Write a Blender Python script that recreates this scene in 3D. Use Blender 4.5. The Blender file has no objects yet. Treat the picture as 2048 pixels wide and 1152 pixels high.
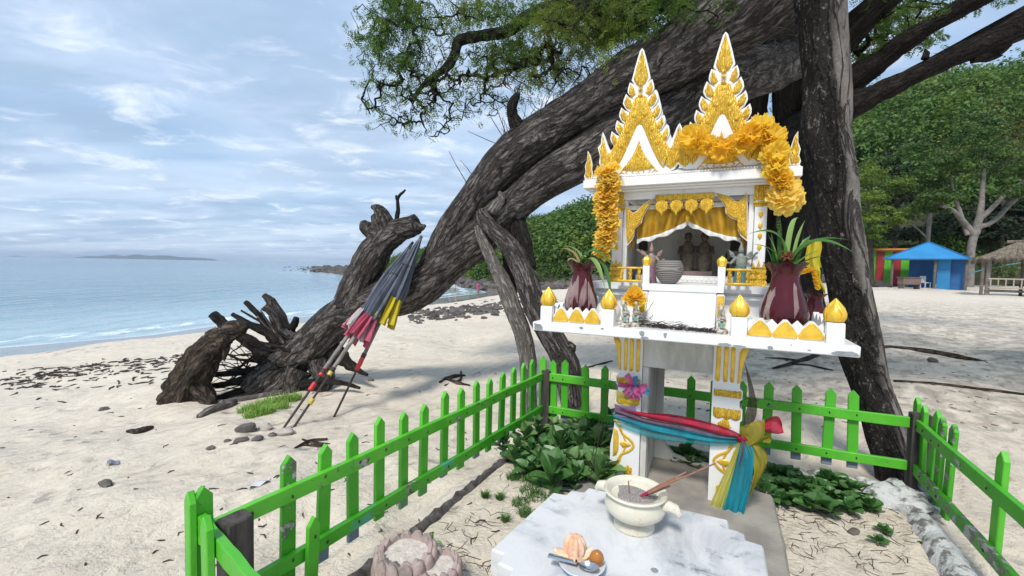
import bpy, math, random
import numpy as np
random.seed(7); RNG = np.random.default_rng(7)
SC = bpy.context.scene
COL = SC.collection

# ---------------------------------------------------------------- camera
F_PX, PITCH, ROLL, CAM_Z = 880.0, math.atan(44/880.0), math.radians(1.1), 1.05
def _rx(a): c, s = math.cos(a), math.sin(a); return np.array([[1,0,0],[0,c,-s],[0,s,c]])
def _rz(a): c, s = math.cos(a), math.sin(a); return np.array([[c,-s,0],[s,c,0],[0,0,1]])
CAM_R = _rx(math.pi/2-PITCH) @ _rz(ROLL)
CAM_P = np.array([0, 0, CAM_Z])
cd = bpy.data.cameras.new('camera'); cam = bpy.data.objects.new('camera', cd); COL.objects.link(cam)
cd.sensor_width = 36; cd.lens = 36*F_PX/2048; cd.clip_start = 0.02; cd.clip_end = 60000
from mathutils import Matrix, Vector
_m = Matrix(CAM_R.tolist()).to_4x4(); _m.translation = CAM_P.tolist(); cam.matrix_world = _m
SC.camera = cam

# ---------------------------------------------------------------- sky, sun, exposure
SUN_EL, SUN_AZ = math.radians(52), math.radians(205)      # compass angle the light comes from (0 = +Y, clockwise)
W = bpy.data.worlds.new('World'); SC.world = W; W.use_nodes = True
nt = W.node_tree; N = nt.nodes; LK = nt.links; N.clear()
def wn(t, **k):
    n = N.new(t)
    for a, b in k.items(): setattr(n, a, b)
    return n
def wmath(op, a, b=None, clamp=False):
    n = wn('ShaderNodeMath', operation=op, use_clamp=clamp)
    for i, v in enumerate((a, b)):
        if v is None: continue
        if isinstance(v, (int, float)): n.inputs[i].default_value = v
        else: LK.new(v, n.inputs[i])
    return n.outputs[0]
out = wn('ShaderNodeOutputWorld'); bg = wn('ShaderNodeBackground'); bg.inputs['Strength'].default_value = 0.1
LK.new(bg.outputs[0], out.inputs[0])
sky = wn('ShaderNodeTexSky', sky_type='NISHITA', sun_disc=False)
sky.sun_elevation = SUN_EL; sky.sun_rotation = SUN_AZ; sky.air_density = 1.0; sky.dust_density = 1.0; sky.ozone_density = 1.5
tc = wn('ShaderNodeTexCoord'); sp = wn('ShaderNodeSeparateXYZ'); LK.new(tc.outputs['Generated'], sp.inputs[0])
den = wmath('ADD', wmath('MAXIMUM', sp.outputs[2], 0.0), 0.10)
cb = wn('ShaderNodeCombineXYZ'); LK.new(wmath('DIVIDE', sp.outputs[0], den), cb.inputs[0]); LK.new(wmath('DIVIDE', sp.outputs[1], den), cb.inputs[1])
def cloud(rot, sc, loc, scale, detail, rough, lo, hi, dist=0.0):
    mp = wn('ShaderNodeMapping'); mp.inputs['Rotation'].default_value = (0, 0, rot); mp.inputs['Scale'].default_value = sc; mp.inputs['Location'].default_value = loc
    LK.new(cb.outputs[0], mp.inputs[0])
    nz = wn('ShaderNodeTexNoise'); nz.inputs['Scale'].default_value = scale; nz.inputs['Detail'].default_value = detail; nz.inputs['Roughness'].default_value = rough
    nz.inputs['Distortion'].default_value = dist
    LK.new(mp.outputs[0], nz.inputs['Vector'])
    mr = wn('ShaderNodeMapRange', interpolation_type='SMOOTHSTEP'); mr.inputs['From Min'].default_value = lo; mr.inputs['From Max'].default_value = hi
    LK.new(nz.outputs[0], mr.inputs['Value']); return mr.outputs[0]
def wmix(f, a, b):
    n = wn('ShaderNodeMix', data_type='RGBA')
    if isinstance(f, (int, float)): n.inputs[0].default_value = f
    else: LK.new(f, n.inputs[0])
    for i, v in ((6, a), (7, b)):
        if isinstance(v, tuple): n.inputs[i].default_value = (*v, 1)
        else: LK.new(v, n.inputs[i])
    return n.outputs[2]
# a thin even veil, grey-blue cloud sheets, then bright breaks and streaks
c0 = wmix(0.62, sky.outputs[0], (3.0, 4.6, 6.8))
veil = cloud(0.5, (0.6, 1.0, 1), (3.1, 1.7, 0), 0.9, 5, 0.55, 0.32, 0.70, 0.3)
c1 = wmix(veil, c0, (4.8, 5.85, 7.4))
sheet = cloud(0.35, (0.75, 1.0, 1), (7.3, 2.2, 0), 1.35, 9, 0.60, 0.36, 0.62, 0.35)
c2 = wmix(wmath('MULTIPLY', sheet, 0.8), c1, (2.9, 4.0, 5.55))
brk = cloud(0.42, (0.85, 1.1, 1), (1.9, 5.4, 0), 2.7, 9, 0.60, 0.50, 0.74, 0.45)
c3 = wmix(wmath('MULTIPLY', brk, 0.8), c2, (7.5, 8.0, 8.8))
lowband = wmath('MULTIPLY', cloud(0.1, (0.22, 1.0, 1), (0.4, 3.0, 0), 1.1, 6, 0.55, 0.42, 0.62), 0.6)
c4 = wmix(wmath('MULTIPLY', lowband, wmath('SUBTRACT', 1.0, wmath('MULTIPLY', sp.outputs[2], 3.2), True)), c3, (6.4, 7.4, 8.5))
LK.new(c4, bg.inputs['Color'])

sl = bpy.data.lights.new('sun', 'SUN'); sl.energy = 2.4; sl.angle = math.radians(12); sl.color = (1.0, 0.95, 0.88)
so = bpy.data.objects.new('sun', sl); COL.objects.link(so); so.location = (0, -5, 12)
_d = Vector((math.sin(SUN_AZ)*math.cos(SUN_EL), math.cos(SUN_AZ)*math.cos(SUN_EL), math.sin(SUN_EL)))
so.rotation_euler = _d.to_track_quat('Z', 'Y').to_euler()

vs = SC.view_settings; vs.view_transform = 'Standard'; vs.look = 'None'; vs.exposure = 0.52; vs.gamma = 1.0; vs.use_curve_mapping = False
SC.cycles.use_denoising = True; SC.cycles.max_bounces = 6; SC.cycles.diffuse_bounces = 3; SC.cycles.transparent_max_bounces = 8

# ---------------------------------------------------------------- geometry helpers
def ray(px, py): return CAM_R @ np.array([(px-1024)/F_PX, -(py-576)/F_PX, -1.0])
def GZ(px, py, z): d = ray(px, py); return CAM_P + d*((z-CAM_Z)/d[2])        # point on a level plane
def PY(px, py, y): d = ray(px, py); return CAM_P + d*(y/d[1])                # point at a given distance
def PXR(px_r, y): return px_r*y/F_PX                                          # size at a distance
def nrm(v): v = np.asarray(v, float); return v/max(np.linalg.norm(v), 1e-9)
def lerp(a, b, t): return a+(b-a)*t
def catmull(pts, n=6):
    pts = [np.asarray(p, float) for p in pts]; q = [2*pts[0]-pts[1]]+pts+[2*pts[-1]-pts[-2]]; o = []
    for i in range(1, len(q)-2):
        for k in range(n):
            t = k/n; a, b, c, d = q[i-1:i+3]
            o.append(.5*((2*b)+(c-a)*t+(2*a-5*b+4*c-d)*t*t+(3*b-a-3*c+d)*t**3))
    o.append(pts[-1]); return o
def hashnoise(p, s=1.0, seed=0.0):
    p = np.asarray(p, float)*s+seed
    x, y, z = p[..., 0], p[..., 1], p[..., 2]
    return (np.sin(x*1.7+1.3*np.sin(y*1.1+z*.7))+np.sin(y*2.3+1.7*np.sin(z*1.3+x*.9))+np.sin(z*1.9+1.1*np.sin(x*1.5+y*.6)))/3

class MB:
    def __init__(s): s.v = []; s.f = []; s.n = 0
    def add(s, V, Fc):
        V = np.asarray(V, float).reshape(-1, 3); s.v.append(V); s.f += [tuple(i+s.n for i in f) for f in Fc]; s.n += len(V); return s
    def box(s, c, d, rz=0, rot=None, bev=0, taper=1.0):
        hx, hy, hz = [q/2 for q in d]; b = min(bev, hx*.9, hy*.9, hz*.9)
        if b <= 0:
            V = [(x*hx*(taper if z > 0 else 1), y*hy*(taper if z > 0 else 1), z*hz) for z in (-1, 1) for y in (-1, 1) for x in (-1, 1)]
            Fc = [(0,2,3,1),(4,5,7,6),(0,1,5,4),(2,6,7,3),(0,4,6,2),(1,3,7,5)]
        else:
            V = []; Fc = []
            ring = lambda k, z: [(-hx*k+b,-hy*k,z),(hx*k-b,-hy*k,z),(hx*k,-hy*k+b,z),(hx*k,hy*k-b,z),(hx*k-b,hy*k,z),(-hx*k+b,hy*k,z),(-hx*k,hy*k-b,z),(-hx*k,-hy*k+b,z)]
            ins = lambda k, z: [(max(-hx*k+b, min(hx*k-b, x)), max(-hy*k+b, min(hy*k-b, y)), z) for x, y, _ in ring(k, z)]
            for r in (ins(1, -hz), ring(1, -hz+b), ring(taper, hz-b), ins(taper, hz)): V += r
            for k in range(3):
                for i in range(8): j = (i+1) % 8; Fc.append((k*8+i, k*8+j, k*8+8+j, k*8+8+i))
            Fc += [tuple(range(7, -1, -1)), tuple(range(24, 32))]
        V = np.array(V, float)
        if rz: V = V @ _rz(rz).T
        if rot is not None: V = V @ np.asarray(rot).T
        return s.add(V+np.asarray(c, float), Fc)
    def beam(s, a, b, w, h, up=(0,0,1), bev=0):
        a, b = np.asarray(a, float), np.asarray(b, float); d = nrm(b-a); sd = nrm(np.cross(d, up)); u = np.cross(sd, d)
        return s.box((a+b)/2, (np.linalg.norm(b-a), w, h), rot=np.stack([d, -sd, u], 1), bev=bev)
    def tube(s, pts, rad, seg=8, cap=True, rough=0.0, rs=3.0, lump=0.0):
        pts = [np.asarray(p, float) for p in pts]; n = len(pts)
        if isinstance(rad, (int, float)): rad = [rad]*n
        up = None; V = []; t0 = None
        for i in range(n):
            t = nrm(pts[min(i+1, n-1)]-pts[max(i-1, 0)])
            if up is None: up = nrm(np.cross(t, (0.31, 0.2, 0.93) if abs(t[2]) < .9 else (1, 0.1, 0)))
            else: up = nrm(up-t*np.dot(up, t))
            sd = np.cross(t, up)
            for k in range(seg):
                a = 2*math.pi*k/seg; d = math.cos(a)*up+math.sin(a)*sd; p = pts[i]+d*rad[i]
                if rough: p = p+d*rad[i]*rough*float(hashnoise(p, rs/max(rad[i], .01)*.35, lump))
                V.append(p)
        Fc = [(i*seg+k, i*seg+(k+1) % seg, (i+1)*seg+(k+1) % seg, (i+1)*seg+k) for i in range(n-1) for k in range(seg)]
        if cap: Fc += [tuple(range(seg-1, -1, -1)), tuple((n-1)*seg+k for k in range(seg))]
        return s.add(V, Fc)
    def lathe(s, prof, seg=24, c=(0,0,0), sx=1, sy=1, fn=None, cap=True):
        V = []
        for i, (r, z) in enumerate(prof):
            for k in range(seg):
                a = 2*math.pi*k/seg; rr, zz = (r, z) if fn is None else fn(i, a, r, z)
                V.append((c[0]+rr*math.cos(a)*sx, c[1]+rr*math.sin(a)*sy, c[2]+zz))
        n = len(prof)
        Fc = [(i*seg+k, i*seg+(k+1) % seg, (i+1)*seg+(k+1) % seg, (i+1)*seg+k) for i in range(n-1) for k in range(seg)]
        if cap: Fc += [tuple(range(seg-1, -1, -1)), tuple((n-1)*seg+k for k in range(seg))]
        return s.add(V, Fc)
    def ell(s, c, r, seg=10, rings=7, rot=None):
        if isinstance(r, (int, float)): r = (r, r, r)
        V = [(r[0]*math.sin(math.pi*i/rings)*math.cos(2*math.pi*k/seg), r[1]*math.sin(math.pi*i/rings)*math.sin(2*math.pi*k/seg), -r[2]*math.cos(math.pi*i/rings)) for i in range(1, rings) for k in range(seg)]
        V += [(0,0,-r[2]), (0,0,r[2])]; V = np.array(V)
        if rot is not None: V = V @ np.asarray(rot).T
        m = (rings-1)*seg
        Fc = [(i*seg+k, i*seg+(k+1) % seg, (i+1)*seg+(k+1) % seg, (i+1)*seg+k) for i in range(rings-2) for k in range(seg)]
        Fc += [(m, (k+1) % seg, k) for k in range(seg)]+[(m+1, (rings-2)*seg+k, (rings-2)*seg+(k+1) % seg) for k in range(seg)]
        return s.add(V+np.asarray(c, float), Fc)
    def prism(s, poly, y0, y1):                     # (x, z) outline, extruded from the front y0 to the back y1
        n = len(poly); V = [(x, y0, z) for x, z in poly]+[(x, y1, z) for x, z in poly]
        return s.add(V, [tuple(range(n)), tuple(range(2*n-1, n-1, -1))]+[(i, i+n, (i+1) % n+n, (i+1) % n) for i in range(n)])
    def prismz(s, poly, z0, z1, bev=0.0):
        n = len(poly); c = np.mean(np.array(poly), 0); V = [(x, y, z0) for x, y in poly]+[(x, y, z1-bev) for x, y in poly]; L = 2
        if bev:
            ins = []
            for x, y in poly: d = nrm(np.array([x, y])-c); ins.append((x-d[0]*bev, y-d[1]*bev))
            V += [(x, y, z1) for x, y in ins]; L = 3
        Fc = [tuple(range(n-1, -1, -1)), tuple(range((L-1)*n, L*n))]
        for l in range(L-1): Fc += [(l*n+i, l*n+(i+1) % n, (l+1)*n+(i+1) % n, (l+1)*n+i) for i in range(n)]
        return s.add(V, Fc)
    def pillow(s, poly, y0, h, c=None):             # raised cushion ornament on a front face (towards -y)
        P = np.array(poly, float); c = P.mean(0) if c is None else np.array(c); n = len(P); V = []; Fc = []
        for k, d in ((1, 0), (.93, .55*h), (.72, .9*h), (.4, 1.0*h)):
            V += [(c[0]+(p[0]-c[0])*k, y0-d, c[1]+(p[1]-c[1])*k) for p in P]
        V.append((c[0], y0-h, c[1]))
        for l in range(3): Fc += [(l*n+i, l*n+(i+1) % n, (l+1)*n+(i+1) % n, (l+1)*n+i) for i in range(n)]
        Fc += [(3*n+i, 3*n+(i+1) % n, 4*n) for i in range(n)]
        return s.add(V, Fc)
    def rope(s, pts, y, r, seg=5, flat=.6):          # a raised line in the x-z plane
        P = catmull([np.array((p[0], y, p[1])) for p in pts], 4); n = len(P)
        m = MB().tube(P, [r*(.55+.45*math.sin(math.pi*min(1, max(0, (i+.6)/(n+.2))))**.5) for i in range(n)], seg)
        for V in m.v: V[:, 1] = y+(V[:, 1]-y)*flat
        return s.merge(m)
    def merge(s, o):
        for V in o.v: s.v.append(V)
        s.f += [tuple(i+s.n for i in f) for f in o.f]; s.n += o.n; return s
    def xf(s, R=None, t=(0,0,0), k=1.0):
        s.v = [((V*k) @ np.asarray(R).T if R is not None else V*k)+np.asarray(t, float) for V in s.v]; return s
    def surf(s, fn, nu, nv):
        V = [fn(i/nu, j/nv) for i in range(nu+1) for j in range(nv+1)]
        return s.add(V, [(i*(nv+1)+j, (i+1)*(nv+1)+j, (i+1)*(nv+1)+j+1, i*(nv+1)+j+1) for i in range(nu) for j in range(nv)])
    def mesh(s, name, smooth=True, ang=40):
        me = bpy.data.meshes.new(name); V = np.concatenate(s.v) if s.v else np.zeros((0, 3))
        me.from_pydata(V.tolist(), [], s.f); me.update()
        if smooth:
            me.polygons.foreach_set('use_smooth', [True]*len(me.polygons))
            try: me.set_sharp_from_angle(angle=math.radians(ang))
            except Exception: pass
        return me
    def build(s, name, mt, parent=None, smooth=True, ang=40): return link(name, s.mesh(name, smooth, ang), mt, parent)
def link(name, me, mt, parent=None):
    if mt is not None and not me.materials: me.materials.append(mt)
    o = bpy.data.objects.new(name, me); COL.objects.link(o); o.parent = parent; return o
def bigmesh(name, V, Fq, mt, smooth=False, attrs=None):
    """V (n,3) and quads or triangles (m,k) as arrays"""
    me = bpy.data.meshes.new(name); k = Fq.shape[1]; m = len(Fq)
    me.vertices.add(len(V)); me.vertices.foreach_set('co', np.asarray(V, np.float32).ravel())
    me.loops.add(m*k); me.loops.foreach_set('vertex_index', Fq.astype(np.int32).ravel())
    me.polygons.add(m); me.polygons.foreach_set('loop_start', np.arange(0, m*k, k, dtype=np.int32))
    me.update(calc_edges=True)
    if smooth: me.polygons.foreach_set('use_smooth', np.ones(m, bool))
    for a, d in (attrs or {}).items():
        at = me.attributes.new(a, 'FLOAT', 'POINT'); at.data.foreach_set('value', np.asarray(d, np.float32))
    me.materials.append(mt); return me
def tag(o, label=None, cat=None, group=None, kind=None):
    if label: o['label'] = label
    if cat: o['category'] = cat
    if group: o['group'] = group
    if kind: o['kind'] = kind
    return o
def thing(name, label, cat, loc=(0,0,0), rz=0, group=None):
    o = bpy.data.objects.new(name, None); COL.objects.link(o); o.location = tuple(float(q) for q in loc); o.rotation_euler = (0, 0, rz)
    o.empty_display_size = .1; return tag(o, label, cat, group)
def copy_tree(o, parent=None):
    c = o.copy(); COL.objects.link(c); c.parent = parent
    for ch in list(o.children): copy_tree(ch, c)
    return c

# ---------------------------------------------------------------- material helper
class NT:
    def __init__(s, name):
        s.m = bpy.data.materials.new(name); s.m.use_nodes = True; s.t = s.m.node_tree; s.n = s.t.nodes; s.b = s.n['Principled BSDF']; s.o = s.n['Material Output']
        s.tc = s.n.new('ShaderNodeTexCoord'); s.co = s.tc.outputs['Object']
    def put(s, sock, v):
        if isinstance(v, (int, float)): sock.default_value = v
        elif isinstance(v, tuple): sock.default_value = v if len(v) == len(sock.default_value) else (*v, 1)
        else: s.t.links.new(v, sock)
    def math(s, op, a, b=0.0, clamp=False):
        n = s.n.new('ShaderNodeMath'); n.operation = op; n.use_clamp = clamp; s.put(n.inputs[0], a); s.put(n.inputs[1], b); return n.outputs[0]
    def map(s, sc=(1,1,1), rot=(0,0,0), loc=(0,0,0), co=None):
        n = s.n.new('ShaderNodeMapping'); n.inputs['Scale'].default_value = sc; n.inputs['Rotation'].default_value = rot; n.inputs['Location'].default_value = loc
        s.t.links.new(co or s.co, n.inputs[0]); return n.outputs[0]
    def noise(s, scale, detail=4, rough=.55, co=None, dist=0.0, color=False):
        n = s.n.new('ShaderNodeTexNoise'); n.inputs['Scale'].default_value = scale; n.inputs['Detail'].default_value = detail; n.inputs['Roughness'].default_value = rough; n.inputs['Distortion'].default_value = dist
        s.t.links.new(co or s.co, n.inputs['Vector']); return n.outputs[1 if color else 0]
    def voro(s, scale, co=None, feature='F1', out='Distance', rnd=1.0):
        n = s.n.new('ShaderNodeTexVoronoi'); n.feature = feature; n.inputs['Scale'].default_value = scale; n.inputs['Randomness'].default_value = rnd
        s.t.links.new(co or s.co, n.inputs['Vector']); return n.outputs[out]
    def wave(s, scale, dist=2.0, detail=2, co=None, dir='X'):
        n = s.n.new('ShaderNodeTexWave'); n.bands_direction = dir; n.inputs['Scale'].default_value = scale; n.inputs['Distortion'].default_value = dist; n.inputs['Detail'].default_value = detail
        s.t.links.new(co or s.co, n.inputs['Vector']); return n.outputs['Fac']
    def ramp(s, f, lo, hi, a=0.0, b=1.0, smooth=True):
        n = s.n.new('ShaderNodeMapRange'); n.interpolation_type = 'SMOOTHSTEP' if smooth else 'LINEAR'
        for k, v in (('From Min', lo), ('From Max', hi), ('To Min', a), ('To Max', b)): n.inputs[k].default_value = v
        s.put(n.inputs['Value'], f); return n.outputs[0]
    def mix(s, f, a, b, mode='MIX'):
        n = s.n.new('ShaderNodeMix'); n.data_type = 'RGBA'; n.blend_type = mode; s.put(n.inputs[0], f); s.put(n.inputs[6], a); s.put(n.inputs[7], b); return n.outputs[2]
    def bump(s, h, dist=.01, strength=1.0, prev=None):
        n = s.n.new('ShaderNodeBump'); n.inputs['Distance'].default_value = dist; n.inputs['Strength'].default_value = strength; s.put(n.inputs['Height'], h)
        if prev is not None: s.t.links.new(prev, n.inputs['Normal'])
        return n.outputs[0]
    def attr(s, name): n = s.n.new('ShaderNodeAttribute'); n.attribute_name = name; return n.outputs['Fac']
    def island(s): return s.n.new('ShaderNodeNewGeometry').outputs['Random Per Island']
    def objrand(s): return s.n.new('ShaderNodeObjectInfo').outputs['Random']
    def normal_z(s):
        g = s.n.new('ShaderNodeNewGeometry'); p = s.n.new('ShaderNodeSeparateXYZ'); s.t.links.new(g.outputs['Normal'], p.inputs[0]); return p.outputs[2]
    def pos(s):
        g = s.n.new('ShaderNodeNewGeometry'); p = s.n.new('ShaderNodeSeparateXYZ'); s.t.links.new(g.outputs['Position'], p.inputs[0]); return p.outputs
    def fin(s, color, rough=.6, metal=0.0, normal=None, spec=.5, coat=0.0, trans=0.0, sheen=0.0):
        b = s.b; s.put(b.inputs['Base Color'], color); s.put(b.inputs['Roughness'], rough); s.put(b.inputs['Metallic'], metal)
        b.inputs['Specular IOR Level'].default_value = spec; b.inputs['Coat Weight'].default_value = coat; b.inputs['Transmission Weight'].default_value = trans
        if normal is not None: s.t.links.new(normal, b.inputs['Normal'])
        return s.m
    def translucent(s, color, f):
        t = s.n.new('ShaderNodeBsdfTranslucent'); s.put(t.inputs[0], color); m = s.n.new('ShaderNodeMixShader'); s.put(m.inputs[0], f)
        s.t.links.new(s.b.outputs[0], m.inputs[1]); s.t.links.new(t.outputs[0], m.inputs[2]); s.t.links.new(m.outputs[0], s.o.inputs[0]); return s.m
    def see_through(s, alpha): s.put(s.b.inputs['Alpha'], alpha); return s.m
def paint(name, c, c2=None, scale=8, rough=.5, bump=.002, bscale=40, metal=0.0, spec=.5, coat=0.0, rnd=0.0):
    t = NT(name); c2 = c2 or tuple(q*.75 for q in c); col = t.mix(t.ramp(t.noise(scale, 6), .35, .7), c, c2)
    if rnd: col = t.mix(t.math('MULTIPLY', t.objrand(), rnd), col, tuple(q*.55 for q in c))
    nb = t.bump(t.noise(bscale, 4), bump) if bump else None
    return t.fin(col, rough, metal, nb, spec, coat)

# ================================================================ the ground, the sea and the hills
SEA_Z = -2.2
SHORE = np.array([(-34,-30),(-25,-10),(-20.5,5),(-18.2,15.4),(-15.4,18.6),(-14.4,23),(-11.8,27),(-10.2,31),(-8,40),(-3,53),(-8,72),(-30,110),(-55,146),(-60,153),(-45,165),(0,200),(200,330)], float)
FOOT = np.array([(-62,156),(-50,143),(-27,107),(-5,72),(3,63),(12,60),(25,58),(40,54),(60,47),(90,42),(150,30)], float)
HMAX = np.array([3.0, 5.5, 13.5, 15, 15, 16.5, 24, 30, 36, 42, 42], float)
def seg_dist(X, Y, PL):
    best = np.full(X.shape, 1e9); side = np.zeros(X.shape); par = np.zeros(X.shape)
    for i in range(len(PL)-1):
        a, b = PL[i], PL[i+1]; d = b-a; L2 = d@d
        t = np.clip(((X-a[0])*d[0]+(Y-a[1])*d[1])/L2, 0, 1); qx, qy = a[0]+t*d[0], a[1]+t*d[1]
        dd = np.hypot(X-qx, Y-qy); cr = d[0]*(Y-a[1])-d[1]*(X-a[0]); m = dd < best-1e-9
        best = np.where(m, dd, best); side = np.where(m, cr, side); par = np.where(m, i+t, par)
    return best, side, par
def shore_dist(X, Y): d, s, _ = seg_dist(X, Y, SHORE); return np.where(s < 0, d, -d)
def sstep(a, b, x): t = np.clip((x-a)/(b-a), 0, 1); return t*t*(3-2*t)
def hill_z(X, Y):
    d, s, p = seg_dist(X, Y, FOOT); e = np.where(s > 0, d, 0); hm = np.interp(p, np.arange(len(HMAX)), HMAX)
    return hm*(1-np.exp(-e/17.0))
def vnoise(X, Y, s, seed=0):
    x, y = X*s+seed, Y*s+seed*1.7; xi, yi = np.floor(x), np.floor(y); fx, fy = x-xi, y-yi; fx, fy = fx*fx*(3-2*fx), fy*fy*(3-2*fy)
    h = lambda a, b: np.modf(np.abs(np.sin(a*127.1+b*311.7)*43758.5453))[0]
    return (h(xi, yi)*(1-fx)+h(xi+1, yi)*fx)*(1-fy)+(h(xi, yi+1)*(1-fx)+h(xi+1, yi+1)*fx)*fy
# enclosure frame: corners of the little fence
E_NL, E_BL, E_BR = np.array([-.80,1.13]), np.array([.207,2.86]), np.array([1.97,2.09]); E_NR = E_BR+(E_NL-E_BL)*np.array([.60, .68])
def inside_enclosure(X, Y):
    q = [E_NL+(-.05,-.6), E_BL, E_BR, E_NR+(.0,-.6)]; m = np.full(X.shape, 1e9)
    for i in range(3):
        a, b = q[i], q[i+1]; d = nrm(b-a); m = np.minimum(m, d[1]*(X-a[0])-d[0]*(Y-a[1]))
    return m
def ground_z(X, Y):
    X, Y = np.asarray(X, float), np.asarray(Y, float)
    d = shore_dist(X, Y)
    t = np.clip(d/21.0, 0, 1); z = np.where(d > 0, SEA_Z+2.09*(1-(1-t)**1.5)*(.35+.65*sstep(0, .5, t)), SEA_Z+np.maximum(d, -30)*.06)
    far = sstep(30, 48, Y)*sstep(14, 4, X)
    z = np.where(d > 0, lerp(z, np.minimum(z, SEA_Z+.1+.05*d), far), z)
    near = sstep(26, 6, np.hypot(X, Y))
    dry = sstep(2, 6, d)
    w = X*.55+Y*.85
    z = z+dry*((vnoise(X, Y, 1.1, 3)-.5)*.12+(vnoise(X+.35*Y, Y, 3.1, 9)-.5)*.06*near+(vnoise(X*.5+Y*.9, (Y*.5-X*.9)*.35, 6.0, 5)-.5)*.035*near+(vnoise(X, Y, 15, 2)-.5)*.008*near)
    z = z+.06*np.exp(-((X+2.2)**2+(Y-3.1)**2)/.25)+.04*np.exp(-((X+1.6)**2+(Y-2.3)**2)/.25)
    e = inside_enclosure(X, Y); k = sstep(-.16, .0, e)
    zin = (vnoise(X, Y, 3, 4)-.5)*.03+(vnoise(X, Y, 12, 6)-.5)*.010
    z = lerp(z, zin, k)
    return z
def gz(x, y): return float(ground_z(np.array([x]), np.array([y]))[0])
def land_z(X, Y): return ground_z(X, Y)+hill_z(X, Y)
def on_ground(px, py, z=-.1):
    for _ in range(12): p = GZ(px, py, z); z = .5*z+.5*gz(p[0], p[1])
    return GZ(px, py, z)

# --- sand
t = NT('sand'); P_ = t.pos()
big = t.noise(.7, 5); fine = t.noise(260, 3, .7); mid = t.noise(9, 6, .6)
col = t.mix(t.ramp(mid, .3, .75), (.72,.64,.525), (.62,.54,.435))
col = t.mix(t.ramp(big, .45, .7, 0, .5), col, (.64,.55,.445))
col = t.mix(t.ramp(fine, .58, .75, 0, .35), col, (.30,.25,.20))
spk = t.math('LESS_THAN', t.voro(75), t.ramp(t.noise(2.2, 3), .45, .75, .0, .16))
col = t.mix(t.math('MULTIPLY', spk, .75), col, (.10,.075,.055))
wet = t.ramp(t.math('ADD', t.attr('shore'), t.math('MULTIPLY', t.noise(.7, 4), 1.6)), 9.6, 7.6)
col = t.mix(t.math('MULTIPLY', wet, .92), col, (.205,.19,.18))
band = t.math('MULTIPLY', t.ramp(t.math('ABSOLUTE', t.math('SUBTRACT', t.attr('shore'), 10.2)), 1.8, .2), t.ramp(t.noise(3.2, 6, .7, t.map((1.0,.35,1), (0,0,.12))), .56, .66))
col = t.mix(t.math('MULTIPLY', band, .8), col, (.055,.045,.04))
leafmat = t.math('MULTIPLY', t.ramp(t.attr('litter'), .2, .9), t.ramp(t.noise(5, 6, .65), .42, .62))
col = t.mix(t.math('MULTIPLY', leafmat, .55), col, (.16,.125,.095))
rip = t.wave(2.6, 5.5, 3, t.map((1,1,.2), (0,0,-.95)), 'Y')
dryb = t.math('SUBTRACT', 1.0, wet); nb = t.bump(t.math('MULTIPLY', t.noise(60, 6, .65), dryb), .012); pit = t.math('MULTIPLY', t.ramp(t.voro(4.2), .08, .34), t.ramp(t.noise(.8, 3), .35, .6, .25, 1)); nb = t.bump(t.math('MULTIPLY', pit, dryb), .05, .6, nb); nb = t.bump(t.math('MULTIPLY', rip, dryb), .02, .55, nb); nb = t.bump(t.math('MULTIPLY', t.noise(6, 5), dryb), .06, .6, nb)
SAND = t.fin(col, t.math('SUBTRACT', .95, t.math('MULTIPLY', wet, .83)), 0, nb, .4)

def axis(lo, hi, n, c, k):
    a = np.linspace(math.asinh((lo-c)/k), math.asinh((hi-c)/k), n); return c+k*np.sinh(a)
gx = axis(-400, 420, 430, 0.0, 2.0); gy = axis(-40, 420, 430, 2.0, 1.6)
GX, GY = np.meshgrid(gx, gy, indexing='ij'); GZ_ = ground_z(GX, GY)
nx, ny = GX.shape; idx = np.arange(nx*ny).reshape(nx, ny)
Fq = np.stack([idx[:-1,:-1], idx[1:,:-1], idx[1:,1:], idx[:-1,1:]], -1).reshape(-1, 4)
sd_ = np.clip(shore_dist(GX, GY), -20, 40)
litter = sstep(.5, 2.5, GX)*sstep(1.5, 4, GY)*sstep(26, 12, GY)*(1-sstep(-.3, -.1, inside_enclosure(GX, GY)))*.8 + sstep(24, 34, GY)*sstep(2, 8, GX)
tag(link('beach_sand', bigmesh('beach_sand', np.stack([GX, GY, GZ_], -1).reshape(-1, 3), Fq, SAND, True, {'shore': sd_.ravel(), 'litter': litter.ravel()}), SAND), kind='structure')

def gz(x, y):                                        # height of the sand mesh itself
    i = min(max(int(np.searchsorted(gx, x))-1, 0), len(gx)-2); j = min(max(int(np.searchsorted(gy, y))-1, 0), len(gy)-2)
    u, v = (x-gx[i])/(gx[i+1]-gx[i]), (y-gy[j])/(gy[j+1]-gy[j])
    return float((GZ_[i,j]*(1-u)+GZ_[i+1,j]*u)*(1-v)+(GZ_[i,j+1]*(1-u)+GZ_[i+1,j+1]*u)*v)
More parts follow.
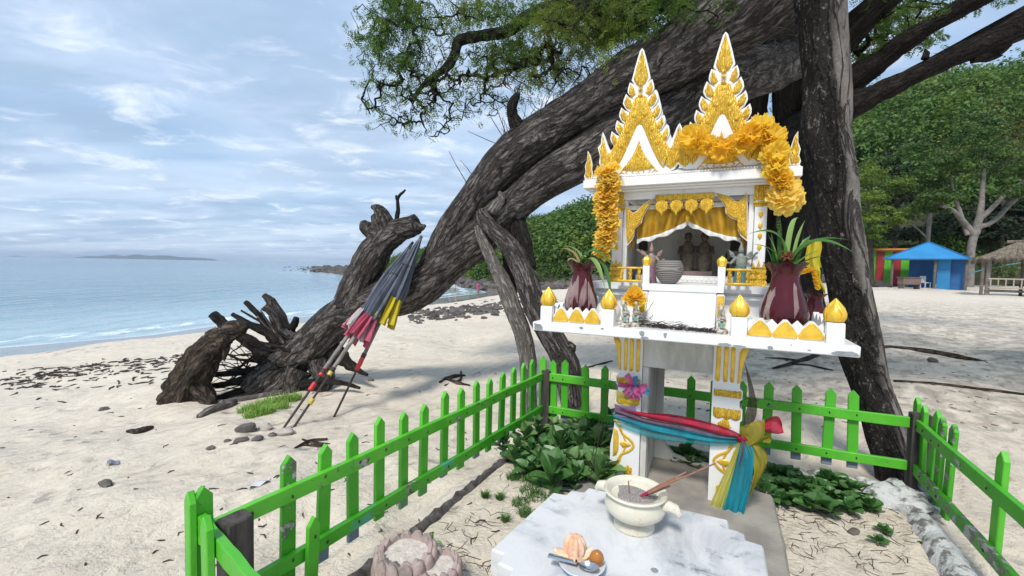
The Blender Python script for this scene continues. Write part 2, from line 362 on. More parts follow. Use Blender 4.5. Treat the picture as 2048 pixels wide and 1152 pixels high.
# --- sea
t = NT('sea_water'); s_ = t.attr('shore')
deep = t.ramp(s_, 0, 26); col = t.mix(deep, (.36,.50,.54), (.115,.235,.30))
col = t.mix(t.ramp(s_, 20, 140), col, (.06,.155,.235))
foam_n = t.noise(1.4, 8, .72, t.map((1.0,.45,1), (0,0,.12)))
foam = t.math('MULTIPLY', t.ramp(t.math('ABSOLUTE', t.math('SUBTRACT', t.math('ADD', s_, t.math('MULTIPLY', t.noise(.35, 3), 1.8)), 3.0)), 1.6, .1), t.ramp(foam_n, .47, .62))
edge = t.math('MULTIPLY', t.ramp(t.math('ADD', s_, t.math('MULTIPLY', t.noise(.5, 3), .9)), .95, .35), .55)
foam = t.math('MAXIMUM', foam, edge)
col = t.mix(foam, col, (.80,.83,.84))
wv = t.wave(.16, 7, 4, t.map((1,1,1), (0,0,.15)), 'X')
nb = t.bump(t.noise(2.0, 6, .6, t.map((.9,.4,1), (0,0,.1))), .12, .55); nb = t.bump(wv, .35, .35, nb); nb = t.bump(t.noise(.22, 5, .6, t.map((.8,.35,1))), .9, .4, nb)
SEA = t.fin(col, t.math('ADD', .10, t.math('MULTIPLY', foam, .6)), 0, nb, .5)
sx = -axis(-9000, 60, 260, -12, 3.0)[::-1]*-1; sy = axis(-400, 9500, 260, 20, 6.0)
SX, SY = np.meshgrid(sx, sy, indexing='ij'); dS = -shore_dist(SX, SY)
swell = .05*np.sin(dS*1.5+2*vnoise(SX, SY, .15))*sstep(1.0, 4, dS)*sstep(40, 12, dS)+.10*np.exp(-((dS-6.2+1.2*vnoise(SX, SY, .12, 3))/.55)**2)
V = np.stack([SX, SY, np.full(SX.shape, SEA_Z)+swell], -1).reshape(-1, 3)
nx, ny = SX.shape; idx = np.arange(nx*ny).reshape(nx, ny)
Fq = np.stack([idx[:-1,:-1], idx[1:,:-1], idx[1:,1:], idx[:-1,1:]], -1).reshape(-1, 4)
tag(link('sea', bigmesh('sea', V, Fq, SEA, True, {'shore': np.clip(dS, -5, 400).ravel()}), SEA), kind='structure')

# --- islands on the horizon
ISLE = paint('island_forest', (.045,.075,.05), (.03,.05,.035), .01, .9, 0)
def island(name, pxs, dist):
    m = MB(); n = len(pxs); V = []; Fc = []
    for r, dy in ((0, -160), (1, 0), (0, 260)):
        for px, h in pxs:
            p = PY(px, 520, dist+dy); V.append((p[0], dist+dy, SEA_Z-2 if not r else SEA_Z+h*dist/F_PX))
    for r in (0, 1):
        for i in range(n-1): Fc.append((r*n+i, r*n+i+1, (r+1)*n+i+1, (r+1)*n+i))
    m.add(V, Fc); return tag(m.build(name, ISLE), kind='structure')
def prof(px0, px1, ctrl, n=50):
    o = []
    for i in range(n):
        t_ = i/(n-1); px = lerp(px0, px1, t_); o.append((px, max(0, float(np.interp(px, [c[0] for c in ctrl], [c[1] for c in ctrl]))+.6*float(vnoise(np.array([px*.12]), np.array([0.]), 1.0, 2)[0]-.5))))
    return o
island('island', prof(146, 438, [(146,0),(175,4.2),(200,4.6),(228,8.0),(250,5.2),(272,9.6),(300,6.8),(330,8.6),(360,5.6),(395,4.8),(425,3.2),(438,0)]), 6200)
island('islet', prof(14, 54, [(14,0),(24,1.6),(33,2.4),(44,1.4),(54,0)], 14), 8200)

# --- leaf masses
def leaf_mat(name, c1, c2, c3, tr=.35, rough=.5, pos_scale=.25):
    t = NT(name); r = t.island(); col = t.mix(r, c1, c2); col = t.mix(t.ramp(t.noise(pos_scale, 3), .5, .68, 0, .75), col, c3); col = t.mix(t.ramp(t.noise(pos_scale*2.1, 4, .6, t.map((1,1,1), (0,0,1.0), (9,4,2))), .54, .66, 0, .55), col, tuple(q*.6 for q in c1))
    t.fin(col, rough, 0, None, .35); return t.translucent(col, tr)
LEAF_HILL = leaf_mat('hill_leaves', (.05,.115,.022), (.135,.235,.045), (.20,.28,.05), .35, .6, .16)
LEAF_FOREST = leaf_mat('forest_leaves', (.030,.075,.016), (.09,.165,.032), (.14,.21,.035), .3, .6, .2)
LEAF_RUST = leaf_mat('rust_leaves', (.17,.14,.03), (.14,.15,.03), (.22,.17,.03), .3, .6, .2)
def leaf_cloud(C, Rad, n, size, rng, up=.35, shell=.55):
    """leaf quads over many ellipsoid clumps: C (k,3), Rad (k,3), n per clump"""
    k = len(C); d = rng.normal(size=(k, n, 3)); d /= np.linalg.norm(d, axis=-1, keepdims=True); d[..., 2] = np.where(d[..., 2] < -.35, -d[..., 2], d[..., 2])
    r = shell+(1.08-shell)*rng.random((k, n, 1))**.6
    lump = 1+.22*np.sin(d[..., :1]*5+C[:, None, :1]*3)+.18*np.sin(d[..., 1:2]*6+C[:, None, 1:2]*2)
    p = C[:, None]+d*r*Rad[:, None]*lump
    nn = d*.8+rng.normal(size=d.shape)*.55+np.array([0,0,up]); nn /= np.linalg.norm(nn, axis=-1, keepdims=True)
    a = np.cross(nn, rng.normal(size=d.shape)); a /= np.linalg.norm(a, axis=-1, keepdims=True); b = np.cross(nn, a)
    s = size*(.6+.8*rng.random((k, n, 1)))*.5
    q = np.stack([p-a*s*1.35, p-b*s*.75+nn*s*.2, p+a*s*1.35, p+b*s*.75+nn*s*.2], 2)
    return q.reshape(-1, 3)
def quads(V): return np.arange(len(V)).reshape(-1, 4)
# bushes that clothe the headland and the hill behind
rng = np.random.default_rng(11); cs, rs_, big_ = [], [], []
for i in range(len(FOOT)-1):
    a, b = FOOT[i], FOOT[i+1]; L = np.linalg.norm(b-a); d = (b-a)/L; nn = np.array([-d[1], d[0]])
    ext, dens, mul = (34, .30, 1.0) if i < 5 else (56, .17, 1.5)
    for _ in range(int(L*ext*dens)):
        u, e = rng.random()*L, (rng.random()**1.3)*ext+.4; p = a+d*u+nn*e
        R_ = rng.uniform(1.0, 2.5)*(1.0 if e > 3 else .7)*(.75 if i < 2 else 1)*mul
        cs.append((p[0], p[1], R_*.3)); rs_.append((R_, R_, R_*rng.uniform(.65, 1.05))); big_.append(i >= 5)
cs, rs_ = np.array(cs), np.array(rs_); cs[:, 2] += land_z(cs[:, 0], cs[:, 1])
pxs = 1024+F_PX*cs[:, 0]/cs[:, 1]; keep = (pxs > 560) & (pxs < 2300); cs, rs_, big_ = cs[keep], rs_[keep], np.array(big_)[keep]
V = np.concatenate([leaf_cloud(cs[~big_], rs_[~big_], 150, .20*rs_[~big_][:, :1, None], rng), leaf_cloud(cs[big_], rs_[big_], 300, .125*rs_[big_][:, :1, None], rng)])
tag(link('hillside_bushes', bigmesh('hillside_bushes', V, quads(V), LEAF_HILL), LEAF_HILL), 'dense green bushes covering the headland and the hill behind the beach', 'bushes', kind='stuff')
# the slope itself: dark leaf litter under the bushes
SOIL = paint('hill_soil', (.045,.05,.022), (.03,.035,.02), .6, .95, .05, 3)
m = MB(); rows = []
for i in range(len(FOOT)-1):
    a, b = FOOT[i], FOOT[i+1]; d = nrm(b-a); nn = np.array([-d[1], d[0]])
    for k in range(8):
        p = lerp(a, b, k/8); n2 = nn
        e = np.array([-.5, 0, 1, 2, 4, 7, 11, 16, 22, 30, 40, 52, 66, 84]); xs, ys = p[0]+n2[0]*e, p[1]+n2[1]*e
        rows.append(np.stack([xs, ys, land_z(xs, ys)-np.where(e < 0, .3, 0)], -1))
R3 = np.array(rows); nr, nc = R3.shape[:2]; idx = np.arange(nr*nc).reshape(nr, nc)
Fq = np.stack([idx[:-1,:-1], idx[1:,:-1], idx[1:,1:], idx[:-1,1:]], -1).reshape(-1, 4)
tag(link('hillside', bigmesh('hillside', R3.reshape(-1, 3), Fq, SOIL, True), SOIL), kind='structure')

# --- rock rubble at the foot of the headland
t = NT('shore_rock'); col = t.mix(t.ramp(t.noise(1.6, 6), .35, .7), (.13,.115,.105), (.055,.05,.048)); col = t.mix(t.ramp(t.island(), .6, 1, 0, .6), col, (.19,.165,.145))
ROCK = t.fin(col, .85, 0, t.bump(t.noise(5, 6), .08), .3)
def rock_geo(rng, flat=.6, n=8, r=5):
    m = MB().ell((0,0,0), 1, n, r); V = m.v[0]; s1 = rng.uniform(0, 50)
    k = 1+.30*hashnoise(V, 1.9, s1)[:, None]+.12*hashnoise(V, 4.5, s1+9)[:, None]; V = V*k; V[:, 2] *= flat; return V, m.f
def rocks_mass(name, pts, label, cat, mt, seed=3, kind='stuff'):
    rng = np.random.default_rng(seed); m = MB()
    for (x, y, z, s) in pts:
        V, Fc = rock_geo(rng, rng.uniform(.45, .8)); a = rng.uniform(0, 6.28); m.add(V*s*np.array([1, rng.uniform(.6, 1), 1]) @ _rz(a).T+np.array([x, y, z+s*.15]), Fc)
    return tag(m.build(name, mt, None, True, 35), label, cat, kind=kind)
rng = np.random.default_rng(21); pts = []
for i in range(3, 7):
    a, b = FOOT[i], FOOT[i+1]; L = np.linalg.norm(b-a); d = (b-a)/L; nn = np.array([-d[1], d[0]])
    for _ in range(int(L*13)):
        e = rng.uniform(-9, 1.5); p = a+d*rng.random()*L+nn*e
        if shore_dist(p[:1], p[1:])[0] < -1.5: continue
        pts.append((p[0], p[1], gz(p[0], p[1]), rng.uniform(.25, .75)*(1.5 if rng.random() < .12 else 1)))
for i in range(0, 3):
    a, b = FOOT[i], FOOT[i+1]; L = np.linalg.norm(b-a); d = (b-a)/L; nn = np.array([-d[1], d[0]])
    for _ in range(int(L*5)):
        e = rng.uniform(-9, 2); p = a+d*rng.random()*L+nn*e; pts.append((p[0], p[1], max(gz(p[0], p[1]), SEA_Z-.2), rng.uniform(.5, 1.5)))
for _ in range(110):
    px = rng.uniform(628, 705); q = GZ(px, 538+rng.normal(0, 3.0), SEA_Z); pts.append((q[0], q[1], SEA_Z-.1, rng.uniform(.7, 2.2)))
for _ in range(70):                                   # the low reef running out from the point
    px = rng.uniform(560, 690); q = GZ(px, 541+rng.normal(0, 3.2)-(690-px)*.035, SEA_Z); pts.append((q[0], q[1], SEA_Z-.1, rng.uniform(.4, 1.6)*(px-530)/160))
for _ in range(330):                                  # low wet boulders on the sand, left and right of the prop logs
    px = rng.uniform(820, 1010); py = 634-(px-820)*.11+rng.normal(0, 7); q = on_ground(px, py, -1.4)
    pts.append((q[0], q[1], q[2], rng.uniform(.04, .13)))
for _ in range(200):
    px = rng.uniform(1010, 1250); py = rng.uniform(590, 632); q = on_ground(px, py, -1.2); pts.append((q[0], q[1], q[2], rng.uniform(.04, .14)))
rocks_mass('shore_rubble', pts, 'dark grey rock rubble along the foot of the green headland', 'rocks', ROCK)

# ================================================================ trees
def bark_mat(name, ca, cb, lichen=None, fur=1.0, bump=.03, dark=.8):
    """furrowed bark: stretched ridged noise along the limb"""
    t = NT(name); c = t.n.new('ShaderNodeCombineXYZ')
    for i, a in enumerate(('bx', 'by', 'bz')): t.t.links.new(t.attr(a), c.inputs[i])
    co = t.map((1, 1, .16), co=c.outputs[0])
    rid = lambda sc, det: t.math('ABSOLUTE', t.math('SUBTRACT', t.noise(sc*fur, det, .55, co, .15), .5))
    r1, r2 = rid(22, 4), rid(52, 4)
    crack = t.math('MULTIPLY', t.ramp(r1, .0, .085), t.ramp(r2, .0, .06, .45, 1.0))
    n2 = t.noise(60*fur, 6, .7, co); n3 = t.noise(2.2, 5, .6, c.outputs[0])
    col = t.mix(t.ramp(n2, .3, .72), ca, cb); col = t.mix(t.ramp(n3, .46, .70, 0, .6), col, tuple(q*.5 for q in ca))
    if lichen: col = t.mix(t.math('MULTIPLY', t.ramp(t.noise(14, 8, .78, co), .54, .64), t.ramp(t.noise(1.7, 3, .5, c.outputs[0]), .42, .6)), col, lichen)
    col = t.mix(t.ramp(crack, .0, .9, dark, 0), col, (.018,.015,.013))
    h = t.math('ADD', t.math('MULTIPLY', crack, .8), t.math('MULTIPLY', n2, .5)); nb = t.bump(h, bump, 1.0); nb = t.bump(n3, bump*3, .6, nb)
    return t.fin(col, .88, 0, nb, .25)
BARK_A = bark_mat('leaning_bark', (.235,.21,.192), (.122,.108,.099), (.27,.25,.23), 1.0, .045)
BARK_DARK = bark_mat('dark_bark', (.050,.042,.038), (.030,.026,.024), None, .9, .05)  # near-black bark, also the shaded copy of the leaning bark
BARK_PALE = bark_mat('pale_bark', (.24,.215,.19), (.14,.125,.11), (.46,.44,.40), .8, .015)
WOOD_GREY = bark_mat('weathered_wood', (.36,.33,.30), (.21,.185,.168), None, 1.4, .018, .6)
WOOD_DARK = bark_mat('driftwood', (.15,.115,.088), (.060,.045,.036), None, .8, .04)
# pale bark with the black sooty mould that covers its sea side
t = NT('mould_bark'); c = t.n.new('ShaderNodeCombineXYZ')
for i, a in enumerate(('bx', 'by', 'bz')): t.t.links.new(t.attr(a), c.inputs[i])
co = t.map((1, 1, .35), co=c.outputs[0]); col = t.mix(t.ramp(t.noise(14, 6, .65, co), .3, .7), (.30,.275,.25), (.18,.16,.145))
side = t.ramp(t.math('ADD', t.attr('bx'), t.math('MULTIPLY', t.noise(4, 5, .6, co), .16)), .095, .040)
spot = t.ramp(t.noise(34, 7, .75, t.map((1,1,.6), co=c.outputs[0])), .40, .52)
mould = t.math('MULTIPLY', side, t.math('SUBTRACT', 1.0, t.math('MULTIPLY', t.ramp(t.noise(46, 7, .8, t.map((1,1,.7), co=c.outputs[0])), .55, .62), .9)))
col = t.mix(t.math('MULTIPLY', mould, .95), col, (.018,.016,.015))
crk = t.ramp(t.math('ABSOLUTE', t.math('SUBTRACT', t.noise(9, 6, .6, t.map((1,1,.22), co=c.outputs[0]), .8), .5)), 0, .035)
col = t.mix(t.ramp(crk, 0, 1, .7, 0), col, (.03,.026,.023))
col = t.mix(t.ramp(t.noise(70, 6, .75, c.outputs[0]), .5, .7, 0, .5), col, (.10,.09,.08)); BARK_C = t.fin(col, .95, 0, t.bump(t.math('ADD', crk, t.noise(40, 6, .7, co)), .03), .1)

def bark_geo(pts, rad, seg=28, n=5, ridge=.06, lump=.10, seed=0.0, flare=None):
    """a limb: verts, faces and bark coordinates; pts and rad are control values"""
    P = catmull(pts, n); R_ = [float(q[0]) for q in catmull([np.array([r, 0, 0]) for r in rad], n)]
    m = len(P); V = []; A = []; up = None; L = 0
    for i in range(m):
        tt = nrm(P[min(i+1, m-1)]-P[max(i-1, 0)]); L += np.linalg.norm(P[i]-P[i-1]) if i else 0
        if up is None: up = nrm(np.cross(tt, (0.2, -.95, 0.25)))
        else: up = nrm(up-tt*np.dot(up, tt))
        s2 = np.cross(tt, up); a = np.arange(seg)*2*math.pi/seg; r = R_[i]
        ca, sa = np.cos(a), np.sin(a); bc = np.stack([ca*r, sa*r, np.full(seg, L)], -1)
        k = 1+lump*hashnoise(bc, 1.1/max(r, .05)*.6, seed)+ridge*hashnoise(bc*np.array([1,1,.28]), 3.4/max(r, .05), seed+5)+ridge*.5*hashnoise(bc*np.array([1,1,.4]), 8/max(r, .05), seed+8)-ridge*1.3*np.exp(-(hashnoise(bc*np.array([1,1,.22]), 5.2/max(r, .05), seed+3)/.16)**2)
        if flare is not None: k = k*(1+flare(i/(m-1), a))
        V.append(P[i]+(np.outer(ca, up)+np.outer(sa, s2))*(r*k)[:, None])
        wup = np.outer(ca, up)+np.outer(sa, s2); A.append(np.stack([wup[:, 0]*r, wup[:, 1]*r+wup[:, 2]*r*.3, np.full(seg, L)], -1))
    idx = np.arange(m*seg).reshape(m, seg)
    Fq = np.stack([idx[:-1], np.roll(idx[:-1], -1, 1), np.roll(idx[1:], -1, 1), idx[1:]], -1).reshape(-1, 4)
    V = np.concatenate(V); A = np.concatenate(A)
    return V, Fq, A
def limb(name, mt, parent, geos):
    """one mesh object from one or several bark_geo pieces that grow out of each other"""
    Vs, Fs, As, o = [], [], [], 0
    for V, Fq, A in geos: Vs.append(V); Fs.append(Fq+o); As.append(A); o += len(V)
    V = np.concatenate(Vs); A = np.concatenate(As); Fq = np.concatenate(Fs)
    # close both ends of each piece
    tri = []
    me = bigmesh(name, V, Fq, mt, True, {'bx': A[:, 0], 'by': A[:, 1], 'bz': A[:, 2]})
    ob = link(name, me, mt, parent); return ob
def capped(g, seg, shrink=.0, push=.0):
    V, Fq, A = g; r0, r1 = V[:seg], V[-seg:]; out = []
    for ring, ref in ((r0, V[seg:2*seg]), (r1, V[-2*seg:-seg])):
        c = ring.mean(0); d = nrm(c-ref.mean(0)); out.append(c+d*push)
    n = len(V); V = np.concatenate([V, np.repeat([out[0]], seg, 0), np.repeat([out[1]], seg, 0)]); A = np.concatenate([A, A[:seg]*.3, A[-seg:]*.3])
    k = np.arange(seg); f0 = np.stack([np.roll(k, -1), k, n+k, n+np.roll(k, -1)], -1); f1 = np.stack([n-seg+k, n-seg+np.roll(k, -1), n+seg+np.roll(k, -1), n+seg+k], -1)
    return V, np.concatenate([Fq, f0, f1]), A
def PL(*rows): return [PY(*r[:3]) for r in rows], [PXR(r[3], r[2])*math.cos(math.atan((r[0]-1024)/F_PX)) for r in rows]     # rows of (px, py, distance, radius in px)

# ---- the big leaning tree
g0 = on_ground(575, 775, -.2)
TREE = thing('leaning_tree', 'huge old leaning tree with exposed roots arching over the beach', 'tree', g0)
def W2(o, geos):                     # bark pieces in world space into the thing's own space
    base = np.array(o.location); return [(V-base, Fq, A) for V, Fq, A in geos]
def tl(name, mt, geos, par=None): return limb(name, mt, par or TREE, W2(TREE, geos))
p, r = PL((528,772,4.5,44),(560,738,4.48,43),(624,687,4.42,39),(684,630,4.36,41),(760,596,4.28,44),(838,572,4.2,42),(900,524,4.12,40),(960,470,4.02,39),(1030,407,3.9,36),(1100,354,3.75,39),(1190,302,3.6,44),(1290,247,3.5,48),(1400,197,3.5,50),(1500,150,3.9,52),(1580,120,4.9,48),(1618,108,6.2,44))
flare0 = lambda t_, a: np.maximum(0, 1-t_*9)**2*(.15+.25*np.sin(3*a+.6))
tl('trunk', BARK_A, [capped(bark_geo(p, r, 64, 18, .055, .10, 1.0, flare0), 64)])
p, r = PL((835,585,4.2,28),(868,535,4.16,31),(897,480,4.1,32),(934,418,4.0,35),(990,345,3.9,40),(1052,290,3.8,41),(1112,250,3.7,41),(1182,205,3.55,44),(1258,156,3.4,51),(1335,116,3.25,56),(1430,55,3.1,70),(1530,-5,3.0,76),(1640,-90,3.0,80))
tl('limb', BARK_A, [capped(bark_geo(p, r, 60, 18, .055, .11, 4.0), 60)])
# a second great limb that runs to the right behind the spires
p, r = PL((1330,215,3.7,30),(1420,140,3.9,48),(1510,70,4.2,54),(1590,10,4.6,52),(1640,-80,5.0,50))
tl('limb', BARK_DARK, [capped(bark_geo(p, r, 24, 6, .05, .1, 6.0), 24)])  # shade on this limb is put into its bark colour
# the sawn, forked stub that rises over the roots like a pair of antlers
p, r = PL((700,612,4.3,34),(714,575,4.25,35),(734,536,4.2,33),(755,500,4.16,32),(780,474,4.12,28),(806,458,4.09,24),(833,450,4.05,22))
stub = [capped(bark_geo(p, r, 44, 10, .07, .10, 2.0), 44, 0, .004)]
p, r = PL((770,490,4.15,30),(748,465,4.12,20),(735,456,4.1,16),(729,449,4.08,13),(726,441,4.07,5)); stub.append(capped(bark_geo(p, r, 16, 5, .06, .1, 3.0), 16))
p, r = PL((775,485,4.15,26),(768,455,4.12,24),(763,436,4.1,21),(760,424,4.08,15),(752,416,4.06,9),(742,413,4.05,3)); stub.append(capped(bark_geo(p, r, 16, 5, .06, .1, 9.0), 16))
p, r = PL((800,455,4.1,16),(828,455,4.05,12),(842,455,4.04,8),(851,451,4.03,3)); stub.append(capped(bark_geo(p, r, 12, 4, .1, .2, 12.0), 12))
ST = tl('forked_stub', BARK_A, stub)
p, r = PL((792,445,4.08,5),(796,420,4.08,4.2),(795,400,4.08,3.6),(799,391,4.08,3.2),(807,384,4.07,2.6),(811,379,4.07,1.6)); p2, r2 = PL((796,405,4.08,3),(793,396,4.08,2.6),(792,390,4.08,1.5))
tl('dead_twig', BARK_DARK, [bark_geo(p, r, 8, 4, .1, .1), bark_geo(p2, r2, 6, 3, .1, .1)], ST)
# short snag with a curl on the upper limb
p, r = PL((1045,268,3.75,20),(1030,245,3.72,13),(1024,222,3.7,11),(1026,205,3.69,10),(1034,192,3.68,8),(1040,186,3.67,2)); tl('snag', BARK_DARK, [capped(bark_geo(p, r, 16, 5, .12, .12, 7.0), 16)])
# small broken knot beside the upper prop
p, r = PL((985,425,3.8,12),(996,408,3.76,11),(1003,394,3.74,8),(998,383,3.73,3)); tl('snag', WOOD_GREY, [capped(bark_geo(p, r, 14, 5, .1, .1, 8.0), 14)])
# roots: torn plate on the sea side and the arms that still hold the ground
rng = np.random.default_rng(5)
ROOTS = [
 [(560,735,4.45,24),(520,700,4.4,17),(480,672,4.4,14),(448,650,4.4,13),(425,628,4.4,10)],
 [(565,690,4.45,20),(540,668,4.4,13),(512,655,4.38,9),(484,640,4.36,7),(464,628,4.35,5)],
 [(575,690,4.5,22),(560,655,4.45,15),(548,630,4.42,12),(530,612,4.4,11)],
 [(590,690,4.5,20),(573,660,4.5,15),(556,620,4.5,10),(540,600,4.5,9),(528,590,4.5,7)],
 [(560,690,4.5,16),(526,640,4.5,9),(500,612,4.5,7),(490,604,4.5,5)],
 [(580,680,4.55,16),(562,650,4.55,12),(558,632,4.55,10),(555,624,4.55,8)],
 [(565,700,4.5,13),(575,672,4.5,10),(588,650,4.48,8),(593,635,4.47,6)],
 [(600,720,4.4,16),(560,770,4.3,14),(530,790,4.25,12)],
 [(560,745,4.4,26),(535,770,4.35,22),(520,800,4.3,14)],
 [(640,720,4.4,30),(650,755,4.35,24),(640,790,4.3,16)],
 [(600,740,4.35,30),(585,770,4.3,22),(575,795,4.25,14)],
 [(668,700,4.4,22),(690,722,4.3,14),(712,738,4.25,8),(735,750,4.2,3)],
 [(655,690,4.5,20),(665,680,4.6,15),(680,665,4.7,12),(690,650,4.75,8)],
 [(545,740,4.4,13),(500,755,4.35,10),(450,768,4.3,8),(415,772,4.3,6)],
 [(540,735,4.4,12),(490,742,4.4,9),(440,748,4.35,7),(410,748,4.35,5)],
 [(535,760,4.4,11),(480,782,4.3,9),(440,795,4.2,7),(400,800,4.2,5)],
 [(545,770,4.3,9),(500,790,4.2,8),(450,806,4.1,8),(405,832,4.0,6)],
 [(600,770,4.3,10),(640,762,4.2,7),(680,765,4.15,6),(720,776,4.1,3)]]
for i, rw in enumerate(ROOTS):
    p, r = PL(*rw); tl('root', BARK_A if i in (2,3,5,7,8,9,10) else BARK_DARK, [capped(bark_geo(p, r, 12, 5, .12, .16, i*3.3), 12)])
for i in range(12):                                   # thin broken spikes fanning out of the root plate
    an = lerp(1.75, 2.9, (i+rng.random()*.6)/12); L = rng.uniform(70, 125); x0, y0 = 575+rng.normal(0, 8), 690+rng.normal(0, 10); dd = 4.42+rng.normal(0, .06)
    p, r = PL(*[(x0+L*k/3*math.cos(an)+rng.normal(0, 2), y0-L*k/3*math.sin(an)*.85+rng.normal(0, 2), dd, (6-1.1*k)*rng.uniform(.6, .9)) for k in range(4)]); tl('root', BARK_A if i % 2 else BARK_DARK, [capped(bark_geo(p, r, 9, 4, .12, .14, i*1.7), 9)])
fine = []
for i in range(46):                                    # tangle of thin feeder roots
    a = np.array([rng.uniform(500, 600), rng.uniform(690, 780), rng.uniform(4.3, 4.5), rng.uniform(1.6, 4)]); L = rng.uniform(50, 150); an = rng.uniform(2.3, 3.9) if i % 5 else rng.uniform(4.4, 5.0)
    rows = [a]
    for k in range(1, 5): rows.append(np.array([a[0]+L*k/4*math.cos(an)+rng.normal(0, 6), min(815, a[1]-L*k/4*math.sin(an)*.55+rng.normal(0, 6)), a[2]-rng.uniform(0, .03)*k, max(.8, a[3]*(1-.17*k))]))
    p, r = PL(*[tuple(q) for q in rows]); fine.append(bark_geo(p, r, 5, 3, .1, .1, i))
ob = tl('root_tangle', BARK_DARK, fine); ob['kind'] = 'stuff'

# crown over the beach: branch skeleton grown towards scattered twig tips
def grow_crown(main, blobs, seed, jit=.03):
    rng = np.random.default_rng(seed); nodes = [np.asarray(q) for q in main]; par = [-1]+list(range(len(main)-1)); lf = [0.0]*len(main); pts = []
    for px, py, rx_, ry_, dep, dd, n, leafy in blobs:
        for _ in range(n):
            a = rng.uniform(0, 6.283); q = math.sqrt(rng.random()); pts.append((PY(px+rx_*q*math.cos(a), py+ry_*q*math.sin(a), dep+rng.normal(0, dd)), leafy))
    M_ = np.array([q for q, _ in pts]); left = np.ones(len(pts), bool); dmin = np.full(len(pts), 1e9); near = np.zeros(len(pts), int)
    for j, q in enumerate(nodes):
        d = np.linalg.norm(M_-q, axis=1); b = d < dmin; dmin[b] = d[b]; near[b] = j
    while left.any():
        i = int(np.argmin(np.where(left, dmin, 1e9))); left[i] = False; p0 = nodes[near[i]]; q = pts[i][0]
        steps = max(1, int(np.linalg.norm(q-p0)/.16)); pv = near[i]
        for k in range(1, steps+1):
            w = lerp(p0, q, k/steps)+(rng.normal(0, jit, 3)*.5 if k < steps else 0); nodes.append(w); par.append(pv); lf.append(pts[i][1] if k == steps else pts[i][1]*.5); pv = len(nodes)-1
            d = np.linalg.norm(M_-w, axis=1)*(1+.0*k); b = d < dmin; dmin[b] = d[b]; near[b] = pv
    return np.array(nodes), par, lf
def twigs(nodes, par, r0, rmin, rmax, start):
    cnt = np.ones(len(nodes))
    for i in range(len(nodes)-1, -1, -1):
        if par[i] >= 0: cnt[par[i]] += cnt[i]
    Vs, Fs, o = [], [], 0; rad = np.clip(r0*cnt**.38, rmin, rmax)
    for i in range(start, len(nodes)):
        a, b = nodes[par[i]], nodes[i]; d = b-a; L = np.linalg.norm(d)
        if L < 1e-5: continue
        d /= L; u = nrm(np.cross(d, (.3, .8, .5))); v = np.cross(d, u); mid = (a+b)/2+(u*RNG.normal()+v*RNG.normal())*L*.09
        ra, rb = (rad[par[i]] if par[i] >= start else rad[i]), rad[i]; ring = []
        for c, q in ((a, ra), (mid, (ra+rb)/2), (b, rb)): ring += [c+u*q, c+(-.5*u+.87*v)*q, c+(-.5*u-.87*v)*q]
        Vs += ring; Fs += [(o+k, o+(k+1) % 3, o+3+(k+1) % 3, o+3+k) for k in range(3)]+[(o+3+k, o+3+(k+1) % 3, o+6+(k+1) % 3, o+6+k) for k in range(3)]; o += 9
    return np.array(Vs), np.array(Fs)
def sprays(nodes, lf, n, leaf_len, pairs, w, seed, start):
    """pinnate leaf sprays hung on the twig nodes"""
    rng = np.random.default_rng(seed); B = []
    for i in range(start, len(nodes)):
        for _ in range(rng.poisson(n*lf[i])): B.append(nodes[i]+rng.normal(0, .035, 3))
    B = np.array(B); k = len(B); ax = rng.normal(size=(k, 3))+np.array([0,0,-.45]); ax /= np.linalg.norm(ax, axis=1, keepdims=True)
    up = rng.normal(size=(k, 3))+np.array([0,0,1.2]); sd = np.cross(ax, up); sd /= np.linalg.norm(sd, axis=1, keepdims=True); nn = np.cross(sd, ax)
    LL = leaf_len*(.6+.8*rng.random((k, 1, 1, 1))); t_ = (np.arange(pairs)+.7)/pairs; t_ = t_[None, :, None, None]
    sg = np.array([-1, 1])[None, None, :, None]; s4 = (w*np.sin(np.pi*(.15+.75*t_)))*(.8+.4*rng.random((k, pairs, 2, 1)))
    base = B[:, None, None]+ax[:, None, None]*LL*t_-nn[:, None, None]*0.12*LL*t_*t_
    dirv = sd[:, None, None]*sg+ax[:, None, None]*.45+nn[:, None, None]*rng.normal(0, .25, (k, pairs, 2, 1)); wd = ax[:, None, None]*np.ones((1, pairs, 2, 1))
    base = base+np.zeros_like(dirv); q = np.stack([base, base+dirv*s4*.5+wd*s4*.22, base+dirv*s4, base+dirv*s4*.5-wd*s4*.22], 3)
    return q.reshape(-1, 3)
LEAF_A = leaf_mat('feathery_leaves', (.06,.125,.022), (.13,.225,.04), (.22,.25,.045), .55, .5, 1.2)
LEAF_LIME = leaf_mat('young_leaves', (.22,.34,.035), (.30,.42,.06), (.35,.42,.05), .5, .5, 1.2)
mb = [(1620,-60,3.4,26),(1500,-40,3.6,24),(1380,5,3.7,22),(1260,0,3.8,20),(1130,12,3.9,17),(1060,32,4.0,14),(1015,62,4.0,12),(960,72,4.02,11),(918,82,4.05,11),(910,108,4.05,10),(896,132,4.05,9),(872,150,4.05,7),(845,172,4.08,5),(825,200,4.1,4)]
p, r = PL(*mb); tl('branch', BARK_DARK, [bark_geo(p, r, 14, 5, .08, .1, 3)]); mainpts = catmull(p, 5)
p, r = PL((1290,40,3.7,18),(1230,60,3.7,20),(1180,30,3.7,18),(1120,-20,3.7,18)); tl('branch', BARK_DARK, [bark_geo(p, r, 12, 5, .08, .1, 5)])
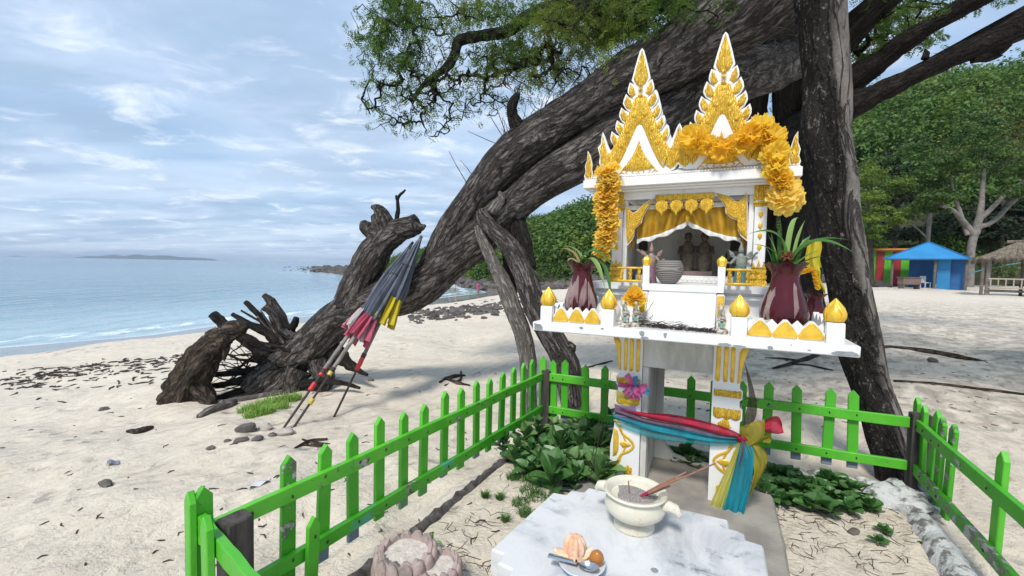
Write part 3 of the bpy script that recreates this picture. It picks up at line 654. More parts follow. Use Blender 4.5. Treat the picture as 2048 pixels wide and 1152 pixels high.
blobs = [(795,55,52,80,4.1,.14,130,2.3),(740,80,40,70,4.1,.12,46,.9),(860,40,80,50,4.05,.2,80,1.1),(1010,20,100,30,4.0,.25,90,1.9),(1120,70,110,50,3.95,.25,150,1.9),(1000,110,60,40,4.0,.2,70,1.6),(1180,20,110,40,3.9,.3,110,1.7),
  (870,150,130,60,4.05,.2,270,.36),(800,190,80,60,4.05,.2,190,.30),(930,190,110,50,4.05,.2,200,.26),(860,240,64,34,4.05,.15,80,.25),(1080,150,80,40,3.9,.2,100,.7),(1330,15,100,30,3.8,.2,60,1.2),(780,258,40,14,4.1,.05,10,.3),(720,10,40,16,4.1,.1,8,.2),
  (1150,150,60,34,3.62,.06,50,.35),(1450,30,80,40,4.6,.3,50,1.6),(1190,45,120,48,3.5,.12,150,1.5),(1310,22,110,34,3.15,.1,110,1.4),(1430,12,80,26,2.95,.08,60,1.2),(1060,120,90,40,3.75,.12,110,.8),(1370,130,40,40,4.7,.2,36,1.8)]
nodes, par, lf = grow_crown(mainpts, blobs, 3)
V, Fq = twigs(nodes, par, .0022, .0015, .015, len(mainpts)); base = np.array(TREE.location)
TW = link('twigs', bigmesh('twigs', V-base, Fq, BARK_DARK, True, {'bx': V[:, 0], 'by': V[:, 1], 'bz': V[:, 2]}), BARK_DARK, TREE); TW['kind'] = 'stuff'
V = sprays(nodes, lf, 2.9, .085, 6, .026, 4, len(mainpts))
CR = link('foliage', bigmesh('foliage', V-base, quads(V), LEAF_A), LEAF_A, TREE); CR['kind'] = 'stuff'
# bare, stiff twiglets along the back of the upper limb and a few young lime-green sprays
rng = np.random.default_rng(8); tw = []
for i in range(90):
    t_ = rng.random(); px, py = lerp(1000, 1330, t_), lerp(300, 70, t_); y0 = lerp(3.78, 3.2, t_); an = rng.uniform(1.1, 3.0); L = rng.uniform(20, 75)*(.5 if rng.random() < .4 else 1)
    rows = [(px+L*k/3*math.cos(an)+rng.normal(0, 3), py-L*k/3*math.sin(an)+rng.normal(0, 3), y0+rng.normal(0, .03), 1.0-.2*k) for k in range(4)]
    p, r = PL(*rows); tw.append(bark_geo(p, r, 4, 2, 0, 0))
for rows in ([(940,388,3.95,1.1),(930,360,3.95,.9),(912,330,3.95,.8),(898,302,3.95,.5)], [(946,385,3.95,1),(944,350,3.95,.8),(920,320,3.95,.5)], [(1000,290,3.8,1.1),(975,280,3.8,.9),(935,262,3.8,.5)], [(1010,280,3.8,1),(985,240,3.8,.8),(978,225,3.8,.5)], [(1015,275,3.8,1),(1000,235,3.8,.8),(990,205,3.8,.5)]):
    p, r = PL(*rows); tw.append(bark_geo(p, r, 4, 2, 0, 0))
for i in range(34):
    px, py = rng.uniform(1440, 1620), rng.uniform(20, 150); an = rng.uniform(-.5, 3.6); L = rng.uniform(40, 140)
    rows = [(px+L*k/4*math.cos(an)+rng.normal(0, 4), py+L*k/4*(math.sin(an)*.35)+6*(k-2)**2*.6+rng.normal(0, 4), 2.95+rng.normal(0, .05), .9-.12*k) for k in range(5)]
    p, r = PL(*rows); tw.append(bark_geo(p, r, 4, 2, 0, 0))
ob = tl('bare_twigs', WOOD_GREY, tw); ob['kind'] = 'stuff'
nl = np.array([PY(px+rng.normal(0, 16), py+rng.normal(0, 9), 3.3+rng.normal(0, .05)) for px, py, n in ((1285,80,26),(1262,98,18),(1230,118,9),(1195,100,8),(1222,95,8),(1225,148,6),(1400,30,9)) for _ in range(n)])
V = sprays(nl, [1.0]*len(nl), 1.3, .075, 6, .024, 6, 0); CR = link('young_foliage', bigmesh('young_foliage', V-base, quads(V), LEAF_LIME), LEAF_LIME, TREE); CR['kind'] = 'stuff'

# ---- logs propped under it
def simple_log(name, label, cat, mt, rows, seg=18, group=None, ridge=.05, lump=.08, seed=0, push=.0):
    p, r = PL(*rows); b = np.array(p[-1]); o = thing(name, label, cat, b, 0, group); V, Fq, A = capped(bark_geo(p, r, seg, 6, ridge, lump, seed), seg, 0, push)
    limb('shaft', mt, o, [(V-b, Fq, A)]); return o
def one_log(name, label, cat, mt, pieces, group=None, seg=18, ridge=.05, lump=.08, seed=0):
    """a single-mesh piece of wood made of several merging limbs"""
    gs = []
    for i, rows in enumerate(pieces): p, r = PL(*rows); gs.append(capped(bark_geo(p, r, seg, 6, ridge, lump, seed+i*2.1), seg))
    b = gs[0][0].mean(0); gs = [(V-b, Fq, A) for V, Fq, A in gs]; o = limb(name, mt, None, gs); o.location = b.tolist(); return tag(o, label, cat, group)
one_log('prop_log', 'straight pale grey log propping the trunk, nearer the roots', 'log', WOOD_GREY, [[(957,452,3.78,9),(965,478,3.76,11),(984,520,3.7,13),(1008,568,3.62,16),(1027,620,3.55,18),(1046,672,3.5,18),(1056,720,3.45,17),(1057,790,3.4,17),(1058,850,3.36,17)]], seed=1)
one_log('prop_log', 'crooked bark-covered prop log with a knee, nearer the shrine', 'log', BARK_A, [[(962,420,3.76,10),(970,440,3.74,15),(990,464,3.68,16),(1022,497,3.6,20),(1045,540,3.55,23),(1062,586,3.5,23),(1076,629,3.45,23),(1105,677,3.4,25),(1132,729,3.36,27),(1145,794,3.32,26),(1151,860,3.29,26)], [(1108,690,3.4,18),(1135,700,3.37,18),(1147,704,3.35,14)]], seed=4)
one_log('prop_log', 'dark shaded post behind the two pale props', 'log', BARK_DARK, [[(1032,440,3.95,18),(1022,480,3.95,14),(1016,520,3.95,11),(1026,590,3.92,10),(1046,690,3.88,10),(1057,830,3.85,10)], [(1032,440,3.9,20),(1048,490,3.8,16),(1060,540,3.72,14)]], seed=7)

# ---- slender tree beside the fence
c0 = on_ground(1800, 978, -.1)
SL = thing('slender_tree', 'pale slender trunk stained with black mould, just behind the corner of the fence', 'tree', c0)
p, r = PL((1812,1000,2.36,60),(1797,955,2.36,52),(1783,900,2.38,47),(1762,830,2.4,45),(1738,765,2.42,45),(1718,690,2.44,50),(1705,610,2.45,47),(1692,530,2.46,46),(1676,440,2.47,46),(1666,350,2.48,50),(1652,275,2.48,52),(1654,200,2.48,50),(1648,100,2.48,50),(1640,0,2.48,52),(1632,-120,2.5,56),(1625,-260,2.5,60))
limb('trunk', BARK_C, SL, [(V-np.array(SL.location), Fq, A) for V, Fq, A in [capped(bark_geo(p, r, 36, 10, .02, .06, 2.0), 36)]])
# ---- dark old tree farther back with the broken limbs reaching right
c1 = on_ground(1622, 690, -.1); d0 = c1[1]
OT = thing('old_tree', 'black shaded old tree behind the shrine with broken limbs reaching right', 'tree', c1)
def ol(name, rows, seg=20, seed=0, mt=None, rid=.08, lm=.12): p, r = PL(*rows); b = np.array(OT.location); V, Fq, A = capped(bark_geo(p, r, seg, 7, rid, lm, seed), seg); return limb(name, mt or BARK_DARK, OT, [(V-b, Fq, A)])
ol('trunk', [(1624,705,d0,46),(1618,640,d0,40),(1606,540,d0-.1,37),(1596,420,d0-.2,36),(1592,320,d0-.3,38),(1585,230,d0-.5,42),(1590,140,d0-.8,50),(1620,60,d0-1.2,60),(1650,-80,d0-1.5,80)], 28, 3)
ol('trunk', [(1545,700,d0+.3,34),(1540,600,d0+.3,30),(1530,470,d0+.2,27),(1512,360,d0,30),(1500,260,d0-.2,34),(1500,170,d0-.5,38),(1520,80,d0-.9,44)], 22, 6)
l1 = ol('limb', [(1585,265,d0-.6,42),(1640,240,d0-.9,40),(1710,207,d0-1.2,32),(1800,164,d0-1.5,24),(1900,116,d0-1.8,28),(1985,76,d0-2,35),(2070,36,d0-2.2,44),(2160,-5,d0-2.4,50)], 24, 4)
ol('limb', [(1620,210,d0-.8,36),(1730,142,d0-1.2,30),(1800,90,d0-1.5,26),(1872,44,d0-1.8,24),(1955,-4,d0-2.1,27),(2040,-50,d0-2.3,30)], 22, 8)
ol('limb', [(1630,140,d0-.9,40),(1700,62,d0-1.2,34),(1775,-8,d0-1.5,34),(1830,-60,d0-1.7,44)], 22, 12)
for rows, s in (([(1950,110,d0-1.9,18),(1985,108,d0-1.95,12),(2008,98,d0-2,8),(2024,90,d0-2,2)], 1), ([(1945,118,d0-1.9,12),(1980,118,d0-1.95,7),(2006,110,d0-2,2)], 2), ([(1850,118,d0-1.7,10),(1852,106,d0-1.7,7),(1849,98,d0-1.7,1)], 3)):
    p, r = PL(*rows); b = np.array(OT.location); V, Fq, A = capped(bark_geo(p, r, 10, 4, .15, .2, s), 10); limb('splinter', BARK_DARK, l1, [(V-b, Fq, A)])
mp = [PY(1640,-60,5.5), PY(1720,40,5.6), PY(1800,20,5.6)]
nodes, par, lf = grow_crown(mp, [(1800,40,60,50,6.2,.3,60,1.4),(1740,90,40,50,6.4,.3,50,1.5),(1560,60,60,60,6.6,.4,60,1.6),(1575,330,40,70,7.4,.3,50,1.8),(1540,120,40,60,7.2,.3,40,1.5),(1840,-30,200,60,6.4,.8,90,1.6),(1860,90,30,20,6,.2,12,1.0)], 6)
base = np.array(OT.location); V, Fq = twigs(nodes, par, .004, .003, .03, 3)
ob = link('twigs', bigmesh('ot_twigs', V-base, Fq, BARK_DARK, True, {'bx': V[:, 0], 'by': V[:, 1], 'bz': V[:, 2]}), BARK_DARK, OT); ob['kind'] = 'stuff'
V = sprays(nodes, lf, 3.0, .13, 6, .05, 9, 3); ob = link('foliage', bigmesh('ot_foliage', V-base, quads(V), LEAF_A), LEAF_A, OT); ob['kind'] = 'stuff'

# the crown overhead, which shades the ground on the right
rng = np.random.default_rng(31); cs = []; rr = []
for _ in range(60):
    x, y = rng.uniform(-1.0, 8.5), rng.uniform(2.6, 10.5); zmin = 1.05+max(y, 2.6)*.72+.9; cs.append((x, y, zmin+rng.uniform(0, 1.8))); q = rng.uniform(.5, 1.1); rr.append((q, q, q*.55))
for _ in range(26):  # extra clumps out of view, added to shade the great limbs
    x, y = rng.uniform(.3, 6), rng.uniform(1.1, 3.3); cs.append((x, y, rng.uniform(4.4, 5.6))); q = rng.uniform(.4, .8); rr.append((q, q, q*.55))
V = leaf_cloud(np.array(cs), np.array(rr), 260, .13, rng, .6, .1); ob = link('high_foliage', bigmesh('high_foliage', V-base, quads(V), LEAF_A), LEAF_A, OT); ob['kind'] = 'stuff'

# ---- uprooted stump on the left
p, r = PL((368,835,4.15,50),(368,805,4.15,50),(377,772,4.12,43),(391,742,4.1,40),(409,710,4.08,38),(434,684,4.05,30),(463,666,4.02,20),(484,658,4.0,14))
stf = lambda t_, a: .10*np.sin(2*a+6*t_)+.12*np.sin(5*a-7*t_)+.06*np.sin(9*a+4*t_)+np.maximum(0, .30-t_)*(.3+.6*np.sin(4*a))
pieces = [capped(bark_geo(p, r, 60, 16, .10, .10, 21.0, stf), 60)]
for rows, s in (([(372,770,4.1,26),(345,790,4.05,20),(325,806,4.0,14),(314,814,3.98,5)], 1), ([(398,770,4.1,26),(415,795,4.05,20),(425,812,4.0,12)], 2), ([(440,668,4.05,22),(452,690,4.02,10),(448,720,4.0,3)], 3), ([(455,655,4.04,16),(480,650,4.0,12),(490,660,3.98,9)], 4)):
    p, r = PL(*rows); pieces.append(capped(bark_geo(p, r, 14, 5, .14, .18, s*4.0), 14))
b = on_ground(368, 812, -.3); pieces = [(V-b, Fq, A) for V, Fq, A in pieces]
o = limb('driftwood_stump', WOOD_DARK, None, pieces); o.location = b.tolist(); tag(o, 'gnarled brown driftwood stump bent towards the roots of the leaning tree', 'stump')

# ================================================================ the green picket fence and its kerb
t = NT('green_paint'); base_ = t.mix(t.ramp(t.noise(7, 5), .3, .7), (.075,.43,.022), (.12,.52,.035)); base_ = t.mix(t.ramp(t.objrand(), .3, 1, 0, .45), base_, (.035,.33,.012))
streak = t.noise(18, 6, .7, t.map((1,1,.15))); col = t.mix(t.ramp(streak, .58, .72, 0, .5), base_, (.03,.22,.02))
teal = t.math('MULTIPLY', t.ramp(t.noise(3.2, 5, .65), .62, .68), .55); col = t.mix(teal, col, (.10,.42,.40))
col = t.mix(t.ramp(t.noise(26, 7, .75, t.map((1,1,.3))), .56, .70, 0, .55), col, (.12,.36,.09)); peel = t.ramp(t.noise(11, 7, .7), .615, .635); col = t.mix(peel, col, t.mix(t.ramp(t.noise(60, 3), .4, .6), (.42,.44,.38), (.10,.07,.05)))
sep = t.n.new('ShaderNodeSeparateXYZ'); t.t.links.new(t.co, sep.inputs[0]); foot = t.ramp(t.math('SUBTRACT', sep.outputs[2], t.math('MULTIPLY', t.noise(9, 4), .09)), .012, -.012); col = t.mix(t.math('MULTIPLY', foot, t.ramp(t.objrand(), .25, .45)), col, (.20,.25,.30)); GREEN = t.fin(col, .42, 0, t.bump(t.math('ADD', t.noise(120, 4), t.math('MULTIPLY', peel, -2.0)), .0012), .5)
t = NT('peeling_green'); base_ = t.mix(t.ramp(t.noise(9, 5), .3, .7), (.05,.30,.015), (.07,.38,.02)); pl = t.ramp(t.noise(13, 7, .62), .53, .55)
col = t.mix(pl, base_, t.mix(t.ramp(t.noise(24, 5), .45, .6), (.40,.43,.38), (.16,.15,.13)))
GREEN_PEEL = t.fin(col, .5, 0, t.bump(t.math('ADD', t.noise(100, 4), t.math('MULTIPLY', pl, -2.5)), .0016), .4)
t = NT('post_wood'); gr = t.noise(30, 6, .7, t.map((1,1,.12))); col = t.mix(t.ramp(gr, .3, .7), (.105,.092,.085), (.045,.04,.038))
POSTWOOD = t.fin(col, .9, 0, t.bump(gr, .004), .2)
RUST = paint('rusty_nail', (.06,.025,.015), (.03,.02,.015), 80, .8, 0)
ZT, ZB = .36, .145                                  # top of the two rails
def fence_frame(a, b): d = nrm(np.append(b-a, 0)); return np.append(a, 0), d, np.array([-d[1], d[0], 0])   # d along, third = left-hand normal
def picket_mesh(w, th, h, tip):
    poly = [(-w/2, 0), (w/2, 0), (w/2, h-tip), (0, h), (-w/2, h-tip)]; m = MB(); b = .0025
    V = [(x, -th/2+b, z) for x, z in poly]+[(x, th/2-b, z) for x, z in poly]; c = np.array([0, h*.5])
    ins = [(x-np.sign(x)*b, z+(b if z < .01 else -b)) for x, z in poly]; V += [(x, -th/2, z) for x, z in ins]+[(x, th/2, z) for x, z in ins]
    Fc = [(i, i+5, (i+1) % 5+5, (i+1) % 5) for i in range(5)]+[(i, (i+1) % 5, (i+1) % 5+10, i+10) for i in range(5)]+[((i+1) % 5+5, i+5, i+15, (i+1) % 5+15) for i in range(5)]+[tuple(range(10, 15)), tuple(range(19, 14, -1))]
    return m.add(V, Fc).mesh('picket', False)
PK = picket_mesh(.045, .018, .40, .028)
PK_PEEL = picket_mesh(.046, .018, .40, .028); PK_PEEL.materials.append(GREEN_PEEL)
NAIL = MB().box((0,0,0), (.006,.004,.011), bev=.001).mesh('nail')
def on_line(a, d, px, py=560):                       # where the sight line meets the vertical plane through the fence
    r = ray(px, py); n = np.array([-d[1], d[0], 0]); k = ((a-CAM_P)@n)/(r@n); return float((CAM_P+r*k-a)@d)
def make_fence(name, label, a, b, side, pickets, posts, rails, peel=()):
    """side +1: pickets stand on the left of a->b; pickets are (pixel x, tip height)"""
    A, d, n = fence_frame(np.array(a), np.array(b)); ang = math.atan2(d[1], d[0]); o = thing(name, label, 'fence', A, ang)
    for i, (x0, x1, z, h, mt) in enumerate(rails):
        s_ = 1 if side > 0 else -1; m = MB(); nseg = 14
        sag = [(lerp(x0, x1, k/nseg), -s_*.014+.0012*math.sin(k*1.9+i*2), z-h/2+.0015*math.sin(k*1.3+i)) for k in range(nseg+1)]
        V = []; Fc = []
        for k, q in enumerate(sag):
            for yy, zz in ((-.009,-h/2),(.009,-h/2),(.0105,-h/2+.002),(.0105,h/2-.002),(.009,h/2),(-.009,h/2),(-.0105,h/2-.002),(-.0105,-h/2+.002)): V.append((q[0], q[1]+yy, q[2]+zz))
        for k in range(nseg):
            for j in range(8): Fc.append((k*8+j, (k+1)*8+j, (k+1)*8+(j+1) % 8, k*8+(j+1) % 8))
        Fc += [tuple(range(8)), tuple(nseg*8+j for j in range(7, -1, -1))]
        m.add(V, Fc); rl = m.build('rail', mt, o, False)
        for px, tip, *rest in pickets:
            x = px if abs(px) < 10 else on_line(A+n*.014*side, d, px)
            if x0 < x < x1:
                nl = link('nail', NAIL, RUST, rl); nl.location = (x+RNG.normal(0, .004), -s_*.0255, z-h/2+RNG.normal(0, .004)); nl.rotation_euler = (0, RNG.normal(0, .4), 0)
    for px, tip, *rest in pickets:
        x = px if abs(px) < 10 else on_line(A+n*.014*side, d, px); kind = rest[0] if rest else ''
        pk = link('picket', PK_PEEL if kind == 'peel' else PK, GREEN, o); z0 = tip-.40
        pk.location = (x, (side)*.0068+(.0008*RNG.normal()), z0); pk.rotation_euler = (RNG.normal(0, .015), RNG.normal(0, .018), RNG.normal(0, .03))
        if kind == 'peel' and tip < .40: pk.scale = (1, 1, 1)
    for x, w, dp, ht, off in posts:
        m = MB(); m.box((x, off, ht/2-.06), (w, dp, ht+.12), bev=.004)
        V = m.v[0]; V += np.stack([.003*hashnoise(V, 40), .003*hashnoise(V, 37, 5), .0*V[:, 2]], -1); m.build('post', POSTWOOD, o)
    return o
lenL = float(np.linalg.norm(E_BL-E_NL)); lenB = float(np.linalg.norm(E_BR-E_BL)); lenR = float(np.linalg.norm(E_NR-E_BR))
left = [(396,.455),(483,.335,'peel'),(567.6,.452,'peel'),(639,.44),(703.7,.445),(757,.462),(807,.445),(846,.447),(889,.468),(923,.456),(955,.46),(980,.452),(1004.6,.455),(1029,.458),(1048.5,.46),(1066.7,.462)]
make_fence('picket_fence', 'long green picket fence on the seaward side, left of the stone table', E_NL, E_BL, +1, left,
  [(.045,.07,.060,.37,-.062),(lenL+.005,.055,.06,.375,-.035)], [(-.02,lenL-.03,ZT,.048,GREEN),(-.0,lenL-.03,ZB,.046,GREEN)])
back = [(1090.6,.465),(1115,.447),(1136,.455),(1179.6,.44),(1217,.445),(1258,.445),(1302,.445),(1393,.442),(1440,.445),(1492,.442),(1547,.455),(1609,.455),(1671.5,.455),(1725,.458)]
make_fence('picket_fence', 'green picket fence behind the shrine between two dark wooden posts', E_BL, E_BR, +1, back, [(lenB-.0,.075,.06,.385,-.028)], [(.03,lenB-.035,ZT,.05,GREEN),(.03,lenB-.035,ZB,.046,GREEN)])
right = [(1856,.45),(1874,.44),(1889.6,.44),(1909,.435,'peel'),(1927,.435,'peel'),(2037,.47)]
make_fence('picket_fence', 'green picket fence on the right with flaking white patches', E_BR, E_NR, +1, right, [], [(-.01,lenR+.5,ZT,.052,GREEN),(.01,lenR+.5,ZB,.05,GREEN_PEEL)])
FR = E_NL+np.array([.745,-.667])*.6
make_fence('picket_fence', 'front run of green picket fence at the near left corner, slats seen edge-on', E_NL+np.array([-.012,-.02]), FR, -1, [(-.012,.45),(.135,.44)], [], [(-.02,.5,.385,.05,GREEN),(.0,.5,.13,.046,GREEN)])
A_, d_, n_ = fence_frame(E_NL, E_BL); x_ = on_line(A_-n_*.04, d_, 621, 1100); q = A_+d_*x_-n_*.037
o = link('loose_picket', picket_mesh(.042, .016, .30, .028), GREEN); o.location = (q[0], q[1], -.055); o.rotation_euler = (.02, .03, math.atan2(d_[1], d_[0])); tag(o, 'short bright green picket nailed inside the seaward fence', 'picket')
nl = link('nail', NAIL, RUST, o); nl.location = (.003, -.0095, .235)

# kerb of rough concrete round the plot
t = NT('kerb_dark'); col = t.mix(t.ramp(t.noise(30, 7, .7), .35, .65), (.16,.145,.135), (.06,.055,.052)); KERB_D = t.fin(col, .95, 0, t.bump(t.noise(40, 6, .7), .012), .2)
t = NT('kerb_white'); col = t.mix(t.ramp(t.noise(16, 7, .68), .48, .60), (.66,.67,.66), (.20,.19,.18)); KERB_W = t.fin(col, .85, 0, t.bump(t.noise(26, 7, .7), .02), .3)
def kerb(name, a, b, w, h, off, mt, seed):
    A, d, n = fence_frame(np.array(a), np.array(b)); L = np.linalg.norm(np.array(b)-a); m = MB(); K = max(4, int(L/.03)); rng = np.random.default_rng(seed); V = []
    for k in range(K+1):
        c = A+d*L*k/K+n*off; ww = w*(.8+.45*rng.random()); hh = h*(.75+.5*rng.random())
        for u, z in ((-1.2,-.09),(-1,.45),(-.45,.95),(.3,1.0),(.9,.5),(1.2,-.09)): V.append(c+n*u*ww/2+np.array([0,0,z*hh+.004*rng.normal()]))
    Fc = [(k*6+j, (k+1)*6+j, (k+1)*6+j+1, k*6+j+1) for k in range(K) for j in range(5)]
    o = m.add(V, Fc).build(name, mt, None, True, 60); return tag(o, kind='structure')
kerb('kerb', E_NL+np.array([.04,-.1]), E_BL, .035, .028, -.055, KERB_D, 1)
kerb('kerb', E_BL+np.array([.05,-.02]), E_BR, .05, .03, -.05, KERB_W, 2)
kerb('kerb', E_BR, E_NR+(E_NR-E_BR)*.5, .085, .05, -.075, KERB_W, 3)
# broken lump of whitewashed concrete at the corner by the slender trunk
rng = np.random.default_rng(4); V, Fc = rock_geo(rng, .62, 20, 12); q = GZ(1805, 1000, .03); V = V*np.array([.13,.10,.09]); V += .014*hashnoise(V, 46)[:, None]+.008*hashnoise(V, 110, 4)[:, None]
o = MB().add(V @ _rz(-.5).T, Fc).build('concrete_lump', KERB_W, None, True, 50); o.location = q.tolist(); tag(o, 'rough whitewashed concrete lump at the foot of the slender trunk', 'concrete')

# ================================================================ the spirit house
_L, _R = GZ(1065, 643, .8), GZ(1723, 693, .8); SM = (_L+_R)/2; SEX = nrm(_R-_L); SEY = np.array([-SEX[1], SEX[0], 0]); SANG = math.atan2(SEX[1], SEX[0])
SM0 = np.array([SM[0], SM[1], 0.0])
def SH(px, py, b):                                     # a point of the shrine's upright plane y = b -> (x, z)
    d = ray(px, py); k = ((SM-CAM_P)@SEY+b)/(d@SEY); p = CAM_P+d*k; return float((p-SM)@SEX), float(p[2])
def SP(px, py, b): x, z = SH(px, py, b); return np.array([x, b, z])
def to_world(p): return SM0+SEX*p[0]+SEY*p[1]+np.array([0, 0, p[2]])
t = NT('white_gloss'); pk = t.math('MAXIMUM', t.ramp(t.noise(5, 6, .7), .58, .74, 0, .45), t.ramp(t.noise(16, 6, .7, t.map((1,1,.12))), .60, .74, 0, .5)); col = t.mix(pk, (.80,.80,.79), (.58,.56,.52)); col = t.mix(t.ramp(t.noise(26, 6, .75), .66, .74, 0, .6), col, (.36,.33,.29))
WHITE = t.fin(col, .32, 0, t.bump(t.noise(30, 5), .0012), .5)
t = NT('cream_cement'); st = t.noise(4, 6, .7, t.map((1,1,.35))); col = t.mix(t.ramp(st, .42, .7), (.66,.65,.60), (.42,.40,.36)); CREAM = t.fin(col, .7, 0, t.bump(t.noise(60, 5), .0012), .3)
t = NT('gold_paint'); fl = t.noise(55, 4, .6, dist=1.6); sw = t.wave(34, 9, 3); col = t.mix(t.ramp(fl, .35, .65), (.88,.58,.055), (.60,.33,.02)); col = t.mix(t.ramp(t.noise(14, 6), .66, .72, 0, .6), col, (.75,.70,.55))
GOLD = t.fin(col, .34, .25, t.bump(t.math('ADD', sw, fl), .0028), .6)
t = NT('gold_smooth'); col = t.mix(t.ramp(t.noise(20, 5), .35, .7), (.88,.58,.06), (.70,.40,.03)); GOLD_S = t.fin(col, .30, .3, t.bump(t.noise(70, 4), .0016), .6)
GREYCHIP = paint('bare_cement', (.30,.33,.34), (.22,.24,.25), 30, .9, .003, 60)
t = NT('roof_brown'); ROOF = t.fin(t.mix(t.noise(20, 4), (.30,.10,.03), (.20,.07,.02)), .5)
HOUSE = thing('spirit_house', 'white and gold spirit house on a tall cement pedestal inside the fence', 'shrine', SM0, SANG)
def part(name, m, mt, par=None, smooth=True, ang=40): return m.build(name, mt, par or HOUSE, smooth, ang)

# ---- pedestal
m = MB(); m.prismz([(-.40,-.46),(.36,-.46),(.40,-.40),(.42,.05),(.42,.55),(.36,.82),(-.36,.82),(-.42,.6),(-.42,-.2)], -.05, .035, .012); part('base_block', m, paint('old_cement', (.36,.33,.285), (.22,.20,.175), 5, .9, .003, 60))
def leg(sgn, y0, y1, front):
    m = MB(); prof_ = [(.150,.03),(.286,.03),(.286,.20),(.272,.28),(.262,.36),(.262,.40),(.270,.41),(.270,.455),(.258,.465),(.258,.49),(.268,.50),(.268,.535),(.256,.545),(.258,.60),(.266,.66),(.284,.72),(.290,.758),(.150,.758)]
    m.prism([(sgn*x, z) for x, z in (prof_ if sgn > 0 else prof_[::-1])], y0, y1); lg = part('leg', m, WHITE if front else CREAM, None, True, 25)
    if not front: return
    yf = y0-.0005
    for k, (a, b) in enumerate(((.160,.178),(.190,.208),(.218,.234),(.245,.275))):
        if k < 3: poly = [(sgn*(lerp(a, b, .5)+(b-a)/2*math.cos(q)), (.715 if q < math.pi else .575)+(b-a)/2*math.sin(q)) for q in np.linspace(0, 2*math.pi, 14, endpoint=False)]
        else: poly = [(sgn*x, z) for x, z in ((.246,.565),(.256,.570),(.262,.62),(.272,.68),(.286,.722),(.262,.722),(.250,.70))]
        MB().pillow(poly if sgn > 0 else poly[::-1], yf, .007).build('flute', GOLD_S, lg)
    for z0, z1 in ((.503,.532),(.415,.452)):
        m = MB(); n = 16; tp = [(sgn*lerp(.156, .264, k/n), z1+.002*math.sin(k*2.2)) for k in range(n+1)]; bt = [(sgn*lerp(.264, .156, k/n), z0-(.010*abs(math.sin(k*math.pi*3/n)) if z0 < .45 else 0)) for k in range(n+1)]
        poly = tp+bt; m.pillow(poly if sgn < 0 else poly[::-1], yf, .008, (sgn*.21, (z0+z1)/2)); m.build('band', GOLD, lg)
    # flower relief: a big bloom cut by the outer edge, with curling leaves
    cx, cz = sgn*(.272 if sgn < 0 else .262), .215
    pet = [(.0,.105),(.030,.085),(.040,.05),(.075,.028),(.095,.0),(.075,-.028),(.040,-.05),(.030,-.085),(.0,-.105)]
    flat_ = [(cx-sgn*x*.92, cz+z*.92) for x, z in pet]; ro = MB()
    for k in (1.0, .93): pass
    ro.rope([(cx-sgn*x, cz+z*1.05) for x, z in pet], yf-.002, .0062); ro.rope([(cx-sgn*(x*.62), cz+z*1.55) for x, z in pet[1:-1]], yf-.002, .0045)
    ro.build('petal_outline', GOLD_S, lg)
    MB().pillow([(cx-sgn*x, cz+z) for x, z in ((.0,.07),(.018,.06),(.026,.03),(.026,-.03),(.018,-.06),(.0,-.07))][::(1 if sgn > 0 else -1)], yf, .008).build('flower_heart', GOLD_S, lg)
    MB().pillow([(cx-sgn*x, cz+z) for x, z in ((.03,.0),(.045,.018),(.07,.010),(.085,0),(.07,-.010),(.045,-.018))][::(1 if sgn > 0 else -1)], yf, .007).build('petal', GOLD_S, lg)
    for zz in (.335, .085):
        MB().pillow([(sgn*.18, zz+.02), (sgn*.20, zz+.030), (sgn*.225, zz+.012), (sgn*.215, zz-.022), (sgn*.195, zz-.012), (sgn*.180, zz-.018)][::(1 if sgn < 0 else -1)], yf, .007).build('curled_leaf', GOLD, lg)
    MB().pillow([(sgn*.205+.03*math.sin(q)*(.6 if math.cos(q) > 0 else 1), .385+.022*math.cos(q)) for q in np.linspace(0, 6.283, 12, endpoint=False)], yf, .006).build('rosette', GOLD, lg)
leg(-1, .25, .33, True); leg(1, .25, .33, True); leg(-1, .60, .68, False); leg(1, .60, .68, False)
m = MB(); m.box((0, .285, .675), (.298, .03, .166)); m.box((-.135, .285, .31), (.026, .03, .558)); part('apron', m, CREAM, None, False)
part('jamb', MB().box((-.13, .455, .40), (.02, .30, .715)), CREAM, None, False); part('jamb', MB().box((.175, .465, .40), (.02, .27, .715)), CREAM, None, False)
# rear panel with its rounded opening
top = .535; op = [(-.085, top), (-.085, .16), (-.06, .105), (-.02, .065), (.05, .045), (.148, .04), (.148, top)]
m = MB(); ring = [(-.15,.758),(-.15,.03),(.15,.03),(.15,.758)]
m.prism([(-.15,.03),(.15,.03),(.15,.045),(.05,.045),(-.02,.065),(-.06,.105),(-.085,.16),(-.15,.16)], .60, .63); m.prism([(-.15,.16),(-.085,.16),(-.085,.535),(-.15,.535)], .60, .63); m.prism([(-.15,.535),(.15,.535),(.15,.758),(-.15,.758)], .60, .63)
part('rear_panel', m, CREAM, None, False)
m = MB(); m.tube([(-.075+.19*k/12, .205-.0*k, .757-.026*math.sin(math.pi*k/12)) for k in range(13)], .004, 6); part('wire_hoop', m, GREYCHIP)

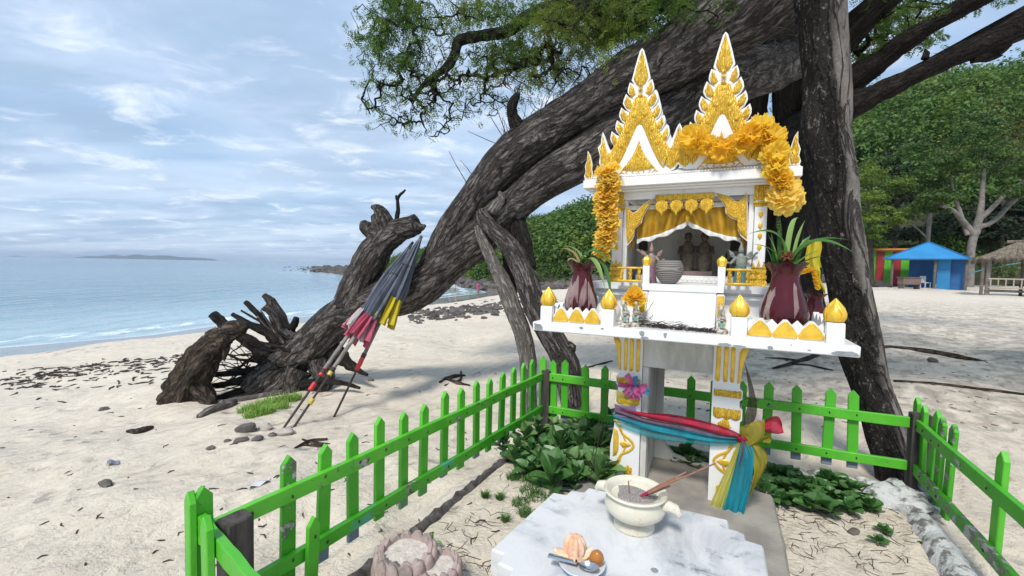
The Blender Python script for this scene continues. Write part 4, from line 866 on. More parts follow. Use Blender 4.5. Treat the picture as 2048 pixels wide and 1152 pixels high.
# ---- table slab with chipped edge
slab = part('table_slab', MB().box((0, .5, .78), (1.204, 1.0, .04), bev=.004), WHITE)
rng = np.random.default_rng(12)
for cx, cz, w, h in ((-.575,.778,.050,.034),(-.375,.788,.016,.012),(-.283,.792,.010,.008),(-.120,.785,.022,.02),(-.108,.768,.03,.012),(-.030,.786,.016,.022),(.185,.768,.05,.012),(.235,.766,.05,.008),(.335,.770,.022,.012),(.565,.770,.075,.018),(.455,.772,.012,.005),(.40,.786,.005,.004)):
    poly = [(cx+w/2*(.7+.6*rng.random())*math.cos(q), min(.7985, max(.7615, cz+h/2*(.7+.6*rng.random())*math.sin(q)))) for q in np.linspace(0, 6.283, 11, endpoint=False)]
    MB().prism(poly, -.0009, .002).build('chip', GREYCHIP, slab, False)
# ---- lotus buds on their posts, petal parapets
def bud_mesh():
    prof_ = [(.012,0),(.026,.004),(.033,.018),(.0335,.032),(.027,.050),(.015,.066),(.006,.077),(.001,.084)]
    fn = lambda i, a, r, z: (r*(1+.07*math.cos(4*a)+.04*math.cos(8*a+i)), z+.003*math.cos(4*a)*(z > .02)); m = MB().lathe(prof_, 24, fn=fn)
    for k in range(4):
        a0 = k*math.pi/2+.4; m.tube([(r*1.06*math.cos(a0+.25*math.sin(i)), r*1.06*math.sin(a0+.25*math.sin(i)), z) for i, (r, z) in enumerate(prof_[1:])], .0022, 4)
    return m.mesh('bud')
BUD = bud_mesh()
for x, y in ((-.545,.045),(-.268,.045),(.232,.045),(.533,.045)):
    po = part('post', MB().box((x, y, .836), (.056, .056, .074), bev=.003, taper=.96), WHITE); bd = link('lotus_bud', BUD, GOLD_S, po); bd.location = (x, y, .872)
    bd.rotation_euler = (0, 0, RNG.uniform(0, 1.5))
def parapet(pts_gold, x0, x1):
    n = len(pts_gold); w = (x1-x0)/n; poly = [(x0, .7995)]
    for k in range(n): c = x0+w*(k+.5); poly += [(x0+w*k, .830), (c-.006, .872), (c+.006, .872)]
    poly += [(x1, .830), (x1, .7995)]; poly = poly[::-1]
    o = part('parapet', MB().prism(poly, .030, .052), WHITE, None, False)
    bw = [(x0, .7995)]
    for k in range(n+1): c = x0+w*k; bw += [(c-w*.28, .846), (c, .870), (c+w*.28, .846)]
    bw = [(min(max(x, x0), x1), z) for x, z in bw]+[(x1, .7995)]; MB().prism(bw[::-1], .0525, .066).build('rear_scallop', WHITE, o, False)
    for k in range(n):
        c = x0+w*(k+.5); q = [(c-w*.47,.806),(c-w*.50,.818),(c-w*.30,.846),(c-.004,.866),(c+.004,.866),(c+w*.30,.846),(c+w*.50,.818),(c+w*.47,.806)]
        MB().pillow(q[::-1], .0296, .009).build('lotus_petal', GOLD_S, o); MB().rope([(c-w*.46,.814),(c-w*.24,.840),(c,.860),(c+w*.24,.840),(c+w*.46,.814)], .023, .0035).build('petal_rib', GOLD_S, o)
parapet([0]*3, -.514, -.298); parapet([0]*3, .262, .504)
for sx in (-1, 1):
    poly = [(.08, .7995)]
    for k in range(12): c = .08+.86*(k+.5)/12; poly += [(.08+.86*k/12, .845), (c, .873)]
    poly += [(.94,.845), (.94,.7995)]; m = MB().prism(poly, 0, .022); V = m.v[0]; m.v[0] = np.stack([sx*(.552)-V[:, 1]+.011, V[:, 0], V[:, 2]], -1); part('side_parapet', m, WHITE, None, False)

# ---- house plinth, steps, floor
m = MB()
for hx, y0, z0, z1 in ((.43,.335,.7995,.832),(.415,.350,.832,.846),(.395,.372,.846,.905),(.405,.362,.905,.918),(.418,.348,.918,.935),(.41,.356,.935,.948),(.432,.330,.948,.981)): m.box((0, (y0+.96)/2, (z0+z1)/2), (2*hx, .96-y0, z1-z0-.0002))
part('plinth', m, WHITE, None, False)
m = MB(); m.box((.008, .30, .9655), (.34, .085, .030)); part('porch_floor', m, WHITE, None, False)
ns = 6
for k in range(ns):
    z1 = .975-(k)*(.165/ns)-.02; y0 = .262-k*.024
    part('step', MB().box((.008, (y0+.345)/2, (.7998+z1)/2), (.286-.0006*k, .345-y0, z1-.7998), bev=.004), WHITE)
for x in (-.150, .167):
    ck = part('stair_cheek', MB().box((x, .26, .872), (.030, .14, .145), bev=.004), WHITE)
    for dx in (-.009, 0, .009): MB().box((x+dx, .187, .898), (.008, .010, .09), bev=.003).build('flute', GOLD_S, ck)
# ---- newels, gold railings
for sx, nx0, cx in ((-1, -.150, -.292), (1, .167, .292)):
    nw = part('newel', MB().box((nx0, .285, 1.020), (.030, .030, .088), bev=.002), WHITE)
    fn = lambda i, a, r, z: (r*(1+.10*math.cos(6*a)*(1 if i > 1 else 0)), z); MB().lathe([(.014,1.063),(.018,1.068),(.016,1.074),(.0195,1.084),(.017,1.096),(.008,1.106),(.001,1.112)], 18, (nx0,.285,0), fn=fn).build('newel_bud', GOLD_S, nw)
    a, b = nx0+sx*.015, cx-sx*.004; rl = part('handrail', MB().box(((a+b)/2, .30, 1.052), (abs(b-a), .018, .010), bev=.003), GOLD_S); part('bottom_rail', MB().box(((a+b)/2, .30, .990), (abs(b-a), .018, .010), bev=.003), GOLD_S)
    for k in range(3):
        x = lerp(a, b, (k+.5)/3); MB().lathe([(.007,.995),(.0085,1.004),(.006,1.012),(.010,1.026),(.007,1.038),(.009,1.047)], 12, (x,.30,0)).build('baluster', GOLD, rl)
# ---- columns with gold capitals, lozenges and bases
for x in (-.315, .315):
    for y, front in ((.42, True), (.86, False)):
        cl = part('column', MB().box((x, y, 1.205), (.048, .048, .452), bev=.002), WHITE)
        if not front: continue
        m = MB().box((x, y, 1.395), (.058, .058, .066), bev=.004).box((x, y, 1.352), (.062, .062, .012), bev=.004); m.box((x, y, 1.340), (.054, .054, .014), bev=.004)
        for q in (-.018, 0, .018): m.box((x+q, y-.029, 1.398), (.012, .006, .054), bev=.002)
        m.build('capital', GOLD, cl)
        for z in (1.30, 1.25, 1.205, 1.155): MB().pillow([(x, z-.018), (x+.009, z-.004), (x+.008, z+.006), (x, z+.018), (x-.008, z+.006), (x-.009, z-.004)], y-.024, .006).build('lozenge', GOLD_S, cl)
        m = MB()
        for w, z0, z1 in ((.068,.981,1.004),(.060,1.004,1.012),(.066,1.012,1.030),(.058,1.030,1.038),(.062,1.038,1.056),(.054,1.056,1.066)): m.box((x, y, (z0+z1)/2), (w, w, z1-z0), bev=.002)
        for k in range(3): m.pillow([(x-.03+.02*k, 1.058), (x-.01+.02*k, 1.058), (x-.02+.02*k, 1.098-.012*abs(k-1))], y-.025, .006)
        m.build('column_base', GOLD, cl)
    part('door_jamb', MB().box((x*.885, .432, 1.185), (.022, .03, .41), bev=.002), WHITE)
wl = MB().box((0, .85, 1.19), (.58, .02, .42)); part('back_wall', wl, CREAM, None, False)
for x in (-.297, .297): part('side_wall', MB().box((x, .655, 1.19), (.018, .37, .42)), CREAM, None, False)
for x in (-.25, .235):
    wn_ = part('window', MB().box((x, .838, 1.19), (.05, .006, .07)), ROOF, None, False); wn_.data.materials[0] = POSTWOOD
dais = part('dais', MB().box((.0, .72, 1.0), (.50, .26, .036), bev=.003), WHITE); m = MB()
for k in range(22): m.ell((-.235+k*.0225, .589, .999), (.010, .004, .009), 8, 5)
m.build('dais_scallops', WHITE, dais)
part('lintel', MB().box((0, .432, 1.4085), (.60, .05, .037)), WHITE, None, False)
# pelmet with four gold drops
pm = part('pelmet', MB().box((-.006, .400, 1.392), (.262, .014, .030), bev=.003), GOLD)
for k in range(4):
    x = -.105+.066*k; sh = [(x, 1.300), (x+.008, 1.318), (x+.026, 1.334), (x+.031, 1.356), (x+.022, 1.374), (x, 1.384), (x-.022, 1.374), (x-.031, 1.356), (x-.026, 1.334), (x-.008, 1.318)]
    d = MB().pillow(sh, .3925, .008).build('drop', GOLD, pm); m = MB()
    for f in (.72, .45): m.rope([(x+(u-x)*f, 1.352+(v-1.352)*f) for u, v in sh+[sh[0]]], .3855, .0022)
    m.build('drop_ring', GOLD_S, pm)
pv = part('valance', MB().box((-.002, .428, 1.352), (.53, .012, .020)), CREAM, None, False); MB().pillow([(.012,1.262),(.022,1.29),(.016,1.318),(.012,1.33),(.004,1.318),(.002,1.29)], .418, .008).build('centre_drop', GOLD, pv)
# parted curtain, gold with a white hem
def curtain(sgn):
    def f(u, v):
        x = .012+sgn*(.002+.235*u); zl = 1.283-.088*u**.9-.012*math.sin(math.pi*u); z = lerp(1.372, zl, v); th = u*1.6+(1-v)*.35*(1-u)
        return (x, .440+.010*math.sin(th*17)*(.25+.75*v)+.006*v, z)
    def h(u, v):
        q = f(u, .985); return (q[0], q[1]-.004-.002*math.sin(v*3), q[2]-.020*v*(1+.25*math.sin(u*20)))
    c_ = part('curtain', MB().surf(f, 44, 14), GOLDCLOTH); MB().surf(h, 44, 4).build('hem', WHITE, c_)
t = NT('gold_cloth'); GOLDCLOTH = t.fin(t.mix(t.ramp(t.noise(12, 4), .35, .7), (.58,.33,.018), (.42,.22,.012)), .42, .25, t.bump(t.noise(90, 3), .001), .5)
curtain(-1); curtain(1)
for sgn in (-1, 1):
    tl_ = MB().surf(lambda u, v: (sgn*(.238+.018*u)+.006*math.sin(v*4), .436+.006*math.sin(u*9), lerp(1.20, 1.145-.02*u, v)), 6, 8); part('curtain_tail', tl_, GOLDCLOTH)
# gold flame brackets in the door corners
def bracket(pxs, b):
    poly = [SH(1160+x/4.267, 330+y/4.267, b) for x, y in pxs]; P = np.array(poly)
    ar = sum(P[i][0]*P[(i+1) % len(P)][1]-P[(i+1) % len(P)][0]*P[i][1] for i in range(len(P)))
    if ar < 0: P = P[::-1]
    c = P.mean(0); o = part('bracket', MB().prism([tuple(c+(q-c)*1.06) for q in P], b-.004, b+.008), WHITE, None, False)
    m = MB(); n = len(P); V = [(x, b-.0045, z) for x, z in P]+[(c[0]+(x-c[0])*.86, b-.013, c[1]+(z-c[1])*.86) for x, z in P]; m.add(V, [(i, (i+1) % n, (i+1) % n+n, i+n) for i in range(n)]+[tuple(range(n, 2*n))]); m.build('flame_relief', GOLD, o, False)
    return o, c
o, c = bracket([(398,335),(432,392),(455,412),(480,400),(540,338),(625,285),(575,372),(548,420),(532,452),(524,490),(470,540),(462,600),(440,640),(405,680),(396,600),(396,450)], .408)
for s_ in (.020, .010): MB().rope([(c[0]+.006+s_*math.cos(q), c[1]+.012+s_*math.sin(q)) for q in np.linspace(0, 6.283, 16)], .394, .0028).build('scroll', GOLD_S, o)
o, c = bracket([(1420,235),(1392,288),(1350,318),(1330,318),(1262,262),(1155,238),(1215,315),(1245,360),(1248,410),(1290,450),(1345,470),(1345,545),(1368,592),(1425,640),(1424,500),(1424,350)], .408)
for s_ in (.024, .012): MB().rope([(c[0]-.004+s_*math.cos(q), c[1]+.016+s_*math.sin(q)) for q in np.linspace(0, 6.283, 16)], .394, .0028).build('scroll', GOLD_S, o)
# ---- eaves and roof
m = MB(); ex_ = .466
for hx, y0, y1, z0, z1 in ((.425,.372,.93,1.427,1.437),(.440,.356,.945,1.437,1.446),(ex_,.330,.97,1.446,1.486),(ex_-.006,.336,.964,1.486,1.492)): m.box((-.012, (y0+y1)/2, (z0+z1)/2), (2*hx, y1-y0, z1-z0-.0002), bev=.002)
part('eaves', m, WHITE, None, False)
m = MB(); m.add([(-.478+.012,.336,1.4925),(.454-.012,.336,1.4925),(.40,.40,1.528),(-.43,.40,1.528),(-.466,.964,1.4925),(.442,.964,1.4925),(.40,.92,1.528),(-.43,.92,1.528)], [(0,1,2,3),(5,4,7,6),(4,0,3,7),(1,5,6,2),(3,2,6,7)]); part('roof_skirt', m, WHITE, None, False)
m = MB()
for k in range(70): m.ell((-.462+.013*k, .3385, 1.4965), (.0045,.004,.004), 6, 4)
part('bead_row', m, WHITE)
Z0 = 1.512; U = .000662
half = [(457,193),(472,212),(486,262),(503,325),(517,385),(523,412),(500,446),(536,424),(548,462),(550,492),(532,522),(500,556),(540,528),(561,502),(577,540),(582,572),(562,608),(524,644),(568,620),(592,596),(604,630),(607,658),(590,694),(552,730),(596,708),(621,686),(631,720),(632,748),(614,782),(580,816),(628,790),(658,762),(666,795),(667,822),(652,856),(622,898),(668,900),(690,850),(712,790),(726,760),(735,810),(738,850),(760,872),(752,905),(742,940),(748,985),(735,1030),(705,1075),(672,1090)]
HALF = [((x-457)*U, Z0+(1085-y)*U) for x, y in half]
def gable(cx, yf, rear=False, z_off=0.0):
    right_ = [(cx+u, z+z_off) for u, z in HALF]; left_ = [(cx-u, z+z_off) for u, z in HALF[1:]]; poly = left_[::-1]+right_
    sg = 1 if not rear else -1
    o = part('gable', MB().prism(poly[::-1], yf, yf+.026), WHITE, None, False)
    if rear: return
    y = yf-.0005; K = lambda x, q: (cx+(x-457)*U, Z0+z_off+(1085-q)*U); Kl = lambda x, q: (cx-(x-457)*U, Z0+z_off+(1085-q)*U)
    MB().pillow([K(457,203), K(434,285), K(414,362), K(405,408), K(425,448), K(457,462), K(489,448), K(509,408), K(500,362), K(480,285)], y, .012, K(457,370)).build('spire_relief', GOLD, o)
    m = MB(); m.tube([(cx, y-.010, K(457, q)[1]) for q in (235, 300, 360)], [.002,.004,.005], 6); [m.ell((cx, y-.008, K(457, q)[1]), (.011, .006, .010), 8, 6) for q in (455, 490, 530, 575)]; m.build('spire_beads', GOLD, o)
    leaves = [(529,432,516,530,541,485),(553,512,533,612,572,565),(583,607,562,698,598,650),(612,697,592,785,624,742),(650,772,630,868,658,815)]
    for K_ in (K, Kl):
        for tx, ty, bx, by, ox, oy in leaves:
            q = [K_(tx, ty+3), K_(ox+1, oy), K_(lerp(bx, ox, .55)+4, lerp(by, oy, .2)), K_(bx, by+6), K_(bx-24, by-16), K_(lerp(bx, tx, .6)-18, lerp(by, ty, .6))]
            if K_ is Kl: q = q[::-1]
            MB().pillow(q[::-1], y, .007).build('flame_leaf', GOLD, o)
        # the rake: a thick gold band from the neck to the foot
        band = [(457,520),(500,545),(528,625),(570,730),(610,820),(648,890),(680,940)]; inn = [(457,735),(474,745),(495,790),(528,870),(566,955),(602,1025),(630,1065)]; m = MB(); V = []
        for (a, b), (c, d) in zip(band, inn):
            A_, C_ = K_(a, b), K_(c, d)
            for t_, h in ((0, 0), (.15, .009), (.5, .014), (.85, .009), (1, 0)): V.append((lerp(A_[0], C_[0], t_), y-h, lerp(A_[1], C_[1], t_)))
        Fc = [(i*5+j, i*5+j+1, (i+1)*5+j+1, (i+1)*5+j) for i in range(len(band)-1) for j in range(4)]
        if K_ is K: Fc = [f[::-1] for f in Fc]
        m.add(V, Fc)
        for q in (670, 780, 880): c_ = K_(lerp(490, 600, (q-650)/260), q); m.ell((c_[0], y-.011, c_[1]), (.013,.008,.015), 8, 6)
        m.build('rake_band', GOLD, o)
        ft = [K_(x, q) for x, q in ((640,1040),(650,960),(690,910),(712,830),(724,785),(730,850),(748,885),(738,940),(736,1010),(715,1050),(680,1072))]
        if K_ is Kl: ft = ft[::-1]
        MB().pillow(ft[::-1], y, .012).build('foot_flame', GOLD, o)
    tri = [(457,850),(480,915),(508,970),(545,1020),(575,1056),(510,1066),(457,1070),(404,1066),(339,1056),(369,1020),(406,970),(434,915)]
    MB().pillow([K(*q) for q in tri], y, .010, K(457, 1000)).build('tympanum_relief', GOLD, o); m = MB()
    for K_ in (K, Kl):
        m.rope([K_(457,1080), K_(480,1092), K_(500,1080), K_(490,1068)], y-.001, .0022); m.rope([K_(505,1095), K_(530,1090), K_(545,1072), K_(530,1066)], y-.001, .0022); m.rope([K_(545,1095), K_(575,1075), K_(600,1090), K_(560,1050)], y-.001, .0022)
    m.build('scrollwork', GOLD, o)
for cx, dz in ((-.217, 0), (.143, .004)):
    gable(cx, .366, False, dz); gable(cx, .90, True, dz)
    m = MB(); hw, zr = .150, Z0+.215; m.add([(cx-hw,.392,Z0+.005),(cx+hw,.392,Z0+.005),(cx,.392,zr),(cx-hw,.90,Z0+.005),(cx+hw,.90,Z0+.005),(cx,.90,zr)], [(0,2,5,3),(1,4,5,2),(0,1,2),(3,5,4)]); part('gable_roof', m, ROOF, None, False)
for x, y in ((-.455,.352),(.425,.352),(-.455,.94),(.425,.94)):
    z = 1.490; sx = -1 if x < 0 else 1; q = [(-.018,0),(.016,0),(.020,.03),(.014,.055),(.017,.075),(.004,.125),(-.008,.145),(-.010,.10),(-.020,.07),(-.016,.045),(-.023,.02)]; poly = [(x-sx*u, z+v) for u, v in q]
    if sx > 0: poly = poly[::-1]
    f = part('corner_finial', MB().prism(poly[::-1], y-.008, y+.008), WHITE, None, False)
    if y < .5: MB().pillow([(x-sx*u*.8, z+.006+v*.92) for u, v in (q if sx < 0 else q[::-1])][::-1], y-.0085, .008).build('finial_relief', GOLD, f)

# ================================================================ garlands, vases, figures and cloth on the shrine
def petal_mat(name, ca, cb, cc, tr=.35):
    t = NT(name); col = t.mix(t.ramp(t.objrand(), .1, .9), ca, cb); col = t.mix(t.ramp(t.noise(3.0, 4), .45, .7, 0, .7), col, cc)
    t.fin(col, .6, 0, None, .25); return t.translucent(col, tr)
PETAL_O = petal_mat('orange_petals', (.97,.72,.08), (.97,.62,.04), (.97,.80,.24), .55); PETAL_Y = petal_mat('yellow_petals', (.97,.76,.18), (.96,.66,.09), (.97,.82,.34), .5)
def flower_mesh(seed, layers=5, flat=.5, cols=54):
    rng = np.random.default_rng(seed); m = MB()
    for l in range(layers):
        R_ = 1.0-.085*l+rng.uniform(-.05, .05); z0 = flat*(-.5+.22*l); k1, k2, p1, p2, p3 = rng.integers(6, 10), rng.integers(15, 22), *rng.uniform(0, 6.28, 3); cup = .02+.10*l
        def f(u, v):
            a = u*2*math.pi; rr = R_*(.12+.88*v)*(1+.10*math.sin(k1*a+p1)*v+.05*math.sin(k2*a+p2)*v); return (rr*math.cos(a), rr*math.sin(a), z0+flat*(cup*v*v*2+.22*v**1.5*math.sin(k1*a+p3)+.13*v**2*math.sin(k2*a+p1)))
        m.surf(f, cols, 4)
    return m.mesh('flower')
FL_O = [flower_mesh(s_, 5, .62) for s_ in (1, 2, 3)]; FL_Y = [flower_mesh(s_, 4, .40) for s_ in (4, 5, 6)]
for me in FL_O: me.materials.append(PETAL_O)
for me in FL_Y: me.materials.append(PETAL_Y)
def garland(name, label, rows):
    o = thing(name, label, 'garland', SM0, SANG); pts = []
    for i, (px, py, rp, b, ax, ms) in enumerate(rows):
        p = SP(px, py, b); w = to_world(p); r = PXR(rp, w[1])*.92*math.cos(math.atan((px-1024)/F_PX)); fl = link('flower', ms[i % 3], None, o); fl.location = p.tolist(); fl.scale = (r, r, r*(1.0 if ms is FL_O else 1.05))
        q = Vector(ax).to_track_quat('Z', 'Y').to_euler(); fl.rotation_euler = q; fl.rotation_euler.rotate_axis('Z', RNG.uniform(0, 6)); pts.append(p)
    MB().tube(pts, .004, 5).build('string', PETAL_Y, o); return o
rows = []
for i in range(13):
    py = 338+i*13.2; rows.append((1214+3*math.sin(i*.9)-(6 if i > 8 else 0)*(i-8)/4, py, 29-(2 if i > 6 else 0)-2*(i % 2)-(3 if i == 12 else 0), .285, (RNG.normal(0, .18), -.42+RNG.normal(0, .12), 1), FL_Y))
rows += [(1207, 512, 16, .285, (.2,-.5,1), FL_Y)]
garland('flower_garland', 'string of flattened pale yellow paper flowers hanging down the left column', rows)
rows = [(1386,276,33,.315,(-.4,-1,.2),FL_O),(1416,292,25,.31,(.2,-1,-.5),FL_O),(1443,300,30,.305,(-.2,-1,-.5),FL_O),(1474,290,27,.305,(.5,-1,-.2),FL_O),(1499,272,33,.30,(.2,-1,.3),FL_O),(1521,254,33,.315,(.2,-.6,.9),FL_O),(1545,276,33,.315,(.5,-.7,.6),FL_O),(1551,306,36,.30,(.2,-1,.1),FL_O),(1552,338,33,.30,(.1,-.7,.8),FL_O),(1562,360,30,.31,(.3,-.4,1),FL_O),
        (1572,366,40,.33,(.5,-.7,.5),FL_Y),(1572,388,44,.32,(.1,-.8,.6),FL_Y),(1574,402,38,.315,(.1,-.8,-.2),FL_Y)]
o = garland('flower_garland', 'thick orange paper flower garland looped over the right gable and eave', rows)
for k in (0, 2, 5, 8): pass

# ---- vases
t = NT('maroon_glaze'); col = t.mix(t.ramp(t.noise(6, 4), .35, .7), (.075,.008,.014), (.035,.005,.008)); MAROON = t.fin(col, .16, 0, t.bump(t.noise(30, 3), .0008), .35, .12)
ETCH = paint('etched_line', (.36,.26,.24), (.25,.17,.16), 20, .5, 0)
VP = [(.24,0),(.30,.015),(.36,.10),(.405,.20),(.415,.28),(.395,.38),(.345,.50),(.285,.62),(.240,.74),(.228,.82),(.245,.88),(.31,.95),(.37,1.0),(.35,1.0),(.29,.955),(.215,.87),(.205,.80),(.22,.6),(.2,.3)]
def vase(label, px, b, H, wide, etched, seed, rot=0.0):
    x, _ = SH(px, 600, b); o = thing('vase', label, 'vase', to_world((x, b, .8005)), SANG+rot); fn = lambda i, a, r, z: (r*H*wide*(1+(.05*math.sin(7*a) if 10 < i < 15 else 0)), z*H+(.018*H*math.sin(7*a+.5) if 10 < i < 15 else 0))
    MB().lathe(VP, 48, fn=fn).build('body', MAROON, o); rr = lambda z: float(np.interp(z, [q[1] for q in VP[:13]], [q[0] for q in VP[:13]]))*H*wide
    rng = np.random.default_rng(seed); m = MB()
    for c in range(etched):
        a0 = -math.pi/2+rng.uniform(-1.5, 1.5); z0 = rng.uniform(.05, .3); w = rng.uniform(.18, .42)
        for k in range(rng.integers(5, 9)):
            sc = 1-.10*k; sgn = 1 if c % 2 else -1
            m.tube([(rr(z)*1.004*math.cos(a), rr(z)*1.004*math.sin(a), z*H) for z, a in [(min(.80, z0+.055*k*.6+.50*sc*math.sin(q)), a0+sgn*(w*sc*(1-math.cos(q))+.05*k)) for q in np.linspace(.05, 1.55, 9)]], .0011*(H/.2), 4)
    e = m.build('etching', ETCH, o); e['kind'] = 'stuff'; return o, np.array([x, b, .8])
hL = SH(1165, 527, .2)[1]-.8; hR = SH(1568, 527, .2)[1]-.8
VL, vL = vase('dusky maroon vase etched with pale leaves, on the left of the shrine table', 1163, .20, hL, .72, 12, 1); VR, vR = vase('large glossy maroon vase on the right of the shrine table', 1569, .20, hR, .74, 4, 2)
V3, v3 = vase('small dark red vase half hidden behind the large maroon one', 1630, .55, .15, .85, 1, 3)
# ---- leaves in the vases
def leaf_paint(name, ca, cb, rough=.35, tr=.25):
    t = NT(name); col = t.mix(t.ramp(t.noise(9, 4, .5, t.map((1,1,.4))), .3, .7), ca, cb); col = t.mix(t.math('MULTIPLY', t.objrand(), .5), col, tuple(q*1.5 for q in cb)); t.fin(col, rough, 0, None, .45); return t.translucent(col, tr)
STRAP = leaf_paint('strap_leaf', (.040,.115,.025), (.075,.19,.04)); STRAP_L = leaf_paint('light_leaf', (.16,.28,.06), (.22,.34,.10)); DRY = leaf_paint('dry_leaf', (.30,.23,.10), (.38,.27,.14), .7)
def blade(p0, p1, p2, w, n=10, up=(0,-.4,1)):
    p0, p1, p2 = map(np.asarray, (p0, p1, p2)); m = MB(); V = []
    for i in range(n+1):
        t_ = i/n; c = (1-t_)**2*p0+2*t_*(1-t_)*p1+t_*t_*p2; d = nrm(2*(1-t_)*(p1-p0)+2*t_*(p2-p1)); s_ = nrm(np.cross(d, up)); u_ = np.cross(s_, d); ww = w*(.35+.65*math.sin(math.pi*min(1, .18+.82*t_*.95)))*(1 if t_ < .75 else max(.04, (1-t_)/.25))
        V += [c-s_*ww+u_*ww*.35, c, c+s_*ww+u_*ww*.35]
    return m.add(V, [(i*3+j, i*3+j+1, (i+1)*3+j+1, (i+1)*3+j) for i in range(n) for j in (0, 1)])
def bouquet(label, v, rows, top):
    o = thing('leafy_stems', label, 'plant', to_world((v[0], v[1], v[2]+top)), SANG); L0 = np.array([v[0], v[1], v[2]+top])
    for (p0, p1, p2, w, mt, db) in rows:
        q = [SP(*p0, v[1])-L0, SP(*p1, v[1]+db*.5)-L0, SP(*p2, v[1]+db)-L0]; blade(*q, w).build('leaf', mt, o)
    return o
o = bouquet('long dark green strap leaves standing in the large maroon vase', vR, [
 ((1570,525),(1575,440),(1492,470),.014,STRAP,-.06),((1572,525),(1580,430),(1598,436),.010,STRAP_L,.02),((1580,525),(1620,450),(1712,508),.017,STRAP,-.05),((1580,525),(1615,465),(1700,480),.013,STRAP,.06),((1565,528),(1550,490),(1500,488),.008,STRAP,-.1),
 ((1555,528),(1548,490),(1536,470),.008,STRAP_L,-.03),((1550,528),(1545,500),(1543,466),.007,STRAP,.0),((1560,528),(1556,480),(1560,455),.008,STRAP,-.02),((1545,528),(1538,500),(1528,492),.006,STRAP,-.02),((1590,528),(1604,490),(1622,470),.012,STRAP,.04),
 ((1592,530),(1610,510),(1640,500),.006,STRAP_L,-.02),((1592,530),(1602,500),(1606,478),.006,STRAP_L,.02),((1595,530),(1625,515),(1648,512),.006,STRAP_L,.0),((1585,525),(1590,480),(1610,440),.006,STRAP_L,.03)], hR-.02)
x, z = SH(1573, 514, .2); rng = np.random.default_rng(2); m = MB()
for i in range(60):
    d = nrm(rng.normal(size=3)); c = d*np.array([.020,.020,.022]); m.tube([c*.5, c, c*1.25+rng.normal(0, .003, 3)], [.006,.005,.001], 5)
q = m.build('cut_crown', paint('dry_crown', (.20,.07,.02), (.11,.035,.012), 60, .9, .004, 200), o); q.location = (x-vR[0], 0, z-(.8+hR-.02))
bouquet('drooping half withered leaves in the dusky maroon vase', vL, [
 ((1165,528),(1180,470),(1232,540),.010,STRAP,-.05),((1168,528),(1190,490),(1212,585),.012,STRAP_L,-.06),((1165,528),(1175,480),(1245,502),.009,STRAP,.02),((1160,530),(1150,492),(1118,498),.008,DRY,.03),((1162,528),(1170,500),(1128,490),.007,STRAP_L,.02),
 ((1170,528),(1200,510),(1200,560),.008,DRY,-.04),((1172,528),(1185,500),(1190,540),.009,DRY,-.02),((1160,528),(1165,505),(1172,515),.010,STRAP_L,-.03),((1168,528),(1195,520),(1218,512),.006,STRAP,-.02),((1158,528),(1140,510),(1135,524),.008,DRY,-.02),((1180,520),(1215,500),(1224,610),.010,STRAP,-.04)], hL-.02)
# marigold string and yellow ribbon round the little vase
o = thing('marigold_string', 'short orange marigold string with a yellow ribbon on the small hidden vase', 'garland', SM0, SANG)
for px, py in [(1598+5*k, 545-1.2*k) for k in range(6)]+[(1628+1.5*k, 540+7*k) for k in range(6)]:
    f = link('flower', FL_O[0], None, o); f.location = SP(px, py, .45).tolist(); f.scale = (.011,.011,.014); f.rotation_euler = (1.2, RNG.uniform(0, 3), 0)
MB().surf(lambda u, v: SP(1628+22*v+8*u*(1-v)+2*math.sin(v*9), 540+55*v-10*u, .47+.01*math.sin(u*8)), 6, 10).build('ribbon', leaf_paint('yellow_ribbon', (.70,.60,.03), (.55,.50,.02)), o)
MB().surf(lambda u, v: SP(1612+30*u+2*math.sin(v*7), 480+55*v, .56+.012*math.sin(u*9)), 8, 8).build('ribbon', leaf_paint('yellow_cloth', (.66,.52,.04), (.50,.44,.03)), o)

# ---- urn, jars, figures
t = NT('banded_stone'); w1 = t.n.new('ShaderNodeTexWave'); w1.wave_type = 'RINGS'; w1.inputs['Scale'].default_value = 26; w1.inputs['Distortion'].default_value = 2.5; t.t.links.new(t.map((1,.3,1.5), (0,0,0), (-.03,.0,-.10)), w1.inputs['Vector'])
URN = t.fin(t.mix(w1.outputs['Fac'], (.13,.12,.115), (.27,.25,.235)), .7, 0, t.bump(w1.outputs['Fac'], .002), .3)
x, _ = SH(1338, 545, .335); o = MB().lathe([(.030,0),(.038,.006),(.055,.03),(.064,.06),(.062,.085),(.052,.104),(.048,.108),(.042,.104),(.040,.09)], 32).build('stone_urn', URN); o.location = to_world((x, .335, .982)).tolist(); o.rotation_euler = (0,0,SANG); tag(o, 'round grey banded stone urn at the top of the shrine steps', 'urn')
t = NT('porcelain'); PORC = t.fin(t.mix(t.ramp(t.noise(9, 5), .5, .7, 0, .5), (.74,.73,.70), (.55,.53,.49)), .25, 0, None, .5)
t = NT('painted_porcelain'); zz = t.math('MULTIPLY', t.ramp(t.noise(32, 4), .52, .56), t.ramp(t.noise(6, 2), .35, .55)); PORC_F = t.fin(t.mix(zz, (.70,.70,.68), (.30,.36,.33)), .25, 0, None, .5)
x, _ = SH(1524, 620, .11); o = MB().lathe([(.028,0),(.045,.004),(.052,.02),(.053,.04),(.046,.058),(.040,.062),(.036,.060),(.034,.04)], 28).build('porcelain_pot', PORC_F); o.location = to_world((x-.006, .125, .8005)).tolist(); tag(o, 'low white pot with faint flower print beside the large maroon vase', 'pot')
